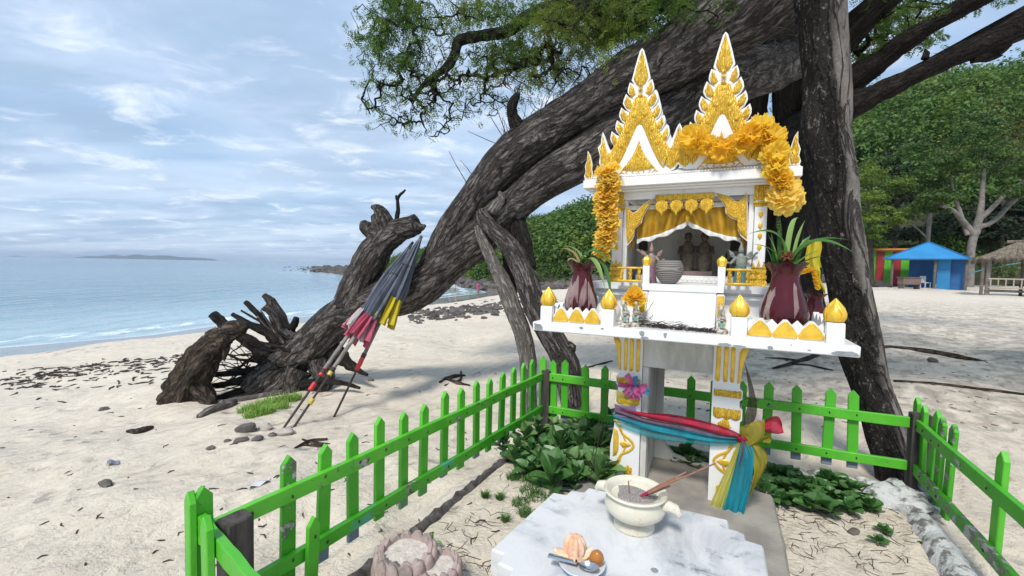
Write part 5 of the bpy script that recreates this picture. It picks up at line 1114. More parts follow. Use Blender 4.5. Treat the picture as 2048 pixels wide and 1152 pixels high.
x, _ = SH(1212, 620, .22); o = MB().lathe([(.035,0),(.052,.01),(.060,.035),(.057,.06),(.046,.08),(.040,.085),(.036,.08),(.03,.05)], 28).build('porcelain_pot', PORC); o.location = to_world((x+.012, .21, .8005)).tolist(); tag(o, 'plain off-white round pot behind the left golden buds', 'pot')
t = NT('painted_clay'); CLAY = t.fin(t.mix(t.ramp(t.noise(60, 5), .45, .62), (.60,.55,.47), (.22,.19,.16)), .6, 0, t.bump(t.noise(120, 3), .001), .3)
JADE = paint('jade_paint', (.12,.32,.27), (.25,.36,.30), 60, .5, 0); INK = paint('black_paint', (.02,.02,.02), (.03,.03,.03), 60, .5, 0)
def horse(label, px, py, b, head_turn, k=1.0):
    x, _ = SH(px, py, b); o = thing('horse_figurine', label, 'figurine', to_world((x, b, .8005)), SANG); m = MB()
    m.lathe([(.022,0),(.024,.003),(.023,.014),(.020,.017)], 16, sx=1, sy=1.35).build('base', CLAY, o)
    m = MB()
    for sx in (-1, 1):
        for sy in (-1, 1): m.tube([(sx*.009, sy*.016, .015), (sx*.009, sy*.016, .034), (sx*.010, sy*.014, .050)], [.0045,.0042,.007], 8)
    m.tube([(0,.024,.055),(0,.012,.058),(0,-.010,.060),(0,-.022,.062)], [.011,.0145,.0145,.012], 12); m.tube([(0,-.016,.064),(0,-.024,.082),(head_turn*.004,-.027,.098)], [.012,.010,.009], 10); m.ell((head_turn*.006,-.034,.100), (.0095,.017,.0105), 12, 8)
    for sx in (-1, 1): m.tube([(sx*.006,-.024,.106),(sx*.008,-.023,.117)], [.004,.001], 6)
    m.tube([(0,.026,.06),(0,.036,.05),(0,.036,.03)], [.004,.005,.002], 6); m.xf(k=k).build('body', CLAY, o)
    m = MB().tube([(0,-.012,.105),(0,-.010,.085),(0,.0,.073)], [.004,.006,.003], 6); m.xf(k=k).build('mane', INK, o)
    for sx in (-1, 1): MB().ell((head_turn*.006+sx*.0075,-.040,.103), .0026, 8, 6).xf(k=k).build('eye', INK, o)
    for sy in (-1, 1): MB().tube([(0, sy*.016, .022), (0, sy*.016, .044)], .0085, 8).xf(_rz(0), k=k).build('blanket', JADE, o)
    return o
horse('chipped white horse figurine at the left edge of the steps', 1251, 640, .062, -1); horse('white horse figurine crowned with a marigold, beside the steps', 1272, 640, .105, 1); horse('lone white horse figurine at the right foot of the steps', 1443, 655, .075, -1)
me = flower_mesh(9, 8, .5, 40); me.materials.append(PETAL_O); o = link('marigold', me, None); o.location = to_world(SP(1269, 596, .10)).tolist(); o.scale = (.050,.050,.045); o.rotation_euler = (.55, .1, SANG); tag(o, 'bright orange marigold resting on the white horse figurine', 'flower')
def figurine(label, x, b, z, H, ca, cb, pose, rz=0.0):
    o = thing('figurine', label, 'figurine', to_world((x, b, z)), SANG+rz); A_ = paint('fig_a', ca, tuple(q*.6 for q in ca), 120, .6, .001, 150); B_ = paint('fig_b', cb, tuple(q*.6 for q in cb), 120, .6, .001, 150)
    MB().lathe([(.16*H,0),(.16*H,.03*H),(.13*H,.05*H)], 14).build('base', B_, o)
    m = MB().tube([(0,0,.04*H),(0,0,.25*H),(.01*H,0,.45*H),(0,0,.62*H),(0,0,.70*H),(0,0,.735*H)], [.13*H,.095*H,.10*H,.115*H,.06*H,.035*H], 14); m.ell((0,-.01*H,.79*H), (.055*H,.06*H,.07*H), 12, 8); m.tube([(0,.0,.84*H),(0,.0,.90*H),(0,0,1.0*H)], [.05*H,.03*H,.004*H], 10)
    for s_, (e, h) in zip((-1, 1), pose): m.tube([(s_*.09*H,0,.64*H),(s_*.20*H,-.05*H,e*H),(s_*.30*H,-.10*H,h*H)], [.04*H,.03*H,.024*H], 8); m.ell((s_*.31*H,-.105*H,h*H), .028*H, 8, 6)
    m.build('body', A_, o); MB().tube([(0,0,.03*H),(0,0,.26*H),(0,0,.44*H)], [.150*H,.115*H,.110*H], 14).build('skirt', B_, o)
    for s_ in (-1, 1): MB().pillow([(s_*.10*H,.60*H),(s_*.22*H,.66*H),(s_*.26*H,.82*H),(s_*.14*H,.74*H)][::s_], .05*H, .02*H).build('wing', A_, o)
    return o
xl, _ = SH(1302, 530, .40); figurine('slim winged figurine with a tall pointed crown and one arm raised, left of the urn', xl, .40, .981, .20, (.34,.24,.20), (.30,.17,.22), ((.70,.80),(.52,.56)))
xr, _ = SH(1481, 530, .40); figurine('jade green dancer figurine behind the right gold railing', xr, .40, .981, .20, (.24,.27,.24), (.10,.22,.19), ((.50,.52),(.62,.74)))
figurine('small dark figurine in the shadow of the right window', .19, .70, 1.0185, .13, (.07,.05,.045), (.10,.06,.05), ((.5,.45),(.5,.45)))
# the seated elder couple at the back
o = thing('couple_figurine', 'dark seated couple figurine with green sashes deep inside the shrine', 'figurine', to_world((.045, .66, 1.0185)), SANG)
SK = paint('aged_skin', (.11,.075,.055), (.06,.045,.035), 100, .6, 0); ROBE = paint('aged_robe', (.15,.125,.085), (.08,.065,.045), 60, .7, .001); SASH = paint('green_sash', (.05,.17,.14), (.03,.10,.09), 60, .5, 0)
MB().box((0,0,.012), (.165,.085,.024), bev=.003).build('plinth', paint('pink_plinth', (.38,.27,.25), None, 30, .7, 0), o); MB().box((0,.012,.075), (.155,.055,.10), bev=.006).build('seat', ROBE, o)
for sx in (-1, 1):
    x = sx*.040; MB().tube([(x,-.012,.026),(x,-.022,.075),(x,-.006,.105),(x,.006,.15),(x,.006,.172),(x,.004,.182)], [.030,.034,.036,.033,.018,.011], 14).build('robe', ROBE, o)
    h_ = MB().ell((x,0,.200), (.017,.019,.023), 14, 10); h_.ell((x,-.019,.198), (.004,.005,.006), 6, 5); h_.ell((x-.017,0,.2), (.003,.004,.006), 6, 5).ell((x+.017,0,.2), (.003,.004,.006), 6, 5); h_.build('head', SK, o); MB().ell((x,.006,.210), (.0185,.019,.018), 12, 8).build('hair', INK, o)
    MB().tube([(x-.034,-.004,.150),(x-.040,-.022,.120),(x-.014,-.036,.108)], [.011,.010,.007], 8).build('arm', SK, o); MB().tube([(x+.034,-.004,.150),(x+.040,-.022,.120),(x+.014,-.036,.108)], [.011,.010,.007], 8).build('arm', SK, o)
    MB().tube([(x-.030,-.016,.118),(x,-.037,.100),(x+.032,-.014,.112)], [.009,.011,.009], 8).build('sash', SASH, o)
# dry pine-like needles swept against the steps
rng = np.random.default_rng(6); m = MB()
for i in range(260):
    u = rng.random(); x = lerp(-.165, .155, u); y = .100-.055*u*rng.random()+rng.normal(0, .012); z = .802+abs(rng.normal(0, .010))*(1.6-1.2*u); a = rng.uniform(0, 3.1); L = rng.uniform(.01, .035)
    m.tube([(x-L*math.cos(a), y-L*.4*math.sin(a), z), (x, y, z+rng.uniform(0, .006)), (x+L*math.cos(a), y+L*.4*math.sin(a), max(.8015, z+rng.normal(0, .006)))], .0012, 3)
for px, py, tx, ty in ((1285,632,1308,602),(1290,636,1294,622),(1300,636,1306,628)): m.tube([SP(px, py, .09), SP((px+tx)/2+2, (py+ty)/2, .09), SP(tx, ty, .09)], .0012, 4)
for V in m.v: V[:, 1] = np.minimum(V[:, 1], .118)
o = m.build('dry_needles', paint('needle_brown', (.050,.035,.032), (.03,.022,.02), 80, .9, 0)); o.location = SM0.tolist(); o.rotation_euler = (0,0,SANG); tag(o, 'dark dry needles swept up against the foot of the shrine steps', 'needles', kind='stuff')

# ---- cloth tied to the pedestal
def cloth_mat(name, ca, cb, alpha=.9, tr=.35, rough=.7):
    t = NT(name); w_ = t.noise(14, 6, .65, t.map((1,1,.25))); col = t.mix(t.ramp(w_, .3, .72), ca, cb); t.fin(col, rough, 0, t.bump(t.noise(160, 3), .0008), .25)
    t.b.inputs['Alpha'].default_value = alpha; t.put(t.b.inputs['Alpha'], t.ramp(w_, .25, .75, min(1, alpha+.12), alpha-.12)); return t.translucent(col, tr)
C_RED = cloth_mat('red_gauze', (.58,.030,.075), (.36,.020,.06), .92); C_PUR = cloth_mat('purple_gauze', (.22,.14,.20), (.15,.09,.14), .9); C_TEAL = cloth_mat('teal_gauze', (.02,.33,.43), (.015,.21,.29), .88); C_TEAL_S = cloth_mat('sheer_teal_gauze', (.05,.46,.52), (.03,.34,.40), .42)
C_YEL = cloth_mat('yellow_gauze', (.66,.62,.16), (.52,.46,.10), .85); C_OLI = cloth_mat('olive_gauze', (.42,.36,.045), (.26,.22,.03), .9); C_DARK = cloth_mat('dark_gauze', (.12,.10,.025), (.055,.045,.02), .82); C_LIME = cloth_mat('lime_gauze', (.62,.70,.20), (.5,.56,.14), .85)
C_PINK = cloth_mat('pink_gauze', (.72,.16,.36), (.50,.10,.30), .93); C_BLUE = cloth_mat('blue_gauze', (.10,.34,.58), (.07,.22,.42), .95); C_LIL = cloth_mat('lilac_gauze', (.42,.22,.46), (.26,.26,.44), .92)
def cloth(name, mt, par, eA, eB, folds=5, amp=.008, nu=26, nv=24, ph=0.0, sag=0.0, off=None):
    """between two edge lines given as (px, py, b) points of the shrine's own planes"""
    A = [SP(*q) for q in eA]; B = [SP(*q) for q in eB]
    def along(L, v): L = catmull(L, 6); k = v*(len(L)-1); i = min(int(k), len(L)-2); return lerp(L[i], L[i+1], k-i)
    cA = [along(A, j/nv) for j in range(nv+1)]; cB = [along(B, j/nv) for j in range(nv+1)]
    def f(u, v):
        j = int(round(v*nv)); p = lerp(cA[j], cB[j], u); w = (.35+.65*v) if sag == 0 else 1.0
        return p+np.array([0, -1, 0])*amp*w*(1.1*math.sin(folds*3.2*u+ph+1.6*math.sin(2.3*v+ph)+1.2*u*u)+.45*math.sin(folds*7.7*u*u+5*v+ph)*math.sin(2.2*u+3*v))
    return MB().surf(f, nu, nv).build(name, mt, par)
o = thing('ribbon_sash', 'red, purple and teal gauze sash tied across the pedestal legs', 'sash', SM0, SANG)
cloth('band', C_RED, o, [(1296,826,.236),(1345,828,.226),(1410,842,.226),(1455,856,.228),(1481,868,.236)], [(1232,818,.240),(1300,838,.232),(1370,852,.222),(1435,868,.226),(1481,874,.236)], 2.5, .004, 16, 30, .5, 1)
cloth('band', C_PUR, o, [(1229,808,.240),(1290,836,.234),(1370,850,.224),(1435,866,.228),(1482,873,.237)], [(1230,832,.240),(1300,850,.234),(1370,864,.225),(1435,876,.229),(1482,879,.238)], 2.5, .004, 16, 30, 1.5, 1)
cloth('band', C_TEAL, o, [(1226,826,.239),(1300,846,.231),(1370,860,.221),(1435,873,.226),(1484,877,.236)], [(1229,838,.240),(1300,862,.233),(1370,876,.223),(1435,885,.228),(1484,884,.238)], 2, .004, 16, 30, 2.5, 1)
cloth('sheer_edge', C_TEAL_S, o, [(1229,840,.243),(1300,858,.236),(1370,872,.228),(1435,882,.231),(1484,882,.239)], [(1231,850,.244),(1300,876,.238),(1370,886,.232),(1435,892,.234),(1480,888,.240)], 2, .003, 10, 30, .5, 1)
m = MB().ell(SP(1484,877,.228), (.020,.018,.016), 14, 10); V = m.v[0]; m.v[0] = V+.004*hashnoise(V, 170)[:, None]; m.build('knot', C_RED, o)
cloth('back_wrap', C_DARK, o, [(1492,742,.262),(1497,790,.258),(1488,840,.252),(1482,872,.244)], [(1488,720,.40),(1508,780,.38),(1513,830,.34),(1488,874,.25)], 3, .006, 14, 20, .3, 1)
cloth('tail', C_YEL, o, [(1478,880,.228),(1460,920,.212),(1432,980,.205),(1407,1036,.205)], [(1484,882,.225),(1474,925,.205),(1456,985,.20),(1437,1044,.20)], 3, .007, 24, 26, .2)
cloth('tail', C_LIME, o, [(1482,880,.222),(1466,930,.206),(1450,985,.198),(1432,1042,.196)], [(1486,880,.222),(1472,930,.204),(1458,985,.196),(1443,1046,.195)], 1, .006, 10, 26, .8)
cloth('tail', C_TEAL, o, [(1482,882,.220),(1470,930,.200),(1454,990,.192),(1436,1045,.190)], [(1492,882,.222),(1508,905,.205),(1500,975,.196),(1478,1062,.190)], 3.5, .009, 28, 26, 1.2)
cloth('tail', C_PUR, o, [(1483,880,.215),(1484,900,.2),(1476,930,.19)], [(1489,880,.215),(1488,905,.2),(1478,932,.19)], 1, .004, 8, 12, .4)
cloth('tail', C_OLI, o, [(1484,872,.222),(1500,905,.205),(1508,940,.20),(1498,985,.195)], [(1494,866,.225),(1530,900,.215),(1533,930,.205),(1502,990,.195)], 3, .009, 24, 24, 2.2)
cloth('loop', C_OLI, o, [(1482,872,.222),(1480,860,.21),(1481,852,.21),(1486,852,.215)], [(1500,892,.215),(1526,878,.2),(1530,850,.2),(1528,838,.21)], 2, .008, 18, 16, .6, 1)
cloth('loop', C_RED, o, [(1523,846,.222),(1540,834,.218),(1556,832,.216),(1563,842,.216)], [(1528,866,.222),(1545,868,.218),(1558,868,.216),(1567,864,.216)], 2, .008, 16, 14, 1.6, 1)
cloth('loop', C_OLI, o, [(1528,872,.230),(1540,868,.228),(1544,876,.228)], [(1524,884,.230),(1538,886,.228),(1543,882,.228)], 1, .005, 8, 8, .6, 1)
o = thing('scarf_knot', 'pink and blue gauze scarves bunched on the left pedestal leg', 'scarf', SM0, SANG); rng = np.random.default_rng(14)
for i in range(17):
    a = rng.uniform(-.5, 6); mt = (C_PINK, C_BLUE, C_PINK, C_LIL)[i % 4]; c = (1273+rng.normal(0, 5), 778+rng.normal(0, 4)); L = rng.uniform(16, 32); a = math.pi/2+rng.normal(0, .75) if i > 5 else rng.uniform(0, 6.28)
    e = (c[0]+L*math.cos(a)*.8, c[1]+L*math.sin(a)); w = rng.uniform(4, 8); px, py = -math.sin(a)*w, math.cos(a)*w; b0 = .225-rng.uniform(0, .03)
    cloth('fold', mt, o, [(c[0]-px*.4, c[1]-py*.4, .232), ((c[0]+e[0])/2-px, (c[1]+e[1])/2-py, b0-.008), (e[0]-px, e[1]-py, b0)], [(c[0]+px*.4, c[1]+py*.4, .232), ((c[0]+e[0])/2+px, (c[1]+e[1])/2+py, b0-.012), (e[0]+px, e[1]+py, b0-.004)], 1.5, .004, 10, 10, i)
cloth('wrap', C_PINK, o, [(1236,764,.244),(1260,768,.238),(1285,770,.240)], [(1236,774,.244),(1260,778,.236),(1285,780,.240)], 1, .003, 8, 14, 0, 1); cloth('wrap', C_YEL, o, [(1233,780,.244),(1250,786,.241),(1268,790,.241)], [(1233,806,.244),(1250,812,.241),(1264,816,.241)], 1, .003, 8, 12, 0, 1); cloth('wrap', C_LIL, o, [(1231,808,.243),(1250,812,.240),(1270,812,.240)], [(1231,832,.243),(1250,834,.240),(1276,836,.240)], 1, .003, 8, 12, 1, 1)

# ================================================================ stone table and what stands on it
t = NT('marble'); v1 = t.noise(3.2, 8, .68, dist=1.2); v2 = t.noise(11, 7, .7); col = t.mix(t.ramp(v1, .40, .66), (.68,.68,.68), (.46,.475,.50)); col = t.mix(t.math('MULTIPLY', t.ramp(v2, .52, .68), t.ramp(t.noise(2.0, 4), .42, .62)), col, (.17,.18,.20)); col = t.mix(t.ramp(t.noise(7, 4), .64, .70, 0, .55), col, (.72,.68,.66))
MARBLE = t.fin(col, .38, 0, t.bump(t.noise(50, 5), .0008), .5)
ap = [(.211,-.300),(.214,-.352),(.256,-.354),(.259,-.394),(.302,-.400),(.302,-.77),(.262,-.776),(.258,-.816),(.216,-.820),(.210,-.87),(-.31,-.87),(-.316,-.818),(-.360,-.812),(-.364,-.772),(-.402,-.767),(-.352,-.395),(-.304,-.388),(-.299,-.350),(-.254,-.342),(-.246,-.302)][::-1]
ap = [(x, y) for x, y in ap][::-1]
ALT = thing('stone_table', 'pale grey marble offering table with stepped corners in front of the shrine', 'table', SM0, SANG)
m = MB(); P2 = np.array(ap); ar = sum(P2[i][0]*P2[(i+1) % len(P2)][1]-P2[(i+1) % len(P2)][0]*P2[i][1] for i in range(len(P2)))
if ar < 0: P2 = P2[::-1]
m.prismz([tuple(q) for q in P2], .175, .25, .006); m.build('table_top', MARBLE, ALT, True, 30)
MB().box((-.05, -.58, .105), (.36, .34, .139), bev=.008).build('pedestal', MARBLE, ALT)
MB().lathe([(.0001,.2502),(.009,.2503),(.010,.2512),(.0078,.2514),(.0072,.2506)], 18, (.028,-.655,0)).build('drain_ring', GREYCHIP, ALT)
# incense bowl
t = NT('cream_glaze'); dz = t.math('MULTIPLY', t.ramp(t.noise(120, 4, .8), .55, .68), t.ramp(t.noise(9, 3), .45, .7)); col = t.mix(t.ramp(t.noise(6, 4), .35, .75), (.72,.68,.56), (.60,.55,.43)); col = t.mix(dz, col, (.10,.08,.06)); CREAMG = t.fin(col, .22, 0, t.bump(t.noise(25, 3), .001), .5, .3)
bx, by = -.056, -.470; BW = thing('incense_bowl', 'cream glazed incense bowl with lion mask handles on the marble table', 'bowl', to_world((bx, by, .2503)), SANG)
k = .106; MB().lathe([(.062,0),(.066,.002),(.066,.010),(.058,.020),(.050,.026),(.052,.031),(.076,.040),(.094,.056),(.098,.074),(.090,.094),(.088,.103),(.098,.110),(.102,.114),(.099,.119),(.089,.118),(.080,.110),(.078,.098),(.03,.096)], 56, fn=lambda i, a, r, z: (r*.94, z*.98)).build('body', CREAMG, BW)
t = NT('ash'); ASH = t.fin(t.mix(t.ramp(t.noise(260, 3), .35, .65), (.40,.37,.34), (.20,.175,.16)), .95, 0, t.bump(t.noise(240, 3), .003), .2)
MB().lathe([(.0735,.094),(.06,.095),(.04,.0985),(.02,.0985),(.0005,.099)], 32, fn=lambda i, a, r, z: (r, z+.002*math.sin(3*a+i))).build('ash_fill', ASH, BW)
for a in (math.pi-.25, -.12):
    c = np.array([math.cos(a), math.sin(a), 0]); m = MB(); m.tube([c*.085+(0,0,.088), c*.105+(0,0,.092), c*.120+(0,0,.088), c*.130+(0,0,.076), c*.128+(0,0,.066)], [.017,.017,.015,.010,.004], 12, rough=.12, rs=6)
    s2 = np.array([-c[1], c[0], 0]); [m.ell(c*.118+s2*q+np.array([0,0,.096]), (.006,.006,.006), 8, 6) for q in (-.009, .009)]; m.build('lion_handle', CREAMG, BW)
INC = paint('incense_brown', (.34,.17,.11), (.24,.12,.08), 40, .8, 0); INC_R = paint('incense_red', (.45,.02,.09), (.32,.015,.05), 40, .7, 0)
cnt = 0
def stick(p0, p1, label, mt=None, tip=INC_R, r=.0022):
    a, b = to_world(p0), to_world(p1); o = thing('incense_stick', label, 'incense', a); d = b-a; MB().tube([d*.22, d], r, 6).build('coating', mt or INC, o); MB().tube([d*0, d*.24], r*.62, 6).build('core', tip, o); return o
sb = lambda px, py, b: tuple(SP(px, py, b))
stick(sb(1286,990,by), sb(1430,927,by-.03), 'longest brown incense stick leaning out of the bowl'); stick(sb(1284,989,by+.01), sb(1372,944,by+.05), 'dark-tipped incense stick just under the longest one'); stick(sb(1281,991,by-.01), sb(1349,955,by-.02), 'thick bundle-end incense stick resting on the bowl rim', r=.0036); stick(sb(1283,993,by-.02), sb(1353,959,by-.035), 'lower stout incense stick resting on the bowl rim', r=.0036); stick(sb(1288,992,by+.01), sb(1340,972,by+.0), 'short incense stub beside the bundle on the rim', r=.003)
stick(sb(1259,993,by+.005), sb(1257,962,by-.015), 'short reddish incense stub standing upright in the ash', r=.0018)
# dish with fruit, egg and spoon
dx, dy = -.146, -.742; t = NT('enamel'); ENAM = t.fin((.66,.70,.72), .2, 0, None, .5); BLUEE = paint('blue_enamel', (.20,.42,.66), (.14,.32,.55), 20, .2, 0)
DI = thing('dish', 'small blue-rimmed dish at the front of the marble table', 'dish', to_world((dx, dy, .2503)), SANG)
MB().lathe([(.035,0),(.040,.001),(.052,.012),(.060,.024),(.058,.0245),(.050,.014),(.036,.0045),(.001,.004)], 40).build('body', BLUEE, DI); MB().lathe([(.0595,.0236),(.0612,.0245),(.0598,.0258),(.0578,.0248)], 40).build('rim', ENAM, DI); MB().lathe([(.052,.0165),(.045,.019),(.02,.021),(.0005,.022)], 24, fn=lambda i, a, r, z: (r, z+.003*math.sin(5*a+3*i))).build('rice', PORC, DI)
t = NT('citrus'); CIT = t.fin(t.mix(t.ramp(t.noise(30, 5), .4, .66), (.74,.42,.26), (.82,.66,.55)), .5, 0, t.bump(t.noise(90, 3), .002), .4); t = NT('citrus_pith'); PITH = t.fin(t.mix(t.ramp(t.noise(40, 4), .4, .7), (.80,.66,.52), (.74,.48,.30)), .7); PEEL = paint('citrus_peel', (.70,.30,.05), (.55,.22,.04), 60, .5, .001, 150)
FRU = thing('peeled_fruit', 'peeled pinkish citrus fruit sitting open in its own rind', 'fruit', to_world((dx-.026, dy+.018, .2503+.022)), SANG)
for k in range(9):
    a = k*2*math.pi/9+.3; MB().ell((.0125*math.cos(a), .0125*math.sin(a), .026), (.0195,.0108,.0285), 12, 10, _rz(a)).build('segment', CIT, FRU)
for k, (a, L) in enumerate(((-2.6,.05),(-1.2,.048),(.4,.040),(1.9,.036))):
    f = lambda u, v, a=a, L=L: ((.008+L*v)*math.cos(a)-(u-.5)*(.05*math.sin(math.pi*(.15+.8*v)))*math.sin(a), (.008+L*v)*math.sin(a)+(u-.5)*(.05*math.sin(math.pi*(.15+.8*v)))*math.cos(a), .004+.016*v*v-.02*abs(u-.5)*0+.008*math.sin(u*3.1))
    m = MB().surf(f, 8, 8); rp = m.build('rind', PITH, FRU); m2 = MB().surf(lambda u, v: np.array(f(u, v))-np.array([0,0,.0022]), 8, 8); m2.build('rind_skin', PEEL, rp)
t = NT('egg_shell'); EGG = t.fin(t.mix(t.ramp(t.noise(18, 5), .4, .66), (.42,.16,.025), (.24,.085,.015)), .18, 0, None, .5, .4); tilt = _rx(.35)
o = MB().lathe([(.001,0),(.010,.0016),(.0165,.007),(.0195,.015),(.0195,.023),(.0165,.033),(.011,.041),(.005,.0455),(.0008,.047)], 24).xf(tilt).build('egg', EGG); o.location = to_world((dx+.034, dy+.016, .2503+.0185)).tolist(); tag(o, 'glossy brown stewed egg at the edge of the dish', 'egg')
STEEL = paint('steel', (.62,.64,.66), (.5,.52,.54), 20, .16, 0, metal=1.0); SP_ = thing('spoon', 'shiny flat steel soup spoon lying across the dish rim', 'spoon', to_world((dx, dy, .2503+.030)), SANG)
m = MB().surf(lambda u, v: (.018+.026*(v-.5)*2*math.sqrt(max(.02, 1-(2*u-1)**2*.98))*.0+.052*(v-.35), -.030+.034*(u-.5)*math.sqrt(max(.03, 1-((v-.5)*1.9)**2)), .008-.012*(1-((u-.5)*2)**2)*(1-((v-.5)*1.8)**2)+.004*v), 12, 14); m.build('spoon_bowl', STEEL, SP_)
m = MB().surf(lambda u, v: (-.004-.078*v, -.031+.0175*(u-.5)*(1+.25*v), .010+.0035*math.sin(u*math.pi)-.004*v), 8, 12); m.build('handle', STEEL, SP_)

# ================================================================ plants in the plot
LEAFG = leaf_paint('fleshy_leaf', (.050,.130,.035), (.085,.20,.055), .38, .22); LEAFG2 = leaf_paint('fleshy_leaf_pale', (.10,.20,.07), (.15,.27,.09), .45, .22)
def spoon_leaf(w, fold, curl, tip):
    m = MB(); V = []; n = 8
    for i in range(n+1):
        t_ = i/n; ww = w*(math.sin(math.pi*min(1, .06+.94*t_**tip))**.75) if i < n else .01; x = t_; z = .10*math.sin(t_*2.2)-curl*t_*t_
        for q in (-1, -.5, 0, .5, 1): V.append((x, q*ww, z+fold*abs(q)**1.3*ww-(.018 if q == 0 else 0)))
    return m.add(V, [(i*5+j, (i+1)*5+j, (i+1)*5+j+1, i*5+j+1) for i in range(n) for j in range(4)]).mesh('leaf')
LM = [spoon_leaf(.26, .45, .12, 1.35), spoon_leaf(.30, .35, .25, 1.5), spoon_leaf(.34, .5, .05, 1.25)]; LMR = [spoon_leaf(.40, .3, .12, 1.3), spoon_leaf(.44, .4, .2, 1.2), spoon_leaf(.38, .45, .05, 1.4)]
for me in LM+LMR: me.materials.append(LEAFG)
LMP = [me.copy() for me in LM]
for me in LMP: me.materials.clear(); me.materials.append(LEAFG2)
STEM = paint('stem_green', (.10,.13,.05), (.12,.09,.05), 30, .7, 0)
def rosette(name, label, cat, loc, size, n, meshes, rng, group=None, tall=.0):
    o = thing(name, label, cat, loc, 0, group)
    if tall > 0: MB().tube([(0,0,-.02),(rng.normal(0,.006),rng.normal(0,.006),tall*.6),(0,0,tall)], [.005,.004,.003], 6).build('stem', STEM, o)
    for k in range(n):
        a = k*2.4+rng.normal(0, .2); f = k/max(1, n-1); pit = lerp(.10, 1.15, f)+rng.normal(0, .12); s = size*lerp(1.05, .62, f)*rng.uniform(.85, 1.12)
        lf_ = link('leaf', meshes[int(rng.integers(0, len(meshes)))], None, o); lf_.rotation_euler = (rng.normal(0, .2), -pit, a); lf_.scale = (s, s, s); lf_.location = (0, 0, lerp(.0, tall, f)+.004*k/n)
    return o
rng = np.random.default_rng(17)
L1 = [(1225,905),(1205,880),(1180,868),(1150,862),(1110,862),(1075,872),(1050,882),(1035,905),(1060,910),(1090,905),(1120,905),(1150,905),(1180,905),(1210,935),(1180,945),(1145,940),(1110,945),(1080,940),(1060,945),(1030,925),(1195,965),(1150,970),(1105,975),(1215,850),(1195,905),(1165,925),(1225,960),(1010,900),(1125,880),(1165,890)]
for px, py in L1:
    q = GZ(px, py, .02); s = rng.uniform(.11, .16) if px > 1090 else rng.uniform(.08, .115)
    rosette('fleshy_plant', 'upright fleshy-leaved plant in the bed left of the pedestal', 'plant', (q[0], q[1], 0), s, int(rng.integers(11, 15)), LMP if rng.random() < .35 else LM, rng, 'plants in the left bed', rng.uniform(.03, .11))
for px, py in [(1520,955),(1545,950),(1575,950),(1600,957),(1630,965),(1655,962),(1680,970),(1705,985),(1540,972),(1570,975),(1600,982),(1630,990),(1660,992),(1690,1002),(1720,1000),(1530,990),(1560,998),(1595,1000),(1625,1010),(1655,1015),(1740,1015),(1700,1018),(1345,905),(1370,912),(1395,918),(1410,928),(1380,930),(1350,925),(1515,972),(1585,962),(1645,975)]:
    q = GZ(px, py, .02); rosette('round_leaf_plant', 'low round-leaved plant in the bed behind and right of the pedestal', 'plant', (q[0], q[1], 0), rng.uniform(.066, .095), int(rng.integers(9, 13)), LMR, rng, 'plants in the right bed', rng.uniform(.0, .035))
for px, py, lab, s in ((1768,1062,'small pale plant straggling onto the sand, nearest the right bed', .045), (1757,1082,'little rosette just in front of the straggling pale plant', .040), (1857,1090,'single tiny rosette growing alone by the whitewashed kerb', .036)):
    q = GZ(px, py, .01); rosette('seedling', lab, 'plant', (q[0], q[1], 0), s, 11, LMR, rng, None, .01)
STALK = paint('dark_stalk', (.035,.028,.02), (.05,.04,.025), 50, .9, 0)
for i, (a, b) in enumerate((((1128,960),(1098,860)),((1150,965),(1160,830)),((1168,975),(1205,800)),((1175,975),(1215,775)),((1190,960),(1222,742)),((1140,970),(1118,870)))):
    p0 = GZ(*a, 0); p1 = PY(*b, p0[1]-.02); d = p1-p0; o = MB().tube([d*0, d*.4+np.array([.008,0,0]), d*.75+np.array([.004,0,0]), d], [.0022,.0018,.0014,.001], 5).build('dry_stalk', STALK); o.location = p0.tolist(); tag(o, ('dry stalk leaning left at the left side of the plant bed, taller one', 'upright thin dry stalk in the middle of the left plant bed', 'dry stalk leaning right in the left bed, lowest of three', 'dry stalk leaning right in the left bed, middle of three', 'tallest dry stalk, ending beside the left pedestal leg', 'short dry stalk leaning left in the left plant bed')[i], 'stalk', 'dry stalks in the left bed')
# grass: a tuft patch by the umbrellas and short blades at the edge of the left bed
def grass(name, label, spots, n, h, mt, seed):
    rng = np.random.default_rng(seed); m = MB()
    for (x, y, r) in spots:
        for _ in range(n):
            a = rng.uniform(0, 6.28); q = math.sqrt(rng.random())*r; px, py = x+q*math.cos(a), y+q*math.sin(a); z = gz(px, py); L = h*rng.uniform(.5, 1.2); d = rng.normal(0, .5, 2); w = .0016+.0012*rng.random(); s_ = nrm(np.array([-d[1], d[0], 0])+1e-6)*w*(h/.05)**.5
            b0 = np.array([px, py, z-.005]); b1 = b0+np.array([d[0]*L*.4, d[1]*L*.4, L*.6]); b2 = b0+np.array([d[0]*L, d[1]*L, L*.85]); m.add([b0-s_, b0+s_, b1+s_*.8, b1-s_*.8, b2], [(0,1,2,3), (3,2,4)])
    return tag(m.build(name, mt), label, 'grass', kind='stuff')
GR = leaf_paint('beach_grass', (.16,.30,.05), (.24,.40,.07), .5, .3); GR2 = leaf_paint('short_grass', (.06,.14,.03), (.10,.20,.05), .5, .3)
sp_ = [tuple(on_ground(px, py, -.25)[:2])+(r,) for px, py, r in ((500,822,.09),(520,815,.12),(545,808,.12),(570,803,.11),(585,800,.08),(510,832,.08),(555,818,.10),(530,826,.08))]
grass('beach_grass', 'bright green grass patch on the sand beside the leaning umbrellas', sp_, 260, .075, GR, 3)
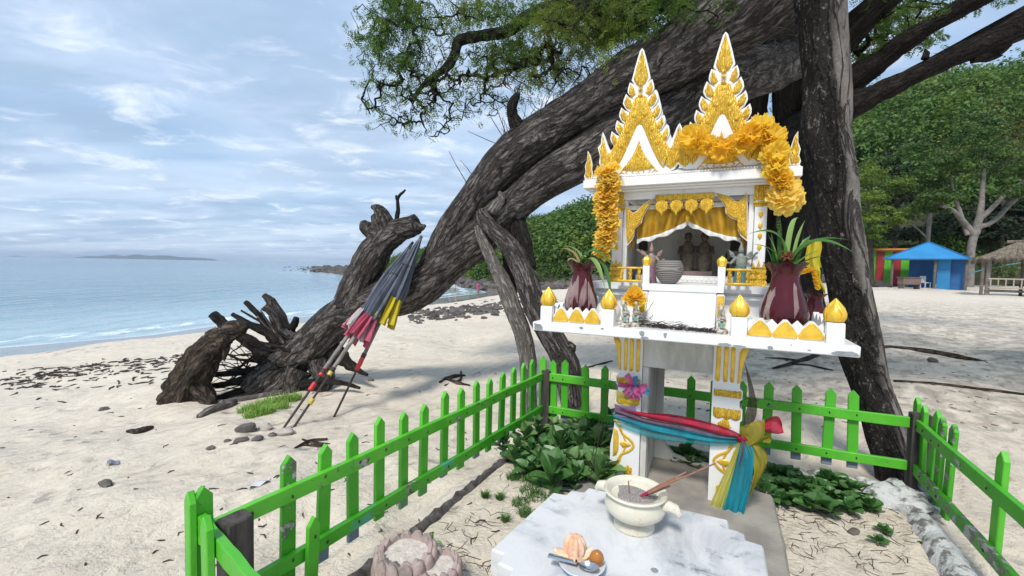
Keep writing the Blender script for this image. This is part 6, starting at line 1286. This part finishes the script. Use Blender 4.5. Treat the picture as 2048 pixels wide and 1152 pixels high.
sp_ = [tuple(GZ(px, py, 0)[:2])+(r,) for px, py, r in ((1060,985,.05),(1040,1010,.04),(1080,1000,.05),(1025,960,.03),(970,998,.012),(1010,1045,.012),(1050,1030,.03),(1090,970,.05),(1000,1000,.012),(1075,955,.05),(1045,960,.05))]
grass('short_grass', 'short spiky grass between the left plant bed and the marble table', sp_, 130, .038, GR2, 4)

# ================================================================ driftwood, stones and litter
TWIG = paint('dark_twig', (.050,.040,.034), (.03,.025,.022), 40, .9, 0); STONE_D = paint('dark_stone', (.10,.088,.08), (.17,.15,.135), 12, .9, .01, 20); STONE_P = paint('pale_stone', (.46,.42,.37), (.32,.29,.25), 12, .9, .01, 20)
def rubble(rngs, pts, r, L, mt, name, label, cat, flat=False):
    m = MB(); rng = np.random.default_rng(rngs)
    for x, y in pts:
        z = gz(x, y); a = rng.uniform(0, 6.28); l_ = L*rng.uniform(.3, 1.3); d = np.array([math.cos(a), math.sin(a), 0])*l_/2; e = np.array([-d[1], d[0], 0])*rng.normal(0, .35)
        m.tube([np.array([x, y, z+r*.5])-d, np.array([x, y, z+r*.8])+e, np.array([x, y, z+r*.5])+d], [r*rng.uniform(.5, 1), r*rng.uniform(.6, 1.2), r*.4], 4)
    return tag(m.build(name, mt), label, cat, kind='stuff')
rng = np.random.default_rng(23)
inpx = [(rng.uniform(1585, 1840), rng.uniform(1000, 1150)) for _ in range(90)]+[(rng.uniform(870, 1010), rng.uniform(1020, 1150)) for _ in range(45)]+[(rng.uniform(1000, 1230), rng.uniform(880, 1020)) for _ in range(120)]+[(rng.uniform(1510, 1740), rng.uniform(950, 1050)) for _ in range(160)]
rubble(1, [tuple(GZ(px, py, 0)[:2]) for px, py in inpx], .0016, .07, TWIG, 'plot_twigs', 'dark twigs and root threads strewn on the sand inside the fence', 'twigs')
pts = [tuple(on_ground(rng.uniform(0, 1000), 735+rng.random()**.7*400, -.3)[:2]) for _ in range(110)]+[tuple(on_ground(rng.uniform(1240, 2048), rng.uniform(610, 860), -.1)[:2]) for _ in range(260)]
rubble(2, pts, .004, .045, TWIG, 'beach_litter', 'small dark twigs and leaf scraps scattered over the beach', 'litter')
pts = []
for _ in range(380):
    px = rng.uniform(0, 430); q = on_ground(px, 752-px*.12+abs(rng.normal(0, 18)), -1.3); pts.append((q[0]+rng.normal(0, .3), q[1]+rng.normal(0, .3)))
rubble(3, pts, .010, .13, TWIG, 'tide_wrack', 'dark line of seaweed and sticks left by the tide along the wet sand', 'wrack')
def stone(label, px, py, r_px, mt, seed, flat=.6, asp=.8, cat='stone'):
    q = on_ground(px, py, -.2); r = PXR(r_px, q[1]); V, Fc = rock_geo(np.random.default_rng(seed), flat, 12, 8); o = MB().add(V*r*np.array([1, asp, 1]), Fc).build('stone', mt, None, True, 50); o.location = (q[0], q[1], q[2]+r*.2); o.rotation_euler = (0, 0, seed); return tag(o, label, cat)
stone('large brownish stone at the left of the stone heap below the umbrella poles', 492, 862, 20, STONE_D, 1); stone('flat pale stone at the right of the stone heap below the umbrella poles', 572, 868, 18, STONE_P, 2, .5); stone('pale rounded stone behind the middle of the heap below the umbrellas', 530, 858, 15, STONE_P, 3); stone('dark flat stone in front of the heap below the umbrellas', 482, 882, 13, STONE_D, 4, .4)
stone('dark stone in the middle of the heap below the umbrellas', 515, 880, 12, STONE_D, 5, .5); stone('small brown stone between the poles and the pale flat stone', 545, 872, 9, STONE_D, 6); stone('lone small dark stone left of the stone heap', 455, 883, 7, STONE_D, 7); stone('lone dark stone on the sand in front of the stone heap', 422, 898, 9, STONE_D, 8, .5)
stone('dark lump with a hollow beside it on the near left sand', 212, 972, 17, STONE_D, 9, .55, .6); stone('black pebble on the smooth sand left of the stump', 208, 820, 8, STONE_D, 10, .7); stone('buried pale stone just above the green grass patch', 545, 776, 34, STONE_P, 11, .3, .5)
stone('round pale pebble under the fallen roots', 742, 762, 7, STONE_D, 12); stone('smooth brown shell-like stone on the plot sand right of the concrete', 1708, 1066, 13, STONE_D, 13, .5, .6); stone('low rock on the shaded sand right of the slender trunk', 1865, 722, 11, STONE_D, 14, .4)
def stick_thing(name, label, cat, pieces, mt, seg=8, rid=.1, lm=.15):
    gs = []
    for i, rows in enumerate(pieces):
        P_ = []; R_ = []
        for px, py, rp in rows: q = on_ground(px, py, -.15); r = PXR(rp, q[1]); P_.append(q+np.array([0,0,r*.6])); R_.append(r)
        gs.append(capped(bark_geo(P_, R_, seg, 4, rid, lm, i*2.0), seg))
    b = gs[0][0].mean(0); o = limb(name, mt, None, [(V-b, Fq, A) for V, Fq, A in gs]); o.location = b.tolist(); return tag(o, label, cat)
stick_thing('driftwood_branch', 'long black branch lying across the shaded sand right of the slender trunk', 'branch', [[(1765,696,4),(1830,702,5),(1900,714,6),(1955,722,3),(1975,726,1)]], WOOD_DARK)
stick_thing('driftwood_branch', 'thin black pole on the sand at the far right, nearer the fence', 'branch', [[(1788,764,3),(1880,770,3),(1980,782,3),(2060,792,3)]], WOOD_DARK)
stick_thing('driftwood_branch', 'forked dark branch on the sand behind the right pedestal leg', 'branch', [[(1545,738,2),(1585,728,4),(1620,718,5),(1640,708,3)],[(1580,730,3),(1620,732,2),(1665,742,2)],[(1600,724,3),(1560,718,2),(1530,716,1)]], WOOD_DARK)
stick_thing('driftwood_branch', 'wiry dark root on the sand left of the left pedestal leg', 'branch', [[(1150,740,1),(1180,735,2),(1205,728,2),(1225,722,1)]], WOOD_DARK)
stick_thing('driftwood_log', 'pale log half buried beside the foot of the stump', 'log', [[(398,836,6),(430,822,9),(470,808,7)]], WOOD_GREY); stick_thing('driftwood_log', 'thin log lying under the fallen roots, end towards the umbrellas', 'log', [[(450,808,6),(540,792,6),(620,778,5)]], WOOD_GREY)
stick_thing('driftwood_log', 'charred black stick on the open sand left of the stone heap', 'log', [[(255,864,3),(275,866,6),(292,862,7),(305,856,3)]], WOOD_DARK)
stick_thing('driftwood_branch', 'reddish twig heap on the sand just outside the long fence', 'branch', [[(590,897,2),(620,885,4),(655,880,3)],[(600,890,2),(640,894,3),(650,890,2)],[(605,880,2),(630,888,3),(660,888,1)]], WOOD_DARK)
stick_thing('driftwood_branch', 'dead root clump on the sand outside the far end of the long fence', 'branch', [[(880,766,3),(905,756,5),(930,752,2)],[(895,760,3),(915,768,4),(940,772,2)],[(890,772,2),(920,762,3),(922,745,2)]], WOOD_DARK)
o = MB().surf(lambda u, v: on_ground(214+24*u, 934-8*v-4*u, -.2)+np.array([0,0,.012+.008*math.sin(u*6)]), 6, 4).build('plastic_scrap', paint('blue_plastic', (.20,.22,.25), None, 10, .5, 0)); tag(o, 'small grey-blue plastic scrap on the near left sand', 'scrap')
o = MB().surf(lambda u, v: on_ground(495+45*u, 982-16*u-8*v, -.2)+np.array([0,0,.010+.008*math.sin(u*9+v*4)]), 12, 6).build('plastic_sheet', paint('white_plastic', (.55,.55,.55), (.45,.45,.45), 10, .4, 0)); tag(o, 'crumpled white plastic sheet half buried outside the long fence', 'plastic')
# ---- lotus pots
t = NT('pink_cement'); P_ = t.pos(); col = t.mix(t.ramp(t.noise(14, 6, .7), .4, .68), (.42,.33,.30), (.17,.145,.13)); col = t.mix(t.ramp(t.noise(5, 4), .5, .7, 0, .6), col, (.42,.22,.24)); LOTC = t.fin(col, .85, 0, t.bump(t.noise(60, 5), .003), .3)
POT_SAND = paint('pot_sand', (.66,.60,.54), (.50,.44,.38), 60, .95, .003, 160)
def lotus_pot(label, px, py, zr, R, H, rz):
    q = GZ(px, py, zr); o = thing('lotus_pot', label, 'pot', (q[0], q[1], 0), rz)
    MB().lathe([(R*.55,-.01),(R*.75,H*.15),(R*.9,H*.55),(R*.88,H*.9),(R*.80,H),(R*.68,H*.97),(R*.66,H*.80),(R*.3,H*.79)], 40, fn=lambda i, a, r, z: (r, z+(.010*math.cos(14*a) if 2 < i < 6 else 0))).build('basin', LOTC, o)
    MB().lathe([(R*.672,H*.86),(R*.5,H*.865),(R*.01,H*.87)], 30, fn=lambda i, a, r, z: (r, z+.003*math.sin(4*a+i))).build('sand_fill', POT_SAND, o)
    for ring, (n, zc, rr, sz) in enumerate(((14, .72, .88, .30), (12, .42, .92, .34), (10, .15, .80, .34))):
        for k in range(n):
            a = 2*math.pi*(k+.5*(ring % 2))/n; MB().ell((R*rr*math.cos(a), R*rr*math.sin(a), H*zc), (R*.13, R*.21, H*sz), 10, 8, _rz(a)).build('petal', LOTC, o)
    return o
lotus_pot('pinkish cement lotus pot filled with sand, beside the long fence', 812, 1100, .115, .105, .125, 0); lotus_pot('brownish cement lotus pot half hidden beside the pink one', 872, 1135, .08, .085, .10, .3)
stone('dark stone propped behind the pink lotus pot', 828, 1082, 26, STONE_D, 15, .9, .5)
q = GZ(866, 1075, .05); rosette('seedling', 'one bright green leaf sprouting behind the lotus pot', 'plant', (q[0], q[1], .03), .035, 3, LMP, rng, None, .03)

# ================================================================ furled beach umbrellas leaning on the fallen tree
C_GREY = cloth_mat('grey_canvas', (.165,.185,.235), (.085,.095,.125), 1.12, .12); C_UPINK = cloth_mat('pink_canvas', (.56,.12,.19), (.42,.08,.13), 1.12, .15); C_UWHITE = cloth_mat('white_canvas', (.66,.63,.62), (.5,.46,.45), 1.12, .15); C_UYEL = cloth_mat('yellow_canvas', (.62,.50,.03), (.45,.36,.02), 1.12, .15)
t = NT('pole_wood'); POLEW = t.fin(t.mix(t.ramp(t.noise(18, 5), .35, .7), (.30,.27,.25), (.16,.14,.13)), .7, 0, t.bump(t.noise(60, 4), .002), .3); TAPE_R = paint('red_tape', (.62,.03,.035), (.42,.02,.03), 30, .5, .002, 60); TAPE_Y = paint('yellow_tape', (.60,.48,.08), (.42,.33,.05), 30, .5, .002, 60); POLED = paint('dark_pole', (.05,.035,.03), (.03,.025,.02), 30, .7, 0)
def umbrella(label, bot, top, hem_t, apex_t, rad, mt_val, mt_val2, tapes, seed, lower=.28, flap=.19):
    p0 = on_ground(*bot, -.25); p1 = PY(*top); d = p1-p0; L = np.linalg.norm(d); ax = d/L; o = thing('beach_umbrella', label, 'umbrella', p0); rng = np.random.default_rng(seed)
    s1 = nrm(np.cross(ax, (0,1,.2))); s2 = np.cross(ax, s1); at_ = lambda t_: ax*L*t_
    MB().tube([at_(lower*.9), at_(1.0)], .016, 10).build('pole', POLEW, o); MB().tube([at_(-.01), at_(lower)], .009, 8).build('ground_spike', POLED, o)
    for a, b, mt in tapes: MB().tube([at_(lerp(a, b, k/5)) for k in range(6)], [.0175+.003*rng.random() for _ in range(6)], 10).build('tape', mt, o)
    MB().tube([at_(lower*.97), at_(lower*.90)], .020, 10).build('clamp', POLED, o); ph = rng.uniform(0, 6)
    def prof_(v): return rad*(.16+.84*math.sin(math.pi*.5*min(1, v/.85))**1.3)*(1 if v < .85 else 1-.18*(v-.85)/.15)
    def f(u, v):
        a = 2*math.pi*u; r = prof_(v)*(1+.30*math.sin(8*a+ph+v*1.5)+.12*math.sin(13*a+2*ph)); t_ = lerp(apex_t, hem_t, v); r *= 1+.16*float(hashnoise(np.array([4*math.cos(a), 4*math.sin(a), 5*v+ph]), 1.0)); return at_(t_)+(s1*math.cos(a)+s2*math.sin(a))*r-np.array([0,0,.05*v*v*(1+.5*math.sin(a*3+ph))])
    cn = MB().surf(f, 72, 22).build('canopy', C_GREY, o)
    for k in range(8):
        a0 = (k+.1+.25*rng.random())/8; w = .8/8; mt = (mt_val, mt_val2)[k % 2]; out_ = rng.uniform(.9, 1.7); ln = flap*rng.uniform(.8, 1.25)
        def g(u, v): a = 2*math.pi*(a0+w*(u-.5)); r = rad*(1.05+.55*out_*v)*(1+.26*math.sin(u*7+k+2*v)); return at_(hem_t+.006)+(s1*math.cos(a)+s2*math.sin(a))*r-ax*ln*v-np.array([0,0,.03+.02*v])
        MB().surf(g, 9, 6).build('valance_flap', mt, cn)
    a = .5; MB().tube([at_(lerp(apex_t, hem_t, .52))+(s1*math.cos(q)+s2*math.sin(q))*rad*.82 for q in np.linspace(0, 6.283, 20)], .005, 5).build('cord', POLED, o)
    return o
umbrella('furled grey umbrella with pink and white flaps, its pole taped red, nearest the roots', (566,858), (822,490,4.12), .585, 1.02, .056, C_UPINK, C_UWHITE, ((.17,.205,TAPE_R),(.24,.275,TAPE_R)), 1)
umbrella('furled grey umbrella with pink flaps, its pole taped yellow, the middle of three', (588,854), (838,482,4.06), .545, 1.02, .053, C_UPINK, C_UPINK, ((.10,.125,TAPE_Y),(.235,.27,TAPE_Y)), 2)
umbrella('furled grey umbrella with yellow flaps on a single pole, nearest the long fence', (668,834), (840,478,4.0), .655, 1.02, .062, C_UYEL, C_UYEL, ((.24,.32,TAPE_R),), 3, .34, .19)

# ================================================================ huts under the trees on the right
def hp(px, py, D): return PY(px, py, D)
HB = paint('blue_sheet', (.025,.24,.50), (.02,.19,.42), .8, .55, .01, 3); HB2 = paint('blue_board', (.02,.13,.34), (.015,.09,.25), 1.2, .6, 0); HR = paint('red_board', (.34,.02,.03), (.24,.015,.02), 1.5, .6, 0); HG = paint('green_board', (.10,.42,.02), (.07,.32,.015), 1.5, .6, 0); HO = paint('orange_edge', (.62,.22,.02), (.5,.16,.015), 1.5, .6, 0); HD = paint('dark_board', (.03,.028,.026), (.05,.045,.04), 2, .8, 0); HW = paint('grey_wood', (.17,.145,.12), (.10,.085,.07), 3, .8, .01, 20)
D = 36.0; g = gz(*hp(1850, 560, D)[:2]); X = lambda px, d=D: float(hp(px, 560, d)[0]); Zp = lambda px, py, d=D: float(hp(px, py, d)[2])
bx0 = X(1850); FA = math.atan2(bx0, D); CF = math.cos(FA); o = thing('blue_hut', 'open beach hut with a bright blue hipped sheet roof', 'hut', (bx0, D, g), -FA); XL = lambda px: (X(px)-bx0)*CF
xl, xr, ze, za = XL(1764), XL(1932), Zp(1850, 519)-g, Zp(1853, 484)-g; dp = 2.2
m = MB(); V = [(xl,-dp,ze),(xr,-dp,ze),(xr,dp,ze),(xl,dp,ze),(.1,0,za)]; m.add(V, [(0,1,4),(1,2,4),(2,3,4),(3,0,4),(3,2,1,0)]); rf = m.build('roof', HB, o, False)
for a, b in ((0,4),(1,4)): MB().tube([np.array(V[a])+(0,0,.02), np.array(V[b])+(0,0,.02)], .05, 6).build('ridge_seam', HB2, rf)
MB().box(((xl+xr)/2, -dp-.02, ze-.02), (xr-xl, .04, .09)).build('fascia', HB2, rf, False)
hh = ze-.02; q0, q1, q2 = XL(1872), XL(1897), XL(1925)
MB().box(((q0+q1)/2, -dp+.7, hh/2), (q1-q0, .1, hh)).build('door', HB, o, False); MB().box(((q1+q2)/2, -dp+.9, hh/2), (q2-q1-.02, .1, hh)).build('side_panel', HB2, o, False); MB().box(((XL(1815)+XL(1872))/2, dp-.4, hh/2), (XL(1872)-XL(1815), .1, hh)).build('back_wall', HB2, o, False)
for px in (1783, 1925, 1868): MB().tube([(XL(px), -dp+.3, -.1), (XL(px), -dp+.3, ze-.02)], .09, 8).build('post', HW, o)
D2 = 40.0; bx0 = X(1765, D2); o = thing('painted_hut', 'low hut with red and green boards and an orange roof edge', 'hut', (bx0, D2, g), -FA); zt = float(hp(1765, 503, D2)[2])-g; a0, a1 = (X(1715, D2)-bx0)*CF, (X(1835, D2)-bx0)*CF
MB().box(((a0+a1)/2, 1.5, zt+.18), (a1-a0+.6, 3.8, .16)).build('roof', HO, o, False); n = 7
for k in range(n): w = (a1-a0)/n; MB().box((a0+w*(k+.5), 0, zt/2), (w-.03, .08, zt)).build('board', (HR, HG)[k % 2], o, False)
MB().box((a0+.02, 1.5, zt/2), (.1, 3.0, zt)).build('end_wall', HR, o, False)
q = hp(1818, 572, 34); o = thing('counter', 'brown wooden counter under the left side of the blue roof', 'counter', (q[0], 34, gz(q[0], 34))); MB().box((0,0,.62), (1.35,.55,.52)).build('front_panel', paint('counter_brown', (.20,.13,.11), None, 2, .7, 0), o, False); MB().box((0,0,.90), (1.5,.65,.05)).build('top', HW, o, False)
for sx in (-.6, .6): MB().box((sx,0,.18), (.07,.5,.36)).build('leg', HW, o, False)
q = hp(1856, 560, 35); o = thing('plastic_chair', 'small white chair standing beside the blue door', 'chair', (q[0], 35.2, gz(q[0], 35.2))); CW = paint('white_chair', (.7,.7,.7), None, 3, .4, 0); MB().box((0,0,.42), (.5,.5,.05), bev=.02).build('seat', CW, o); MB().box((.0,.24,.70), (.5,.05,.5), bev=.02).build('backrest', CW, o)
for sx in (-.2, .2):
    for sy in (-.2, .2): MB().tube([(sx,sy,0),(sx,sy,.41)], .03, 6).build('leg', CW, o)
q = hp(1762, 568, 36); o = thing('junk_heap', 'dark heap of nets and gear beside the painted hut', 'heap', (q[0], 36, gz(q[0], 36))); rng = np.random.default_rng(3)
V, Fc = rock_geo(rng, .45, 14, 9); MB().add(V*np.array([.8,.5,1.0]), Fc).build('net_pile', HD, o)
# thatched shelter
t = NT('thatch'); th = t.noise(9, 7, .7, t.map((1,1,.2))); THATCH = t.fin(t.mix(t.ramp(th, .35, .68), (.25,.205,.155), (.105,.085,.065)), .95, 0, t.bump(th, .06), .15)
D3 = 25.0; bx0 = X(2035, D3); g3 = gz(bx0, D3); o = thing('thatched_shelter', 'thatched beach shelter with bamboo railings at the far right', 'shelter', (bx0, D3, g3), -math.atan2(bx0, D3)); CF3 = math.cos(math.atan2(bx0, D3)); X3 = lambda px: (X(px, D3)-bx0)*CF3; xl = X3(1940); xr = -xl; ze = float(hp(2000, 519, D3)[2])-g3; za = float(hp(2028, 484, D3)[2])-g3; rng = np.random.default_rng(9)
def troof(u, v):
    a = 2*math.pi*u; c, s_ = math.cos(a), math.sin(a); k = 1/max(abs(c), abs(s_)); k = lerp(k, 1.1, .35); w = v**.9
    return (xr*c*k*lerp(.08, 1.0, w), 1.7*s_*k*lerp(.05, 1.0, w), lerp(za, ze, v)-.10*math.sin(v*math.pi)+.06*math.sin(a*31+v*3)*v+.05*math.sin(a*57)*v)
MB().surf(troof, 120, 12).build('thatch_roof', THATCH, o); m = MB()
for k in range(260):
    a = 2*math.pi*k/260; p = np.array(troof(k/260, 1.0)); m.tube([p+(0,0,.06), p+np.array([.05*math.cos(a), .05*math.sin(a), -.10-.16*rng.random()])], [.02,.006], 3)
f = m.build('thatch_fringe', THATCH, o); f['kind'] = 'stuff'
MB().tube([(-.5,0,za+.02),(.5,0,za+.02)], .10, 8).build('ridge_roll', THATCH, o)
for px, y in ((1963,-1.3),(1975,-1.1),(2043,1.2),(1972,1.2),(2090,-1.3)): x = X3(px); MB().tube([(x,y,-.1),(x+.02,y,ze+.1)], .075 if px != 1975 else .10, 8).build('post', HW if px != 1975 else POLEW, o)
BAM = paint('bamboo', (.42,.38,.30), (.30,.26,.20), 4, .6, 0)
for z in (.45, .95):
    MB().tube([(X3(1978),-1.35,z),(X3(2110),-1.35,z)], .04, 8).build('railing', BAM, o)
for k in range(9): x = lerp(X3(1982), X3(2105), k/8); MB().tube([(x,-1.35,.40),(x,-1.35,1.0)], .03, 6).build('baluster', BAM, o)
MB().box((0,0,.25), (xr*1.4,2.3,.08)).build('floor', HW, o, False); MB().box((.3,.4,.62), (1.6,.8,.06)).build('table_top', HD, o, False)
o = MB().tube([PY(1945,545,24.5), PY(1985,535,26), PY(2025,528,27), PY(2065,522,28)], .035, 6).build('hammock_rope', paint('teal_rope', (.05,.30,.32), None, 3, .6, 0)); tag(o, 'taut teal rope slung behind the thatched shelter', 'rope')

# ================================================================ trees between the huts and the hill
FPALE = paint('forest_bark', (.24,.22,.20), (.14,.125,.115), 2.5, .9, .02, 8); FDARK = paint('forest_bark_dark', (.07,.06,.05), (.045,.04,.034), 2.5, .9, .02, 8)
def forest_tree(label, trunk, clumps, D, mt, leaves, n=420, size=.30, seed=0):
    g0 = hp(trunk[0][0][0], 560, D); b = np.array([g0[0], D, gz(g0[0], D)]); o = thing('forest_tree', label, 'tree', b)
    for i, rows in enumerate(trunk):
        P_ = [PY(px, py, D+dd)-b for px, py, dd, r in rows]; R_ = [PXR(r, D)*.72 for *_, r in rows]
        if i == 0: P_[0] = np.array([P_[0][0], P_[0][1], -.2])
        MB().tube(catmull(P_, 4), [float(v[0]) for v in catmull([np.array([r, 0, 0]) for r in R_], 4)], 10, rough=.08).build('trunk' if i == 0 else 'branch', mt, o)
    rng = np.random.default_rng(seed); C_ = []; Rr = []
    for px, py, dd, rx, ry in clumps:
        for _ in range(7):
            a = rng.normal(size=3)*.45; c = PY(px+a[0]*rx, py+a[1]*ry, D+dd+a[2]*2.5); s_ = PXR(rx, D)*rng.uniform(.35, .6); C_.append(c-b); Rr.append((s_, s_, s_*.62*max(.6, ry/rx)))
    V = leaf_cloud(np.array(C_), np.array(Rr), n//7*2, size, rng, .5, .25); cr = link('crown', bigmesh('crown', V, quads(V), leaves), leaves, o); cr['kind'] = 'stuff'; return o
LF_SHADE = leaf_mat('wood_leaves_shade', (.008,.020,.006), (.018,.038,.010), (.025,.05,.012), .12, .7, .3); LF_Y = leaf_mat('wood_leaves_yellow', (.10,.17,.025), (.17,.24,.035), (.20,.26,.03), .35, .6, .3)  # near-black leaf colour stands in for the shade under the trees
forest_tree('pale many-branched tree behind the blue hut and the thatched shelter', [[(1940,560,0,10),(1941,520,0,8.5),(1943,490,0,9),(1950,465,0,9)],[(1947,470,0,9),(1928,445,0,7),(1905,420,-.5,5),(1882,412,-1,4)],[(1935,470,0,6),(1922,430,.5,5),(1908,390,.5,4),(1900,350,.5,3)],[(1950,468,0,10),(1960,430,0,8),(1964,390,.5,6),(1968,340,.5,4),(1970,290,.5,3)],[(1958,440,0,7),(1985,415,-.5,6),(2015,385,-1,5),(2060,352,-1,4)],[(1956,455,0,7),(1990,440,.5,6),(2030,400,.5,5),(2070,380,.5,3)]], [(1900,330,0,60,40),(1970,300,0,70,40),(2040,340,0,60,40),(1870,395,-1,40,20),(2050,385,-1,50,18),(1960,255,1,60,40)], 42, FPALE, LEAF_FOREST, 1000, .19, 1)
forest_tree('slim tree rising directly behind the peak of the blue roof', [[(1855,560,0,6),(1856,480,0,5),(1859,440,0,5),(1862,410,0,4)],[(1856,478,0,3),(1840,462,0,2),(1826,450,0,2)]], [(1850,370,0,60,40),(1800,350,0,50,40),(1830,420,-1,40,20)], 43, FPALE, LEAF_FOREST, 1000, .19, 2)
forest_tree('yellow-green leafy tree just right of the slender trunk', [[(1745,560,0,6),(1742,500,0,5),(1738,430,0,4),(1735,380,0,3)]], [(1750,400,0,45,28),(1735,340,0,40,45),(1770,440,-1,34,18),(1740,470,0,34,20)], 40, FDARK, LF_Y, 1000, .17, 3)
forest_tree('leafy tree with shade painted into its leaves, filling the gap behind the painted hut', [[(1790,560,3,6),(1790,480,3,6),(1795,400,3,5)]], [(1790,330,2,60,45),(1780,410,3,60,45),(1830,460,4,50,26),(1790,470,4,60,26)], 45, FDARK, LF_SHADE, 420, .32, 4)
forest_tree('tree with painted-in understory shade closing the background above the thatched shelter', [[(2005,560,3,6),(2003,480,3,6),(2006,400,3,5)]], [(2010,440,4,60,40),(1960,460,5,60,40),(2060,440,4,50,40),(1900,460,5,50,36),(2000,490,5,70,30),(1880,495,6,50,30),(1940,420,6,60,40),(1990,515,6,70,26),(2060,510,6,60,26),(1850,510,7,50,26),(1930,500,7,50,30)], 47, FDARK, LF_SHADE, 520, .40, 5)
forest_tree('tall tree with olive-brown tinged leaves at the right edge of the hill', [[(2048,560,4,8),(2046,460,4,7),(2050,380,4,6)]], [(2040,270,4,50,30),(2080,300,4,50,40),(2020,230,6,50,30)], 50, FDARK, LEAF_RUST, 220, .16, 6)

# ================================================================ people at the water's edge
def person(label, px, py, h_px, top_c, low_c, skin_c, seed, stride):
    q = on_ground(px, py, -1.9); H = PXR(h_px, q[1]); o = thing('person', label, 'person', q, seed)
    J = {'pel': (0,0,.53), 'chest': (0,0,.72), 'neck': (0,0,.83), 'head': (0,-.01,.89), 'top': (0,0,.975), 'hl': (-.05,0,.50), 'hr': (.05,0,.50), 'kl': (-.055,-.05*stride,.27), 'kr': (.055,.03*stride,.27), 'al': (-.055,.02*stride,.03), 'ar': (.055,.10*stride,.03), 'tl': (-.055,-.05+.02*stride,.012), 'tr': (.055,-.05+.10*stride,.012), 'sl': (-.10,0,.79), 'sr': (.10,0,.79), 'el': (-.14,.01,.64), 'er': (.14,.01,.64), 'wl': (-.13,-.05,.50), 'wr': (.13,-.05,.50), 'fl': (-.125,-.06,.45), 'fr': (.125,-.06,.45)}
    E_ = [('pel','chest'),('chest','neck'),('neck','head'),('head','top'),('pel','hl'),('pel','hr'),('hl','kl'),('hr','kr'),('kl','al'),('kr','ar'),('al','tl'),('ar','tr'),('chest','sl'),('chest','sr'),('sl','el'),('sr','er'),('el','wl'),('er','wr'),('wl','fl'),('wr','fr')]
    R_ = dict(pel=.085, chest=.085, neck=.03, head=.058, top=.05, hl=.06, hr=.06, kl=.038, kr=.038, al=.024, ar=.024, tl=.02, tr=.02, sl=.036, sr=.036, el=.026, er=.026, wl=.02, wr=.02, fl=.02, fr=.02); K_ = list(J)
    me = bpy.data.meshes.new('body'); me.from_pydata([tuple(np.array(J[k])*H) for k in K_], [(K_.index(a), K_.index(b)) for a, b in E_], []); ob = link('body', me, paint('skin_tone', skin_c, None, 20, .6, 0), o)
    md = ob.modifiers.new('skin', 'SKIN'); sv = me.skin_vertices[0].data
    for i, k in enumerate(K_): sv[i].radius = (R_[k]*H*(1.15 if k in ('pel', 'chest') else 1), R_[k]*H*.8)
    sv[0].use_root = True; ob.modifiers.new('sub', 'SUBSURF').render_levels = 1; me.materials[0] = me.materials[0]
    MB().lathe([(.095*H,.48*H),(.105*H,.53*H),(.09*H,.62*H),(.105*H,.72*H),(.095*H,.79*H),(.04*H,.825*H)], 14, sy=.82).build('top', paint('swim_top', top_c, None, 20, .7, 0), o)
    MB().lathe([(.125*H,.40*H),(.115*H,.46*H),(.105*H,.53*H)], 14, sy=.85).build('shorts', paint('swim_shorts', low_c, None, 20, .7, 0), o); MB().ell((0,.012*H,.925*H), (.060*H,.062*H,.06*H), 12, 8).build('hair', INK, o)
person('person in a pink outfit standing at the water line', 956, 590, 27, (.55,.08,.22), (.50,.06,.20), (.42,.25,.18), .4, 1.0); person('person in white paddling in the shallow pool, second from the left', 909, 589, 24, (.62,.55,.52), (.45,.15,.16), (.42,.26,.18), 2.2, .8); person('bare-shouldered person wading at the left of the shallow pool', 897, 587, 22, (.46,.30,.22), (.10,.12,.2), (.46,.30,.22), 1.2, .6)

# ================================================================ sea haze, which turns the far islands blue
t = NT('haze_air'); t.n.remove(t.b); pv_ = t.n.new('ShaderNodeVolumePrincipled'); pv_.inputs['Color'].default_value = (.72,.84,1.0,1); pv_.inputs['Density'].default_value = .00012; pv_.inputs['Anisotropy'].default_value = .2; t.t.links.new(pv_.outputs[0], t.o.inputs['Volume'])
m = MB().box((0, 4400, 45), (19000, 10000, 110)); hz = m.build('haze', t.m, None, False); tag(hz, kind='stuff')
